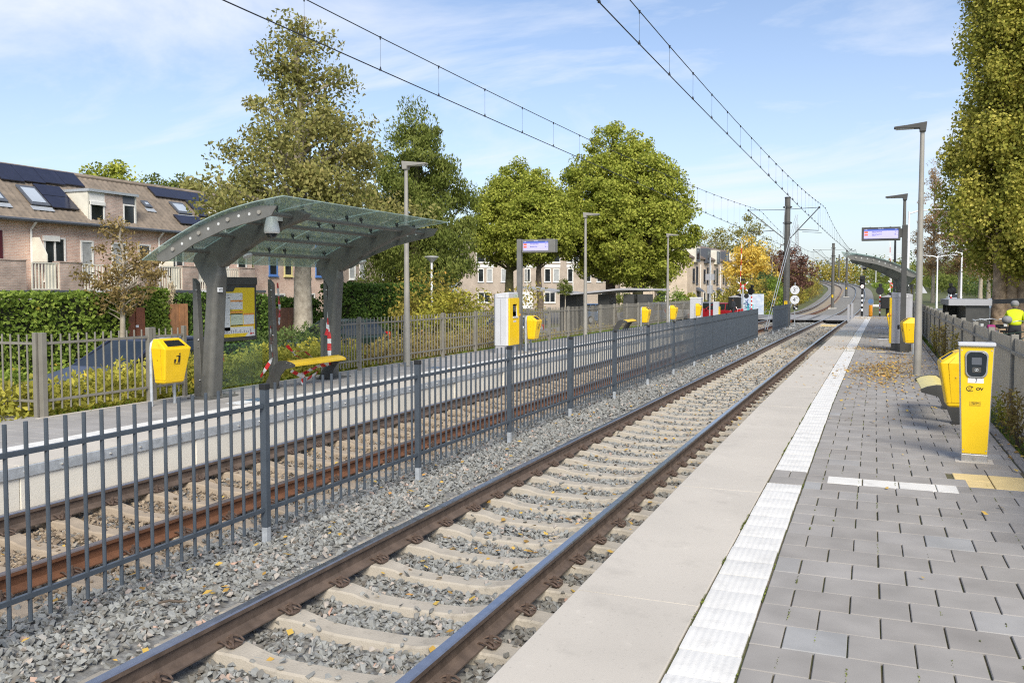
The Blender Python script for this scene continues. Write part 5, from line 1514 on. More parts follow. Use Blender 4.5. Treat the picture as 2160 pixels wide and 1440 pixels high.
for k in range(12):
    x = rg_.uniform(-1, .9); z = rg_.uniform(.3, 1.6); pts = [(x + rg_.uniform(-.3, .3), -.308, max(.1, min(1.75, z + rg_.uniform(-.45, .45)))) for _ in range(4)]
    mb.tube(pts, .045, 5, k % 2, flat=.2)
mb.build('spray_paint', ['graf_b', 'graf_t'], cbn)

# guy-wire pair leaning beside the mast
t = thing('guy_wire', 'pair of pale guy wires leaning towards the tall mast left of it', 'guy wire', (-5.15, 48.6, -.25))
mb = MB(); mb.tube([(0, 0, 0), (1.25, 4.0, 6.6)], .018, 6); mb.tube([(.12, 0, 0), (1.35, 4.0, 6.6)], .018, 6); mb.build('wire', 'galv', t)
MB().cbox((.05, 0, .08), (.3, .3, .16)).build('anchor', 'darkgrey', t)

# ------------------------------------------------------------------ street lamps
def make_street_lamp(label, loc, h):
    t = thing('street_lamp', label, 'street lamp', loc)
    MB().tube([(0, 0, 0), (0, 0, 1.0), (0, 0, 1.02), (0, 0, h - .3)], [.07, .07, .05, .045], 10).build('pole', 'whitecool', t, smooth=50)
    MB().lathe([(.05, h - .3), (.06, h - .26), (.32, h - .03), (.32, h), (.05, h + .03)], (0, 0, 0), 16).build('lamp_head', 'lampface', t, smooth=30)
    return t
make_street_lamp('white street lamp with a funnel shaped head in front of the green tree', (-17.86, 34.29, -.47), 4.0)
def make_twin_lamp(label, loc, h, rot=0, twin=True, grp='white road lamps'):
    t = thing('road_lamp', label, 'street lamp', loc, rot, grp)
    MB().tube([(0, 0, 0), (0, 0, h)], [.11, .06], 10).build('pole', 'whitecool', t, smooth=50)
    for s in ((-1, 1) if twin else (1,)):
        MB().tube([(0, 0, h - .15), (s * .5, 0, h), (s * 1.2, 0, h + .06)], [.05, .05, .04], 8).build('arm', 'whitecool', t)
        MB().cbox((s * 1.55, 0, h + .07), (.75, .22, .09)).build('lamp_head', 'machine', t, bevel=.03)
    return t
rl = make_twin_lamp('white twin-armed road lamp left of the poplars, beside the brown traffic island', (6.98, 105.5, 0), 5.75)
dup(rl, (8.43, 95.3, 0), 0, 'white twin-armed road lamp partly behind the poplar leaves')
sl = make_twin_lamp('white road lamp pole close behind the right pale lamp pole', (2.42, 63, 0), 7.2, 0, False)
for i, (x, y) in enumerate([(-1.9, 305), (2.0, 262), (5.0, 222), (5.8, 178)]):
    dup(sl, (x, y, tpt(y).z - .5), math.pi, 'white road lamp pole along the far bend, %s from the left' % ['first', 'second', 'third', 'fourth'][i])
t = thing('warning_sign', 'grey back of a triangular warning sign on a post beside the road', 'sign', (3.9, 76, -.05))
MB().cyl((0, 0, 0), (0, 0, 2.6), .04, .04, 8).build('post', 'galv', t); MB().prism([(-.45, 1.85), (.45, 1.85), (0, 2.62)], 'y', -.03, 0).build('sign_back', 'machine', t)
t = thing('park_bench', 'blue slatted bench on the grass behind the right fence', 'bench', (4.75, 64.5, -.05), .1)
mb = MB(); mb.box(-.95, .95, -.05, 0, .55, .68); mb.box(-.95, .95, -.05, 0, .75, .88); mb.build('backrest', 'car_grey', t); mb = MB(); mb.box(-.95, .95, 0, .4, .42, .46); mb.build('seat', 'car_grey', t)
for x in (-.75, .75): MB().box(x - .06, x + .06, -.06, .4, 0, .85).build('leg', 'darkgrey', t)

# ------------------------------------------------------------------ houses
def frame_window(mb_f, mb_p, y0, y1, z0, z1, x, fw=.07, mi=0, mull=0, depth=.05):
    """window in a wall facing +X at x"""
    mb_f.box(x - .04, x + depth, y0, y1, z1 - fw, z1, mi); mb_f.box(x - .04, x + depth, y0, y1, z0, z0 + fw, mi)
    mb_f.box(x - .04, x + depth, y0, y0 + fw, z0 + fw, z1 - fw, mi); mb_f.box(x - .04, x + depth, y1 - fw, y1, z0 + fw, z1 - fw, mi)
    for k in range(mull):
        yc = y0 + (y1 - y0) * (k + 1) / (mull + 1); mb_f.box(x - .04, x + depth, yc - fw / 2, yc + fw / 2, z0 + fw, z1 - fw, mi)
    mb_p.box(x - .03, x + .012, y0 + fw * .5, y1 - fw * .5, z0 + fw * .5, z1 - fw * .5)
def window(parent, y0, y1, z0, z1, x, frame='upvc', pane='pane', fw=.07, mull=0, sill=True, name='window'):
    a, b = MB(), MB(); frame_window(a, b, y0, y1, z0, z1, x, fw, 0, mull)
    w = a.build(name, frame, parent); b.build('pane', pane, w)
    if sill: MB().box(x - .02, x + .12, y0 - .05, y1 + .05, z0 - .07, z0 - .001).build('sill', frame, w)
    return w
def house_a(label, Y0, solar, burg, half=False, Lw=7.2, sky_=(), dorm=None):
    """terraced house facing +X; local origin: facade foot, y along the street"""
    t = thing('terraced_house', label, 'house', (-33.0, Y0, -.47), 0, 'terraced houses with solar panels')
    E = 5.52; RX, RZ = -2.55, 8.02
    MB().box(-5.4, 0, 0.001, Lw - .001, 0, E).build('wall', 'brickA', t)
    # pantiled roof: wavy courses
    nyy, cs = 96, 15
    V = []; F = []
    for j in range(cs):
        for jj in (0, 1):
            u = (j + jj) / cs
            for i in range(nyy + 1):
                y = -.002 + (Lw + .004) * i / nyy
                V.append((.35 + (RX - .35) * u, y, E - .08 + (RZ - E + .08) * u + .04 * (1 - jj) + .022 * math.cos(2 * math.pi * y / .3)))
        o = j * 2 * (nyy + 1)
        for i in range(nyy):
            F.append((o + i, o + i + 1, o + nyy + 1 + i + 1, o + nyy + 1 + i))
            if j: F.append((o - nyy - 1 + i, o - nyy - 1 + i + 1, o + i + 1, o + i))
    rf = np_mesh('roof', V, F, 'tileA', None, t, True)
    MB().prism([(.30, E - .12), (RX, RZ - .05), (-5.5, E - .12)], 'y', .02, Lw - .02).build('roof_core', 'tileA', rf)
    mb = MB(); mb.tube([(RX, 0, RZ + .02), (RX, Lw, RZ + .02)], .13, 8); mb.build('ridge', 'tileA', rf)
    MB().tube([(.42, 0, E - .06), (.42, Lw, E - .06)], .075, 8).build('gutter', 'slate', t)
    MB().tube([(.40, -.02 if Y0 < 26 else .02, E - .1), (.06, .02, E - .45), (.06, .02, 0)], .05, 8).build('downpipe', 'upvc', t)
    def onroof(u, h=.10): return Vector((.35 + (RX - .35) * u, 0, E - .08 + (RZ - E + .08) * u + h))
    def slab(name, y0, y1, u0, u1, h, mat, th=.05, parent=rf):
        a, b = onroof(u0, h), onroof(u1, h); n = Vector((RZ - E, 0, -(RX))).normalized() * th
        mb = MB(); v = [(a.x, y0, a.z), (a.x, y1, a.z), (b.x, y1, b.z), (b.x, y0, b.z)]
        mb.add(v + [(p[0] + n.x, p[1], p[2] + n.z) for p in v], [(0, 1, 2, 3), (4, 5, 6, 7), (0, 1, 5, 4), (1, 2, 6, 5), (2, 3, 7, 6), (3, 0, 4, 7)])
        return mb.build(name, mat, parent)
    for y0, y1, u0, u1 in solar:
        p = slab('solar_panel', y0 + .01, y1 - .01, u0 + .003, u1 - .003, .13, 'solar')
        slab('panel_frame', y0, y1, u0, u1, .12, 'solarline', .045, p)
    for y0, y1, u0, u1 in sky_:
        p = slab('skylight', y0, y1, u0, u1, .10, 'slate', .07); slab('pane', y0 + .12, y1 - .12, u0 + .04, u1 - .045, .115, 'panelit', .075, p)
        slab('flashing', y0 - .08, y1 + .08, u0 - .07, u0, .06, 'galv', .02, p)
    if dorm:
        # dormer
        dz0, dz1 = E - .05, E + 1.50
        d0, d1 = dorm
        dm = MB().prism([(.02, dz0), (.02, dz1), (-1.5, dz1)], 'y', d0, d0 + .1).build('dormer_cheek', 'cream', t)
        MB().prism([(.02, dz0), (.02, dz1), (-1.5, dz1)], 'y', d1 - .1, d1).build('dormer_cheek', 'cream', t)
        mb = MB(); mb.box(-1.75, .14, d0 - .06, d1 + .06, dz1, dz1 + .12); mb.build('dormer_roof', 'galv', dm)
        mb = MB(); mb.box(-.15, .02, d0 + .1, d0 + .95, dz1 - .42, dz1, 0); mb.box(-.15, .03, d0 + .95, d1 - .85, dz0, dz1, 1); mb.box(-.15, .02, d1 - .85, d1 - .1, dz1 - .38, dz1, 2)
        mb.build('dormer_front', ['upvc', 'brickA2', 'slate'], dm)
        window(dm, d0 + .1, d0 + .93, dz0 + .02, dz1 - .42, .0, mull=0); window(dm, d1 - .83, d1 - .08, dz0 + .05, dz1 - .40, .0)
        MB().box(0, .10, d0 + .1, d0 + .93, dz1 - .60, dz1 - .44).build('shutter_box', 'upvc', dm)
    # first floor doors and windows
    fl = 2.92
    fr = 'burgundy' if burg else 'upvc'
    if half:
        window(t, 4.0, 5.9, fl, fl + 2.05, 0, fr, 'curtain', .12, 1)
    else:
        window(t, .65, 1.75, fl, fl + 1.9, 0, 'upvc', 'pane', .08, 1); MB().box(0, .12, .60, 1.40, fl + 1.72, fl + 1.96).build('shutter_box', 'upvc', t)
        window(t, 2.55, 3.25, fl + .1, fl + 1.85, 0, 'upvc', 'curtain', .08); window(t, 4.3, 5.2, fl + .1, fl + 1.85, 0, 'upvc', 'curtain', .08); window(t, 5.9, 6.7, fl + .1, fl + 1.85, 0, 'upvc', 'pane', .08)
    # ground floor bay with brick parapets and railings above
    G = .95; gt = 2.83
    MB().box(0, G, .05, Lw - .05, 0, gt - .45).build('ground_floor', 'brickA', t)
    MB().box(0, G + .06, .05, Lw - .05, gt - .45, gt - .32).build('balcony_slab', 'slate', t)
    for (a, b, h) in ((.62, 1.75, 3.70), (4.9, 6.2, 3.72)):
        MB().box(G - .35, G + .04, a, b, 0.0, h).build('parapet', 'brickA2', t)
        MB().box(G - .38, G + .07, a - .02, b + .02, h, h + .05).build('coping', 'brickA2', t)
    def railing(a, b):
        mb = MB(); z0, z1 = gt - .30, 3.68; mb.box(G - .05, G, a, b, z1 - .05, z1); mb.box(G - .05, G, a, b, z0, z0 + .05); n = int((b - a) / .155)
        for k in range(n + 1): y = a + (b - a) * k / n; mb.box(G - .045, G - .01, y - .025, y + .025, z0, z1)
        mb.build('balcony_railing', 'cream', t)
    railing(-.68, .60); railing(1.77, 3.1); railing(3.1, 4.86)
    mb = MB(); mb.prism([(-.02, 3.72), (.95, 3.70), (.95, 4.0), (.5, 4.75), (-.02, 4.75)], 'y', .02, .07); mb.box(G - .06, G - .03, .0, .42, gt - .25, 3.66); mb.build('privacy_screen', 'cream', t)
    for (y0, y1) in ((.06, .55), (1.9, 3.0), (3.6, 4.7), (6.3, 7.05)):
        window(t, y0, y1, 1.0, 2.28, G, 'upvc', 'pane', .10, 0, False)
    MB().box(G, G + .04, .06, .58, 2.33, 2.5).build('fascia_board', 'burgundy' if burg or Y0 > 25 else 'slate', t)
    mb = MB(); mb.tube([(G + .12, 1.85, 2.42), (G + .12, 3.3, 2.42)], .09, 8); mb.build('awning_case', 'machine', t)
    return t
house_a('brick terraced house cut by the left edge, burgundy window frames', 19.36, [(3.7 + i * 1.12, 4.82 + i * 1.12, .70, .98) for i in range(3)], True, True, 7.2, [(5.6, 6.5, .245, .41)])
house_a('brick terraced house with a long top row of solar panels left of young tree', 26.56, [(-.06 + i * 1.12, 1.06 + i * 1.12, .655 + .022 * i, .975) for i in range(4)] + [(1.40, 2.80, .44, .645), (1.40, 2.80, .22, .435)], False, False, 7.2, [(.42, 1.34, .245, .585)], (3.0, 5.85))
house_a('brick terraced house with an L of solar panels, half behind the tram shelter', 33.76, [(1.7, 3.15, .72, .93), (3.15, 4.6, .72, .93), (4.6, 6.05, .72, .93), (3.8, 4.75, .365, .715), (1.72, 3.2, .15, .335), (3.2, 4.75, .15, .335)], False, False, 7.2, [(.22, .66, .45, .58), (2.32, 3.3, .39, .635)], (4.85, 7.15))

def block(name, label, loc, L, H, mat, rows, rotz=0, depth=9, roof=None, cat='house', group=None):
    """flat-topped block facing local +X, windows = (y0, y1, z0, z1, frame, pane, mull)"""
    t = thing(name, label, cat, loc, rotz, group)
    MB().box(-depth, 0, 0, L, 0, H).build('wall', mat, t)
    MB().box(-depth - .1, .12, -.1, L + .1, H, H + .28).build('roof', roof or 'slate', t)
    for (y0, y1, z0, z1, f, p, m_) in rows:
        window(t, y0, y1, z0, z1, 0, f, p, .09, m_)
    return t
rows = []
for y, f in ((.45, 'yelframe'), (2.75, 'blueframe'), (4.25, 'yelframe'), (6.2, 'yelframe'), (7.6, 'blueframe')):
    for z in (3.4, 5.35):
        rows.append((y, y + .85, z, z + 1.55, f, 'pane', 0))
for y in (.6, 3.0, 6.2): rows.append((y, y + 1.3, 1.2, 2.3, 'upvc', 'pane', 1))
block('flat_block', 'pink brick block with blue and yellow window frames seen under the shelter roof', (-34, 41.0, -.47), 8.9, 7.3, 'brickA', rows, group='blocks behind the trees')
rows = []
for y in (1.6, 4.0, 5.4, 8.6, 10.2, 12.6):
    for z in (3.3, 6.0): rows.append((y, y + .85, z, z + 1.5, 'upvc', 'pane' if int(y * 3) % 2 else 'curtain', 0))
block('flat_block', 'dull brown brick block with narrow white windows behind the tall hedge', (-35, 50.2, -.47), 15, 8.2, 'brickC', rows, group='blocks behind the trees')
# long block facing the camera
ang = math.atan2(109.65 - 99.2, -22.48 + 48.03)
rows = []
def rowD(y, w, lvl, f='upvc', p='pane', m_=0, h=1.7):
    z = {0: .95, 1: 3.55, 2: 6.0}[lvl]; rows.append((y, y + w, z, z + h, f, p, m_))
for y, w, p in ((2.6, .75, 'pane'), (3.7, .75, 'curtain'), (5.5, .85, 'curtain'), (8.5, .75, 'pane'), (11.0, .8, 'pane'), (12.1, .8, 'curtain'), (13.9, .7, 'pane'), (16.3, .6, 'pane'), (17.6, .8, 'pane'), (18.7, .75, 'pane'), (21.0, .8, 'curtain'), (22.4, .8, 'pane'), (24.6, .9, 'pane'), (26.2, .9, 'pane')): rowD(y, w, 1, p=p)
for y, w in ((2.4, 2.2), (8.2, 2.0), (11.0, 2.0), (13.8, 1.6), (17.4, 2.1), (21.0, 2.2), (24.6, 2.2)): rowD(y, w, 2, m_=1, h=1.25)
for y, w in ((2.6, 1.6), (11.0, 1.4), (14.0, 1.2), (18.2, 1.2), (20.5, 1.2), (25.3, .8), (26.6, .8)): rowD(y, w, 0, m_=1, h=1.35)
tD = block('apartment_block', 'long grey-brown three-storey block behind the round trees', (-48.03, 99.2, -.5), 27.6, 8.6, 'brickD', rows, ang - math.pi / 2, roof='tileE', cat='apartment block')
for y, w in ((2.4, 2.2), (8.2, 2.0), (11.0, 2.0), (13.8, 1.6), (17.4, 2.1), (21.0, 2.2), (24.6, 2.2)): MB().box(0, .05, y, y + w, 5.35, 5.75).build('white_panel', 'upvc', tD)
MB().box(0, .06, 8.0, 9.5, .2, 2.3).build('garage_door', 'upvc', tD)
for y in (8.8, 14.6, 21.0): MB().tube([(.08, y, 0), (.08, y, 8.5)], .07, 6).build('downpipe', 'upvc', tD)
MB().box(-.02, .05, 23.7, 24.6, 0, 2.3).build('front_door', 'black', tD); MB().prism([(0, 2.5), (.7, 2.3), (0, 2.9)], 'y', 23.4, 24.9).build('door_canopy', 'slate', tD)
# cream terrace running away from the camera
tE = thing('terraced_house', 'cream brick terrace with gable, solar panels and dark bays right of the round tree', 'house', (-20.2, 105.2, -.5), math.atan2(50, 3.68) - math.pi / 2)
LE = 40.5
MB().box(-8.5, 0, 0, LE, 0, 6.5).build('wall', 'brickE', tE)
MB().prism([(-8.5, 6.5), (0.0, 6.5), (-3.6, 8.5), (-4.4, 8.5)], 'y', 0.02, .3).build('gable', 'cream', tE)
rE = MB().prism([(-8.9, 6.45), (.25, 6.45), (.2, 6.65), (-4.1, 8.95), (-8.9, 6.65)], 'y', .3, LE).build('roof', 'tileE', tE)
for k in range(2):
    y0 = 5 + k * 3.2; mb = MB(); mb.add([(-1.3, y0, 7.56), (-1.3, y0 + 2.8, 7.56), (-3.7, y0 + 2.8, 8.84), (-3.7, y0, 8.84)], [(0, 1, 2, 3)]); p = mb.build('solar_panel', 'car_sky', rE)
for k in range(7):
    y0 = 2.2 + k * 5.4
    dm = MB().box(-3, .35, y0 + .4, y0 + 2.6, 6.0, 7.9).build('dormer', 'cream' if k % 2 == 0 else 'slate', tE)
    window(dm, y0 + .7, y0 + 2.3, 6.2, 7.7, .35, 'slate', 'pane', .1)
    window(tE, y0 + .3, y0 + 1.3, 3.5, 5.2, 0, 'slate', 'pane', .12); window(tE, y0 + 1.9, y0 + 2.9, 3.3, 5.5, 0, 'slate', 'pane', .12); window(tE, y0 + .4, y0 + 1.6, .7, 2.3, 0, 'upvc', 'pane', .12)
    MB().box(0, .05, y0 + 2.4, y0 + 3.4, 0, 2.3).build('front_door', 'slate', tE); MB().prism([(0, 2.5), (.8, 2.3), (0, 2.9)], 'y', y0 + 2.1, y0 + 3.7).build('door_canopy', 'slate', tE)
    MB().tube([(.08, y0 + 3.9, 0), (.08, y0 + 3.9, 5.8)], .07, 6).build('downpipe', 'upvc', tE)
for x in (-6.2, -3.2):
    for z in (.9, 3.5):
        w = MB().box(x - .6, x + .6, -.05, .02, z, z + 1.6).build('window', 'upvc', tE); MB().box(x - .5, x + .5, -.06, -.02, z + .1, z + 1.5).build('pane', 'pane', w)

# ------------------------------------------------------------------ bike shelters
t = thing('bike_canopy', 'low dark canopy with a folded flat roof on dark boxes across the street', 'bike shelter', (-14.4, 43.2, -.47), 0)
mb = MB(); mb.add([(-2.4, -1.2, 2.62), (.55, -1.5, 2.28), (.55, 1.8, 2.28), (-2.4, 1.5, 2.62), (-2.4, -1.2, 2.70), (.55, -1.5, 2.36), (.55, 1.8, 2.36), (-2.4, 1.5, 2.70)], [(0, 1, 2, 3), (4, 5, 6, 7), (0, 1, 5, 4), (1, 2, 6, 5), (2, 3, 7, 6), (3, 0, 4, 7)])
mb.add([(.55, -1.5, 2.28), (3.1, -1.2, 2.52), (5.0, 1.2, 2.50), (.55, 1.8, 2.28), (.55, -1.5, 2.36), (3.1, -1.2, 2.62), (5.0, 1.2, 2.58), (.55, 1.8, 2.36)], [(0, 1, 2, 3), (4, 5, 6, 7), (0, 1, 5, 4), (1, 2, 6, 5), (2, 3, 7, 6), (3, 0, 4, 7)])
mb.build('roof', 'machine2', t)
for x, w in ((.1, .9), (2.0, .6), (3.3, .55), (4.0, .5)): MB().box(x - w / 2, x + w / 2, -.6, .6, 0, 2.3).build('wall_box', 'darkgrey', t)
t = thing('bike_shed', 'charcoal bicycle shed with a thin roof running to the right edge', 'bike shelter', (2.62, 33.0, -.05))
mb = MB(); mb.box(1.02, 1.10, -.0, 3.3, 0, 1.55); mb.box(-.05, 1.1, 3.3, 3.36, 0, 1.55); mb.box(.02, .08, 0.0, 3.3, 0, 1.5)
mb.box(.08, 1.02, 1.0, 1.06, 0, 1.5)
mb = MB(); mb.box(.45, 1.15, -.05, .02, 0, 1.58); mb.box(.45, .50, .02, 3.4, 0, 1.55); mb.box(1.10, 1.15, .02, 3.4, 0, 1.55); mb.box(-.02, .02, 1.6, 1.66, 0, 1.55); mb.box(.0, .45, 3.36, 3.4, 0, 1.55)
mb.build('side_wall', 'darkgrey', t); mb = MB(); mb.box(-.08, 1.22, -.15, 3.45, 1.58, 1.78); mb.build('roof_edge', 'machine2', t)
mb = MB(); mb.add([(1.22, -.15, 1.64), (1.22, .5, 1.64), (5.5, -5.2, 1.90), (5.5, -6.2, 1.90), (1.22, -.15, 1.78), (1.22, .5, 1.78), (5.5, -5.2, 2.02), (5.5, -6.2, 2.02)], [(0, 1, 2, 3), (4, 5, 6, 7), (0, 1, 5, 4), (1, 2, 6, 5), (2, 3, 7, 6), (3, 0, 4, 7)]); mb.build('long_roof', 'darkgrey', t)
for x, y in ((3.4, -2.6), (5.3, -5.4)): MB().box(x - .05, x + .05, y - .05, y + .05, 0, 1.8).build('roof_post', 'darkgrey', t)

# ------------------------------------------------------------------ parked cars (local +Y is the nose)
def make_car(label, loc, rotz, paint, L=4.1, Wd=1.72, H=1.5, grp='cars parked across the street', hatch=True):
    t = thing('parked_car', label, 'car', loc, rotz, grp)
    h = L / 2; w = Wd / 2
    side = [(-h, .32), (-h, .75), (-h + .12, .92), (h - 1.25, .95), (h - .2, .72), (h, .55), (h, .3), (h - .25, .22), (-h + .25, .22)]
    mb = MB(); mb.prism(side, 'x', -w, w); body = mb.build('body', paint, t, bevel=.09, seg=3)
    rb = -h + (.12 if hatch else .75)
    def ring(z, y0, y1, ww): return [(-ww, y0, z), (ww, y0, z), (ww, y1, z), (-ww, y1, z)]
    mb = MB(); mb.loft([ring(.90, rb, h - 1.15, w - .06), ring(1.2, rb + .14, h - 1.7, w - .14), ring(H - .07, rb + .42, h - 2.1, w - .24)]); mb.build('cabin_glass', 'carglass', t, bevel=.05)
    mb = MB(); mb.loft([ring(H - .08, rb + .38, h - 2.08, w - .22), ring(H - .03, rb + .46, h - 2.2, w - .27), ring(H, rb + .7, h - 2.5, w - .42)])
    for s in (-1, 1):
        for ya, yb in ((h - 1.22, h - 2.1), ((rb + h - 1.9) / 2, (rb + h - 2.0) / 2), (rb + .05, rb + .42)):
            mb.beam((s * (w - .06), ya, .90), (s * (w - .235), yb, H - .06), .07, .05)
    mb.build('roof', paint, body, bevel=.02)
    for s in (-1, 1):
        for y in (-h + .75, h - .8):
            wh = MB().cyl((s * (w - .2), y, .31), (s * (w + .01), y, .31), .31, .31, 18).build('wheel', 'tyre', t); MB().cyl((s * (w + .008), y, .31), (s * (w + .02), y, .31), .19, .17, 12).build('rim', 'galv', wh)
        MB().box(s * (w - .28), s * (w - .02), -h - .015, -h + .12, .72, 1.02).build('tail_light', 'tail', t, bevel=.02); MB().box(s * (w - .42), s * (w - .06), h - .1, h + .0, .56, .70).build('headlight', 'lampface', t, bevel=.02)
        MB().cbox((s * (w + .08), h - 1.55, 1.0), (.16, .1, .12)).build('mirror', paint, t, bevel=.03)
    return t
make_car('dark blue hatchback with red tail lights parked behind the near yellow bin', (-14.6, 14.1, -.47), math.pi, 'car_blue')
make_car('silver saloon car parked beyond the fence right of the left ticket machine', (-13.9, 33.4, -.47), math.pi, 'car_silver', 4.4, 1.75, 1.46)
make_car('dark green car at the hedge just right of the shelter', (-17.2, 25.6, -.47), math.pi * .95, 'car_green', 4.2)
make_car('sky blue small car under the low dark canopy', (-19.4, 62, -.45), 1.2, 'car_sky', 3.8)
make_car('blue-grey car half hidden behind the pale round tree trunk', (-16.2, 68, -.45), 1.3, 'car_sky', 4.1)
make_car('light grey car left of the farthest left lamp pole', (-14.6, 71, -.45), 1.5, 'car_silver', 4.3)
make_car('dark grey car right of the farthest left lamp pole', (-12.9, 73, -.45), 1.5, 'car_grey', 4.2)
make_car('red car behind the farthest left bin', (-11.2, 70, -.45), 1.55, 'car_red', 4.1)
make_car('silver car on the road behind the poplar trunks', (8.6, 68, -.03), math.pi * 1.02, 'car_silver', 4.2, 1.75, 1.5, 'cars on the right road')
make_car('white distant car on the right road at the grass edge', (11.5, 140, 0), math.pi, 'whitecool', 4.2, 1.75, 1.5, 'cars on the right road')
# ------------------------------------------------------------------ trees
tree('autumn_tree', 'tall thinning brown-green tree with pale trunk behind the near shelter',
     (-19.23, 26.7, -.47), [(4.1, 1.6), (4.5, 3.1), (5.3, 3.8), (6.2, 3.3), (7.6, 2.7), (8.8, 1.9), (10.0, 1.35), (11.2, .95), (12.5, .5), (13.2, .15)], .37, 33000, .16, 'lf_brown', 'barkpale', 21,
     nclus=230, rc=.66, lump=.34, shell=.42, droop=.6, wid=.55, twig=.5, trunk_top=12.4, nlimb=26)
tree('young_tree', 'slim young tree with pale trunk and sparse brownish leaves before the brick houses',
     (-19.0, 18.1, -.47), [(1.75, .5), (2.2, 1.05), (2.9, 1.1), (3.5, .72), (4.1, .38), (4.75, .1)], .085, 3400, .105, 'lf_young', 'barkpale', 22, nclus=60, rc=.30, lump=.35, shell=.5, wid=.5, twig=.7, trunk_top=4.5, nlimb=8, wob=.03)
tree('weeping_tree', 'dense green tree with drooping leaves right of the tall brown tree',
     (-21.6, 39.8, -.47), [(2.6, 1.9), (3.6, 2.8), (5.2, 3.0), (7, 2.75), (8.2, 2.4), (9.4, 1.85), (10.5, 1.15), (11.4, .45), (12.0, .1)], .36, 60000, .20, 'lf_green', 'barkgreen', 23, nclus=260, rc=.62, lump=.28, shell=.42, droop=1.6, wid=.34, twig=.3, trunk_top=10.8)
tree('slender_tree', 'small thin tree with dark trunk in front of the dull brown block',
     (-26.5, 47, -.47), [(2.2, .9), (3.2, 1.6), (4.8, 1.8), (6.2, 1.2), (7, .4)], .14, 5000, .17, 'lf_green', 'bark', 26, nclus=50, rc=.55, lump=.4, wid=.45, droop=.8, trunk_top=6.5)
GR = 'round lime trees by the grey-brown block'
tree('round_tree', 'round crowned tree behind the left display, rear trunk', (-23.7, 57.3, -.47), [(4.6, 1.7), (5.3, 2.9), (6.8, 3.25), (8.6, 2.7), (10.2, 1.7), (11.4, .5)], .42, 52000, .165, 'lf_lime', 'barkgreen', 24, nclus=360, rc=.62, lump=.09, shell=.30, group=GR, wid=.75, trunk_top=9, lean=(.3, 0))
tree('round_tree', 'round crowned tree with a thin crooked dark trunk below the left display', (-21.0, 56.4, -.47), [(4.6, 1.2), (5.2, 2.2), (6.5, 2.7), (8.0, 2.3), (9.4, 1.4), (10.6, .4)], .28, 38000, .165, 'lf_lime', 'bark', 25, nclus=300, rc=.60, lump=.09, shell=.30, group=GR, wid=.75, trunk_top=8.5, wob=.1)
tree('round_tree', 'biggest round green-gold tree, left trunk of the pair by the low canopy', (-17.5, 62.0, -.47), [(3.7, 2.3), (4.8, 3.7), (6.8, 4.2), (9.0, 4.0), (11.2, 3.0), (13.2, 1.7), (14.5, .5)], .45, 72000, .175, 'lf_lime', 'bark', 27, nclus=480, rc=.66, lump=.09, shell=.30, group=GR, wid=.75, trunk_top=12)
tree('round_tree', 'big round green-gold tree with a smooth green trunk, right one of the pair', (-15.1, 60.6, -.47), [(3.1, 1.8), (4.2, 3.3), (6.2, 3.95), (8.4, 3.7), (10.4, 2.7), (12.2, 1.3), (13.4, .4)], .46, 64000, .175, 'lf_lime', 'barkgreen', 28, nclus=460, rc=.66, lump=.09, shell=.30, group=GR, wid=.75, trunk_top=11, shift=.03)
tree('topiary_tree', 'small ball shaped standard tree in front of the low dark canopy', (-14.15, 41.7, -.47), [(2.24, .12), (2.36, .34), (2.63, .43), (2.90, .34), (3.04, .1)], .035, 2600, .085, 'lf_green', 'barkpale', 29, nclus=60, rc=.12, lump=.05, wid=.3, trunk_top=2.7, wob=.004, limbs=False)
GP = 'tall poplars behind the right fence'
def poplar(label, loc, seed, stems, s=1.0, r=1.0):
    return tree('poplar_tree', label, loc, [(2.9, .8 * r), (3.5, 1.7 * r), (4.6, 2.25 * r), (6, 2.25 * r), (8, 2.0 * r), (11, 1.75 * r), (14, 1.5 * r), (17, 1.1 * r), (20, .4)], .42, int(150000 * s), .115, 'lf_poplar', 'barkpop', seed, nclus=820, rc=.44, squash=1.5, lump=.14, shell=.40, group=GP, wid=.8, trunk_top=18, stems=stems, wob=.05, nlimb=20, twig=.25)
poplar('tall poplar on three joined trunks closest to the bicycle shed', (4.85, 35.9, -.06), 31, [(-.42, 0, .6), (0, .15, .85), (.42, -.05, .8)])
poplar('tall poplar at the right edge beside the person in the lime jacket', (6.35, 35.2, -.06), 32, None, 1.0)
tree('yellow_tree', 'bright yellow autumn tree in front of the cream terrace', (-12.6, 102.9, -.4), [(1.4, 1.0), (2.4, 2.5), (3.6, 3.0), (5.4, 2.7), (7.0, 1.8), (8.3, .5)], .18, 7000, .28, 'lf_yellow', 'bark', 33, nclus=110, rc=.8, lump=.3, shell=.45, wid=.6, trunk_top=8, nlimb=16, twig=.4)
tree('copper_tree', 'dark copper-red tree behind the tall mast', (-11.0, 132, .3), [(1, 2.2), (3, 3.9), (5, 3.7), (6.8, 2.2), (7.8, .6)], .22, 8000, .34, 'lf_purple', 'bark', 34, nclus=90, rc=.95, lump=.3, wid=.6, trunk_top=7)
tree('bare_tree', 'thin almost bare tree left of the tall mast', (-9.6, 97, -.3), [(2, .6), (3.6, 1.1), (5.4, 1.2), (7, .5)], .07, 420, .18, 'lf_redshrub', 'barkpale', 35, nclus=44, rc=.3, trunk_top=6.8, nlimb=12, twig=.95)
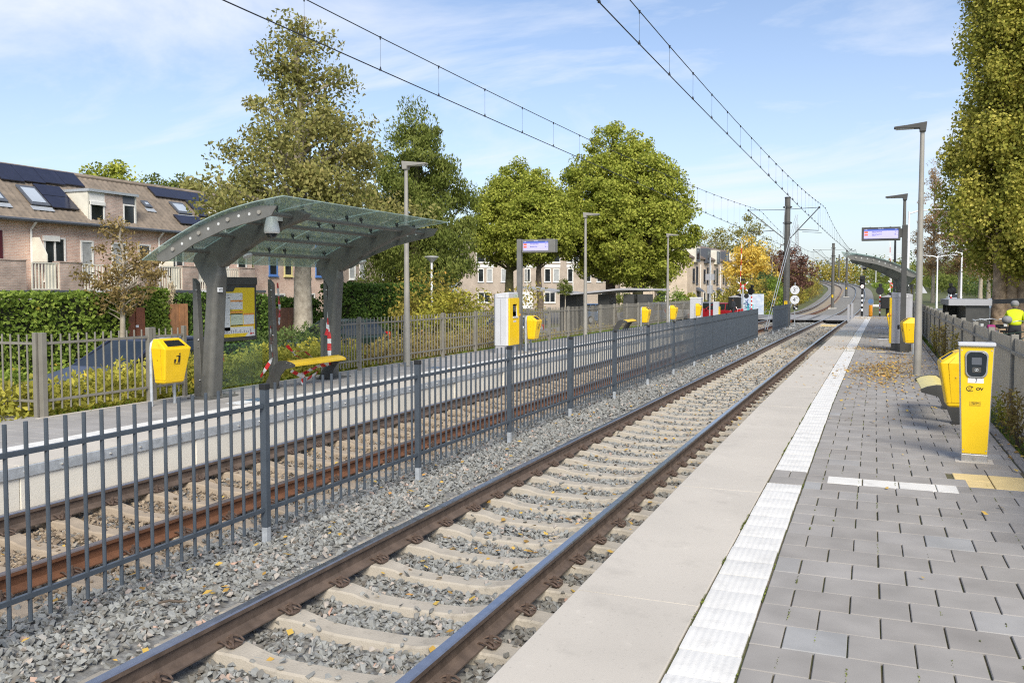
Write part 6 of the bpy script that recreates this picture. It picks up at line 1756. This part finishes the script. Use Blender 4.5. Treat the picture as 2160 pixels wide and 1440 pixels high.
# trees behind the roofs
for i, (x, y, h, r, m, lab) in enumerate([(-63.8, 60.3, 13.6, 4.2, 'lf_lime', 'left one of three green crowns above the brick terrace roof'), (-63.7, 65.8, 13.8, 4.6, 'lf_green', 'middle one of three green crowns above the brick terrace roof'), (-60.1, 67.3, 13.5, 4.6, 'lf_brown', 'right one of three crowns above the brick terrace roof, beside the tall brown tree')]):
    tree('roof_line_tree', lab, (x, y, -.5), [(3, r * .6), (6, r), (9.5, r), (12, r * .75), (h, r * .2)], .35, 14000, .30, m, 'bark', 40 + i, nclus=80, rc=1.3, lump=.28, wid=.65, trunk_top=10, group='tree crowns behind the houses')
for i, (x, y, h, r, lab) in enumerate([(-24, 150, 13.2, 4.6, 'left grey-green tree rising behind the cream terrace'), (-19, 152, 14.8, 4.4, 'right grey-green tree rising behind the cream terrace above the yellow tree')]):
    tree('airy_tree', lab, (x, y, -.4), [(4, r * .5), (6.5, r), (9.5, r), (12, r * .7), (h, r * .15)], .3, 4800, .36, 'lf_brown', 'barkpale', 44 + i, nclus=70, rc=1.2, lump=.4, shell=.5, wid=.6, trunk_top=12)
# tan, nearly bare poplars beyond the right road
for i, (x, y, h) in enumerate([(8.5, 136, 19.5), (11.5, 132, 20.5), (14.5, 128, 19), (12.5, 118, 16.5), (17.5, 126, 20)]):
    tree('bare_poplar', ['leftmost tan half-bare poplar behind the right lamp pole', 'second tan half-bare poplar beyond the road', 'third tan half-bare poplar beyond the road', 'shorter tan half-bare poplar in front of the row', 'tan half-bare poplar hidden behind the big poplar leaves'][i], (x, y, .1),
         [(4, 1.2), (7, 2.2), (11, 2.4), (15, 1.7), (h, .4)], .25, 9000, .26, 'lf_tan', 'barkpale', 50 + i, nclus=110, rc=.8, lump=.3, shell=.6, wid=.45, trunk_top=h * .95, nlimb=40, twig=.95, group='half-bare poplars beyond the road')

# ------------------------------------------------------------------ hedges and shrubs of the left street
H0 = -.47
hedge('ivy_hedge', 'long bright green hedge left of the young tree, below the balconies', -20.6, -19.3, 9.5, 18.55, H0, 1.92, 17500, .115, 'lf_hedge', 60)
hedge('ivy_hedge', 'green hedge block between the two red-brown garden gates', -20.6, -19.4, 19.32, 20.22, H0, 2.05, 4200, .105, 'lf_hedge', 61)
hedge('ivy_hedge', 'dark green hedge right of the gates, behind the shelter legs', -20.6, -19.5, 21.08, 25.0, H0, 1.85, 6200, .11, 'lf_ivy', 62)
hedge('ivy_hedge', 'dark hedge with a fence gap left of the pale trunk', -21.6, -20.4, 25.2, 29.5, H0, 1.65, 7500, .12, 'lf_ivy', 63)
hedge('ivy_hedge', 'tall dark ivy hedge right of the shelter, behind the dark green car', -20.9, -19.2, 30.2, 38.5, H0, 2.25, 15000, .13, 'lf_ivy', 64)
def gate(label, loc, w, h, mat, n):
    t = thing('garden_gate', label, 'gate', loc)
    mb = MB()
    for k in range(n): mb.box(0 + (.0 if k % 2 else .025), .03 + (.0 if k % 2 else .025), w * k / n + .006, w * (k + 1) / n - .006, 0, h)
    mb.build('boards', mat, t); mb = MB(); mb.box(-.04, 0, 0, w, .3, .4); mb.box(-.04, 0, 0, w, h - .4, h - .3); mb.build('crossbar', mat, t)
    return t
g_ = gate('red-brown slatted garden gate with a small white plate', (-19.42, 18.58, H0), .72, 2.02, 'wood', 4); MB().box(.056, .066, .34, .44, 1.45, 1.52).build('plate', 'whitecool', g_)
gate('orange-brown slatted garden gate below the pampas grass', (-19.42, 20.26, H0), .76, 2.10, 'wood2', 4)
gate('dark brown garden gate left of the pale tree trunk', (-20.30, 26.3, H0), 1.6, 1.85, 'wood3', 7)
gate('light brown garden gate right of the shelter', (-19.9, 29.55, H0), .6, 1.9, 'wood2', 3)
# pampas plumes over the gate
t = thing('pampas_grass', 'cream pampas grass plumes above the orange-brown gate', 'plant', (-20.0, 20.75, 1.3))
P = []
rg = np.random.default_rng(3)
for k, (dy, dz) in enumerate([(-.25, .75), (-.08, .62), (.08, .7), (.25, .98), (.35, .85), (.0, .5)]):
    u = rg.random(150); P.append(np.stack([rg.normal(0, .05, 150), dy * (.3 + .7 * u) + rg.normal(0, .045, 150), .05 + dz * u], 1))
leaves('plume', np.concatenate(P), .13, 'lf_pampas', t, 4, None, -1.5, .25)
mb = MB()
for dy in (-.2, -.05, .1, .25): mb.tube([(0, dy * .3, -1.7), (0, dy, .3)], .012, 4)
mb.build('stems', 'lf_pampas', t)

def row(name, labels, pts, r, h, n, size, mat, seed, cat='shrub', group=None, **k):
    for i, (x, y) in enumerate(pts):
        rr = random.Random(seed + i)
        shrub(name, labels(i), (x, y, ground_z(x, y) - .05), r * rr.uniform(.88, 1.12), h * rr.uniform(.9, 1.1), n, size, mat[i % len(mat)] if isinstance(mat, list) else mat, seed + i, cat, group, **k)
SG = 'yellow-green shrubs behind the picket fence'
# planting strip behind the fence: one continuous bed of shrubs
def bed(name, label, x0, x1, y0, y1, zt, n, size, mat, seed, cat='shrub bed', droop=0.2, wid=.45, kind='stuff'):
    rg = np.random.default_rng(seed)
    P = np.stack([rg.uniform(x0, x1, n), rg.uniform(y0, y1, n), np.zeros(n)], 1)
    nzv = np.array([mnoise.noise(Vector((p[0] * .9, p[1] * .9, seed))) + .6 * mnoise.noise(Vector((p[0] * 2.6, p[1] * 2.6, seed))) for p in P.tolist()])
    g = np.array([ground_z(p[0], p[1]) for p in P.tolist()])
    top = zt + nzv * .28
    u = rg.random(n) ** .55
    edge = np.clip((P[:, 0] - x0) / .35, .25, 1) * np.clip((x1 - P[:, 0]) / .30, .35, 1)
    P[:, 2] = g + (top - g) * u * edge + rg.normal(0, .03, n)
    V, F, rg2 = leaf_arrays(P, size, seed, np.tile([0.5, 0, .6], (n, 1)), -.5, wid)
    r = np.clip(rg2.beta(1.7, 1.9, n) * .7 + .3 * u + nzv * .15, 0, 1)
    o = np_mesh(name, V, F, mat, r)
    return tag(o, label, cat, None, kind)
bed('shrub_bed', 'yellow-green shrubs behind the picket fence left of the shelter', -12.3, -10.45, 3.0, 11.4, .74, 15000, .115, 'lf_shrub', 70)
bed('shrub_bed', 'yellow-green flowering shrubs seen through the smashed shelter wall', -12.6, -10.4, 11.4, 17.2, .80, 13000, .10, 'lf_shrub', 71)
bed('shrub_bed', 'reddish green shrubs behind the fence right of the shelter', -12.4, -10.3, 17.2, 27, .72, 13000, .105, 'lf_redshrub', 72)
bed('shrub_bed', 'low grey-green shrubs behind the far end of the picket fence', -12.2, -10.0, 27, 46, .34, 9000, .13, 'lf_redshrub', 73)
bed('shrub_bed', 'dark rounded shrubs in front of the hedge behind the shelter', -18.6, -16.6, 22.0, 29.5, .72, 9000, .11, 'lf_dark', 74)
bed('shrub_bed', 'dense green undergrowth below the tall brown tree', -19.3, -17.8, 10, 18.8, .15, 6500, .12, 'lf_hedge', 75)
row('bushy_shrub', lambda i: ['big loose bush with yellow leaves left of the left ticket machine', 'loose green-yellow bush right behind the left ticket machine', 'dark bush below the drooping green tree', 'low yellow bush by the white street lamp'][i], [(-15.6, 31.5), (-14.6, 34.0), (-19.0, 37.0), (-17.0, 32.0)], 1.75, 3.1, 3600, .15, ['lf_shrub', 'lf_autumn', 'lf_dark', 'lf_autumn'], 80, lump=.4)
row('front_garden_shrub', lambda i: ['round green garden shrub at the foot of the grey-brown block', 'yellow-green garden shrub left of the cream gable', 'tall dark green column conifer between the round trees'][i], [(-25.5, 96), (-16.3, 88), (-17.6, 85)], 1.4, 2.4, 1500, .26, ['lf_green', 'lf_shrub', 'lf_hedge'], 90)
t = shrub('column_conifer', 'tall narrow green conifer between the two big round tree trunks', (-17.9, 78, -.45), 1.0, 7.0, 3500, .24, 'lf_hedge', 94)

# slope with autumn shrubs left of the far track
cl_ = []
rgs = random.Random(8)
AUT = ['lf_autumn', 'lf_shrub', 'lf_redshrub', 'lf_hedge', 'lf_autumn', 'lf_tan']
DESC = ['golden', 'yellow-green', 'russet', 'green', 'amber', 'tan']
for i in range(15):
    y = 80 + i * 9.0; c = tpt(y, spacing(y) + 4.9 + rgs.uniform(0, 1.3) - (.4 if i < 2 else 0))
    h = rgs.uniform(2.2, 3.4) + (.4 if i < 3 else 0) + (1.0 if i > 7 else 0)
    shrub('slope_shrub', '%s autumn shrub on the slope left of the far rails, %s' % (DESC[i % 6], ['right behind the sprayed cabinet', 'just past the sprayed cabinet', 'behind the speed signs', 'beyond the speed signs', 'above the small fence', 'near the copper-red tree', 'below the copper-red tree', 'mid slope', 'below the antenna', 'just after the antenna', 'near the bend', 'inside the bend', 'after the bend', 'near ramp top', 'at ramp top'][i]), (c.x - (i % 2), y, ground_z(c.x, y) - .2), rgs.uniform(2.3, 3.1), h, 2600, .25, AUT[i % 6], 100 + i, group='autumn shrubs on the slope', lump=.35)
shrub('evergreen_shrub', 'dark evergreen bush behind the crossing light, right of the cream terrace', (-9.6, 90, -.3), 2.2, 4.4, 3200, .24, 'lf_dark', 130)
shrub('evergreen_shrub', 'yellow-green column of leaves just left of the tall mast', (-8.0, 84, -.2), 1.2, 3.4, 2400, .2, 'lf_hedge', 131)
fence('mesh_fence', 'thin wire fence at the foot of the autumn slope', [(tpt(y, spacing(y) + 3.9).x, y) for y in (80, 92, 104, 118)], -.3, .75, .06, .02, -.3, .7, (.7,), 40, 'galv')

# far woods: one mass of foliage each
def wood(name, label, pts, r, h, n, size, mat, seed, cat='wood', tr=14):
    """overlapping crowns along a line of points; reads as one mass"""
    rg = np.random.default_rng(seed); C = []
    for (xa, ya, za), (xb, yb, zb) in zip(pts[:-1], pts[1:]):
        m = max(1, int(math.hypot(xb - xa, yb - ya) / (r * .55)))
        for k in range(m):
            u = k / m; C.append((xa + (xb - xa) * u + rg.normal(0, r * .45), ya + (yb - ya) * u + rg.normal(0, r * .45), za + (zb - za) * u, h * rg.uniform(.62, 1.08), r * rg.uniform(.7, 1.1)))
    C = np.array(C); k = rg.integers(0, len(C), n)
    d = rg.normal(size=(n, 3)); d /= np.linalg.norm(d, axis=1, keepdims=True); rad = rg.random(n) ** .3
    lum = np.array([mnoise.noise(Vector((q[0] * 2.2 + kk * 3.1, q[1] * 2.2, q[2] * 2.2))) for q, kk in zip(d.tolist(), k.tolist())])
    rad = rad * (1 + .45 * lum)
    P = np.stack([C[k, 0] + d[:, 0] * rad * C[k, 4], C[k, 1] + d[:, 1] * rad * C[k, 4], C[k, 2] + C[k, 3] * (.5 + .5 * d[:, 2] * rad)], 1)
    V, F, rg2 = leaf_arrays(P, size, seed, d, 0, .7)
    tone = rg.random(len(C))[k]
    r_ = np.clip(rg2.beta(1.6, 1.8, n) * .55 + tone * .3 + .15 * (lum + .5), 0, 1)
    o = np_mesh(name, V, F, mat, r_)
    return tag(o, label, cat, None, 'stuff')
wood('far_wood', 'far line of mixed autumn trees across the top of the ramp', [(-75, 410, 4), (-40, 400, 4.5), (-10, 395, 4), (25, 380, 3)], 9, 11, 9000, .9, 'lf_autumn', 140)
wood('far_wood', 'far dark green trees behind the ramp', [(-90, 450, 4), (-50, 445, 4), (0, 440, 4), (45, 425, 3)], 10, 15, 9000, 1.0, 'lf_dark', 141)
wood('far_wood', 'green trees between the far lamp poles inside the bend', [(4, 330, 3.5), (12, 280, 2.8), (18, 230, 1.5), (19, 190, .8)], 6, 8.5, 9000, .65, 'lf_green', 142)
wood('far_wood', 'golden trees left of the far bend', [(-36, 340, 5), (-28, 310, 4.5), (-26, 280, 3.5)], 5, 7, 5000, .6, 'lf_autumn', 143)
wood('roadside_wood', 'dark green undergrowth along the far side of the right road', [(22, 205, .4), (20.5, 150, .1), (20, 110, 0), (20, 85, 0), (21, 60, 0), (26, 45, 0)], 3.2, 5.2, 17000, .34, 'lf_dark', 144)
wood('roadside_wood', 'tan autumn trees rising behind the roadside undergrowth', [(26, 200, .4), (24.5, 150, .1), (24, 110, 0), (25, 80, 0)], 4.2, 10.5, 12000, .40, 'lf_tan', 145)
wood('roadside_wood', 'yellow-green bushes between the undergrowth and the tan trees', [(23, 170, .2), (22, 120, 0), (22.3, 80, 0), (24, 55, 0)], 2.6, 6.4, 8000, .34, 'lf_autumn', 146)
hedge_pts = [(tpt(y, -5.2).x, y) for y in (100, 125, 150, 175, 200, 225)]
t = thing('clipped_hedge', 'long low clipped hedge along the right side of the far bend', 'hedge', (hedge_pts[0][0], 100, 0))
P = []; O = []
for (xa, ya), (xb, yb) in zip(hedge_pts[:-1], hedge_pts[1:]):
    n = 2200; u = rg.random(n); P.append(np.stack([xa + (xb - xa) * u + rg.choice([-.6, .6, 0], n) + rg.normal(0, .15, n) - hedge_pts[0][0], ya + (yb - ya) * u - 100, rg.uniform(0, 1.5, n) + np.array([tpt(ya + (yb - ya) * q).z * .75 - .1 for q in u])], 1))
leaves('foliage', np.concatenate(P), .24, 'lf_hedge', t, 150, None, 0, .7)

# lattice antenna far away
t = thing('antenna_mast', 'distant lattice antenna tower right of the copper-red tree', 'antenna', (-30.5, 420, 3))
mb = MB()
for sx, sy in ((-1, -1), (1, -1), (0, 1)): mb.tube([(sx * 1.3, sy * 1.1, 0), (sx * .5, sy * .45, 29)], .13, 5)
for k in range(14):
    z = k * 2.0; w = 1.3 - .8 * z / 29; mb.tube([(-w, -w * .8, z), (w, -w * .8, z + 2)], .08, 4); mb.tube([(w, -w * .8, z), (-w, -w * .8, z + 2)], .08, 4)
mb.build('lattice', 'machine2', t); mb = MB(); mb.box(-1.9, 1.9, -1.2, 1.2, 14, 14.6)
for x in (-1.7, 1.7): mb.cyl((x, 0, 14), (x, 0, 19), .16, .16, 6)
mb.cyl((0, 0, 28), (0, 0, 33), .1, .05, 6); mb.build('platform', 'machine2', t)

# ------------------------------------------------------------------ plants at the right fence, grass tufts, fallen leaves
for i, (y, h, n, m, lab) in enumerate([(11.4, .78, 420, 'lf_redshrub', 'reddish weed right beside the card reader post'), (12.6, .55, 320, 'lf_shrub', 'yellow-green weed against the slats behind the card reader post'), (17.8, .7, 420, 'lf_redshrub', 'weed clump left of the card reader by the fence'), (20.5, .95, 560, 'lf_autumn', 'bushy weed right of the pale lamp foot'), (23.5, 1.05, 620, 'lf_redshrub', 'tall weed clump between lamp pole and slat fence'), (27, .9, 420, 'lf_autumn', 'weed clump behind the right ticket machine')]):
    x = 1.60 + dx(y) * .9
    t = thing('weed', lab, 'weed', (x, y, .22), 0, 'weeds along the slat fence')
    rg = np.random.default_rng(200 + i); st = MB(); P = []
    for k in range(7 if i != 1 else 5):
        a = rg.uniform(-.35, .35); b = rg.uniform(-.12, .06); hh = h * rg.uniform(.5, 1)
        p1 = Vector((b * .4, a * .6, hh * .5)); p2 = Vector((b, a, hh)); st.tube([(0, a * .3, 0), p1, p2], [.006, .005, .003], 4)
        u = rg.random(n // 7) ** .7; P.append(np.stack([b * u + rg.normal(0, .05, len(u)), a * (.3 + .7 * u) + rg.normal(0, .06, len(u)), .08 + (hh - .06) * u + rg.normal(0, .03, len(u))], 1))
    st.build('stems', 'bark', t); leaves('leaves', np.concatenate(P), .062, m, t, 210 + i, None, 0, .42)
def grass(name, label, x0f, x1f, y0, y1, n, hgt, seed, zf, mat='lf_grass'):
    rg = np.random.default_rng(seed); y = rg.uniform(y0, y1, n); x = np.array([x0f(q) for q in y]) + rg.random(n) * np.array([x1f(q) - x0f(q) for q in y])
    dens = np.array([mnoise.noise(Vector((a * 2, b * .8, seed))) for a, b in zip(x, y)]); k = dens > -.15; x, y = x[k], y[k]; n = len(x)
    z = np.array([zf(a, b) for a, b in zip(x, y)]); h = hgt * rg.uniform(.4, 1.2, n); a = rg.uniform(0, 6.28, n); w = .006 + .006 * rg.random(n); l = rg.normal(0, .35, (n, 2)) * h[:, None]
    A = np.stack([x - np.cos(a) * w, y - np.sin(a) * w, z], 1); B = np.stack([x + np.cos(a) * w, y + np.sin(a) * w, z], 1); C = np.stack([x + l[:, 0] + .001, y + l[:, 1], z + h], 1); D = np.stack([x + l[:, 0] - .001, y + l[:, 1], z + h], 1)
    V = np.stack([A, B, C, D], 1).reshape(-1, 3)
    return tag(np_mesh(name, V, np.arange(4 * n).reshape(n, 4), mat, rg.random(n)), label, 'grass', None, 'stuff')
grass('grass', 'strip of grass below the picket fence of the left platform', lambda y: -10.9 + dx(y) * .9, lambda y: -10.28 + dx(y) * .9, 8.6, 48, 6500, .16, 160, lambda x, y: .24)
grass('grass', 'grass and weeds below the slat fence of the right platform', lambda y: 1.50 + dx(y) * .9, lambda y: 1.85 + dx(y) * .9, 6, 45, 4200, .12, 161, lambda x, y: .18)
grass('grass', 'green verge behind the right fence around the blue bench', lambda y: 3.6, lambda y: 6.0, 50, 76, 5200, .22, 162, lambda x, y: -.05)
grass('grass', 'long grass verge beyond the right road', lambda y: 19.5 + y * .005, lambda y: 22, 50, 200, 5000, .5, 163, lambda x, y: -.05)
grass('grass', 'grass patch at the crossing below the sprayed cabinet', lambda y: -13, lambda y: -7.5, 76.8, 84, 3500, .25, 164, lambda x, y: -.25)

def litter(name, label, spots, seed, size=.055):
    rg = np.random.default_rng(seed); P = []; 
    for fn, n in spots:
        for _ in range(n): P.append(fn(rg))
    P = np.array(P); n = len(P)
    a = rg.uniform(0, 6.28, n); L = size * rg.uniform(.6, 1.35, n); t = np.stack([np.cos(a), np.sin(a), rg.normal(0, .22, n)], 1); b = np.stack([-np.sin(a), np.cos(a), rg.normal(0, .3, n)], 1)
    curl = rg.uniform(.05, .45, n)[:, None] * np.array([0, 0, 1])
    A = P - t * L[:, None] * .5; B = P + b * L[:, None] * .33 + curl * L[:, None] * .5; C = P + t * L[:, None] * .5 + curl * L[:, None] * .4; D = P - b * L[:, None] * .33 + curl * L[:, None] * .3
    V = np.stack([A, B, C, D], 1).reshape(-1, 3)
    V[:, 2] = np.maximum(V[:, 2], np.repeat(P[:, 2], 4) - .002)
    return tag(np_mesh(name, V, np.arange(4 * n).reshape(n, 4), 'leaflit', rg.random(n)), label, 'leaves', None, 'stuff')
PZ = .340
def gau(cx, cy, sx, sy): 
    def f(rg):
        while True:
            x, y = rg.normal(cx, sx), rg.normal(cy, sy)
            if -1.5 + dx(y) < x < 1.36 + dx(y): return (x, y, PZ + rg.uniform(0, .012))
    return f
def uni(x0, x1, y0, y1, z=PZ):
    return lambda rg: ((lambda y: (rg.uniform(x0, x1) + dx(y), y, z + rg.uniform(0, .006)))(rg.uniform(y0, y1)))
litter('fallen_leaves', 'drift of yellow-brown fallen leaves on the right platform by the pale lamp pole', [(gau(.25, 19.6, .38, 1.1), 950), (gau(.6, 21.5, .35, 1.0), 520), (gau(.35, 17.6, .45, 1.0), 200), (gau(.8, 24, .3, 1.2), 200), (gau(.2, 27.5, .7, .45), 420), (uni(-.5, 1.3, 12, 30), 240), (uni(-1.5, -.1, 15, 45), 130), (gau(.2, 57.5, .9, 1.6), 420), (uni(-1.4, 1.3, 30, 60), 260), (uni(-.4, 1.3, 5, 12), 7), (uni(1.3, 1.5, 9, 40), 190)], 170)
def trk(o0, o1, y0, y1):
    def f(rg):
        y = y0 + (y1 - y0) * rg.random() ** .8; o = rg.uniform(o0, o1); p = tpt(y, -o)
        if abs(abs(o) - .7525) < .06: o += .12; p = tpt(y, -o)
        return (p.x, p.y, bed_z(o, y) + .03 + rg.uniform(0, .02))
    return f
litter('fallen_leaves', 'yellow and russet fallen leaves scattered over the near track ballast', [(trk(-.7, .7, 6, 40), 900), (trk(-.7, .7, 18, 55), 900), (trk(.8, 1.4, 5, 40), 420), (trk(.8, 1.4, 16, 50), 300), (trk(-2.3, -.8, 4, 40), 380), (trk(-.7, .7, 2.5, 8), 45), (trk(-2.3, -.8, 2, 7), 26)], 171, .06)
litter('fallen_leaves', 'few fallen leaves among the tan stones of the far track', [(trk(-4.5, -2.6, 4, 30), 190)], 172, .06)
litter('fallen_leaves', 'fallen leaves on the left platform near the ticket machine', [(lambda rg: (-9.0 + rg.normal(0, .5), rg.uniform(15, 30), .345), 60)], 173)
# small finds in the track
t = thing('twig', 'short dark twig lying on the grey ballast in front of the dark fence', 'twig', (-4.45, 4.62, -.13), .5)
MB().tube([(-.09, 0, .01), (-.02, .012, .02), (.05, -.004, .016), (.1, .01, .01)], [.008, .010, .009, .005], 6).build('stick', 'bark', t)
t = thing('paper_scrap', 'white crumpled scrap at the platform edge beside the right rail', 'litter', (-1.62, 14.2, -.15)); MB().cbox((0, 0, .02), (.14, .1, .05), 0, Matrix.Rotation(.4, 3, 'X')).build('scrap', 'whitecool', t, bevel=.02)

# ------------------------------------------------------------------ people
def figure(label, loc, rotz, J, radii, mat_body, jac=None, jmat=None, hat=None):
    """one skinned body from a joint skeleton; J = {name: (x, y, z)}; clothing grows from the same joints"""
    t = thing('person', label, 'person', loc, rotz)
    E = [('pel', 'bel'), ('bel', 'che'), ('che', 'nec'), ('nec', 'hea'), ('hea', 'top'), ('che', 'sl'), ('sl', 'el'), ('el', 'wl'), ('wl', 'hl'), ('che', 'sr'), ('sr', 'er'), ('er', 'wr'), ('wr', 'hr'), ('pel', 'ul'), ('ul', 'kl'), ('kl', 'al'), ('al', 'tl'), ('pel', 'ur'), ('ur', 'kr'), ('kr', 'ar'), ('ar', 'tr')]
    def grow(name, keys, edges, rad, mat, par):
        me = bpy.data.meshes.new(name); ks = list(keys)
        me.from_pydata([J[k] for k in ks], [(ks.index(a), ks.index(b)) for a, b in edges], [])
        me.materials.append(M[mat])
        o = bpy.data.objects.new(name, me); COL.objects.link(o); o.parent = par
        sk = o.modifiers.new('skin', 'SKIN'); sk.use_smooth_shade = True
        for i, k in enumerate(ks):
            me.skin_vertices[0].data[i].radius = rad[k] if isinstance(rad[k], tuple) else (rad[k], rad[k]); me.skin_vertices[0].data[i].use_root = (i == 0)
        ss = o.modifiers.new('subd', 'SUBSURF'); ss.levels = 2; ss.render_levels = 2
        return o
    body = grow('body', J.keys(), E, radii, mat_body, t)
    if jac:
        ks = ['pel', 'bel', 'che', 'nec', 'sl', 'el', 'wl', 'sr', 'er', 'wr']
        grow('jacket', ks, [e for e in E if e[0] in ks and e[1] in ks], jac, jmat, t)
    hx, hy, hz_ = J['hea']
    mb = MB(); mb.sphere((hx, hy, hz_ + .02), .098, 14, 0, (.86, 1.0, 1.18)); hd = mb.build('head', 'skin', t, smooth=70)
    mb = MB()
    for s in (-1, 1): mb.sphere((hx + s * .032, hy + .088, hz_ + .03), .012, 8)
    mb.build('eye', 'ink', hd); mb = MB(); mb.prism([(hy + .085, hz_ + .03), (hy + .12, hz_ - .01), (hy + .085, hz_ - .02)], 'x', hx - .014, hx + .014); mb.build('nose', 'skin', hd)
    MB().box(hx - .025, hx + .025, hy + .08, hy + .093, hz_ - .05, hz_ - .042).build('mouth', 'red', hd)
    mb = MB()
    for s in (-1, 1): mb.sphere((hx + s * .088, hy, hz_ + .01), .026, 8, 0, (.4, .7, 1))
    mb.build('ear', 'skin', hd)
    mb = MB(); mb.sphere((hx, hy - .012, hz_ + .075), .122, 16, 0, (.95, 1.08, .92)); mb.build('hat', hat, t, smooth=70)
    for side, s in (('l', -1), ('r', 1)):
        w = Vector(J['w' + side]); h = Vector(J['h' + side]); d = (h - w).normalized(); q = d.cross(Vector((0, 0, 1))).normalized()
        mb = MB()
        mb.tube([w, w + d * .05, w + d * .09], [.026, .04, .036], 8, flat=.5)
        for k in range(4):
            b0 = w + d * .088 + q * (-.030 + .02 * k); L = (.052, .062, .058, .044)[k]
            mb.tube([b0, b0 + d * L * .55 + Vector((0, 0, -.012)), b0 + d * L * .8 + Vector((0, 0, -.036))], [.0095, .009, .007], 6)
        b0 = w + d * .035 + q * s * -.034; mb.tube([b0, b0 + d * .03 + q * s * -.02, b0 + d * .055 + q * s * -.016 + Vector((0, 0, -.015))], [.011, .010, .008], 6)
        mb.build('hand', 'skin', t, smooth=60)
    return t
RAD = dict(pel=(.15, .12), bel=(.14, .105), che=(.165, .115), nec=.055, hea=.05, top=.03, sl=.062, el=.045, wl=.03, hl=.02, sr=.062, er=.045, wr=.03, hr=.02, ul=.092, kl=.06, al=.042, tl=.035, ur=.092, kr=.06, ar=.042, tr=.035)
JAC = dict(pel=(.20, .16), bel=(.195, .15), che=(.205, .15), nec=.085, sl=.085, el=.068, wl=.052, sr=.085, er=.068, wr=.052)
J1 = dict(pel=(0, 0, .88), bel=(0, .06, 1.05), che=(0, .15, 1.27), nec=(0, .23, 1.41), hea=(0, .30, 1.50), top=(0, .32, 1.60), sl=(-.17, .17, 1.31), el=(-.24, .32, 1.10), wl=(-.20, .52, 1.02), hl=(-.19, .60, 1.0), sr=(.17, .17, 1.31), er=(.24, .32, 1.10), wr=(.20, .52, 1.02), hr=(.19, .60, 1.0), ul=(-.10, 0, .84), kl=(-.13, .04, .46), al=(-.13, -.02, .08), tl=(-.14, .14, .04), ur=(.10, 0, .84), kr=(.13, .10, .46), ar=(.13, .02, .08), tr=(.14, .18, .04))
figure('person in a bright lime jacket and grey helmet seen from behind, leaning over a bicycle', (4.08, 29.7, .06), -.1, J1, RAD, 'trouser', JAC, 'jacket', 'hair')
J2 = dict(J1); J2.update(bel=(0, .01, 1.08), che=(0, .03, 1.30), nec=(0, .05, 1.46), hea=(0, .07, 1.57), top=(0, .07, 1.67), sl=(-.17, .03, 1.38), el=(-.23, .05, 1.10), wl=(-.22, .14, .88), hl=(-.22, .17, .80), sr=(.17, .03, 1.38), er=(.23, .02, 1.10), wr=(.22, .10, .88), hr=(.22, .13, .80), kr=(.12, .18, .47), tl=(-.14, .12, .04), kl=(-.12, -.03, .46), al=(-.12, -.16, .08))
figure('distant person in dark clothes walking over the level crossing beside the black relay box', (-9.15, 65.6, -.25), 1.3, J2, RAD, 'trouser', JAC, 'trouser', 'black')

# ------------------------------------------------------------------ bicycles behind the slat fence
def bicycle(label, loc, rotz, mat):
    t = thing('bicycle', label, 'bicycle', loc, rotz, 'bicycles by the shed')
    mb = MB()
    for a, b in (((0, -.15, .30), (0, -.25, .80)), ((0, -.15, .30), (0, .42, .62)), ((0, -.24, .72), (0, .40, .78)), ((0, -.55, .34), (0, -.15, .30)), ((0, -.55, .34), (0, -.24, .72)), ((0, .38, .86), (0, .55, .34))): mb.tube([a, b], .017, 6)
    mb.build('frame', mat, t)
    for y in (-.55, .55):
        w = MB(); w.tube([(0, y + .33 * math.cos(a), .34 + .33 * math.sin(a)) for a in np.linspace(0, 6.283, 25)], .018, 6, caps=False); wh = w.build('wheel', 'tyre', t)
        w = MB()
        for k in range(9): a = k * math.pi / 9; w.tube([(0, y + .32 * math.cos(a), .34 + .32 * math.sin(a)), (0, y - .32 * math.cos(a), .34 - .32 * math.sin(a))], .002, 3)
        w.build('spokes', 'galv', wh)
    MB().tube([(-.28, .22, 1.06), (-.22, .36, 1.10), (0, .38, 1.08), (.22, .36, 1.10), (.28, .22, 1.06)], .013, 6).build('handlebar', 'galv', t)
    MB().prism([(-.08, -.40), (.08, -.40), (.03, -.12), (-.03, -.12)], 'z', .88, .94).build('saddle', 'black', t, bevel=.02)
    MB().box(-.07, .07, -.85, -.42, .74, .77).build('carrier', 'black', t); MB().cbox((0, .56, .9), (.1, .06, .08)).build('front_light', 'lampface', t)
    return t
b1 = bicycle('silver bicycle with high handlebars next to the charcoal shed', (3.62, 30.6, .05), .5, 'galv')
dup(b1, (3.4, 29.9, .05), .9, 'second silver bicycle leaning among the bikes left of the lime jacket')
b2 = bicycle('dark bicycle held by the person in the lime jacket', (4.1, 30.6, .05), .15, 'trouser')
b3 = bicycle('green-grey bicycle in the cluster behind the slat fence', (3.9, 28.9, .05), -1.1, 'car_green')
t = thing('magenta_bag', 'small magenta pannier bag hanging among the parked bicycles', 'bag', (3.45, 29.6, .75)); MB().cbox((0, 0, .12), (.22, .16, .28)).build('bag', 'magenta', t, bevel=.04)
t = thing('helmet', 'grey bicycle helmet on a handlebar left of the lime jacket', 'helmet', (3.86, 29.6, 1.16)); MB().sphere((0, 0, 0), .15, 16, 0, (.95, 1.15, .85)).build('shell', 'hair', t, smooth=60)
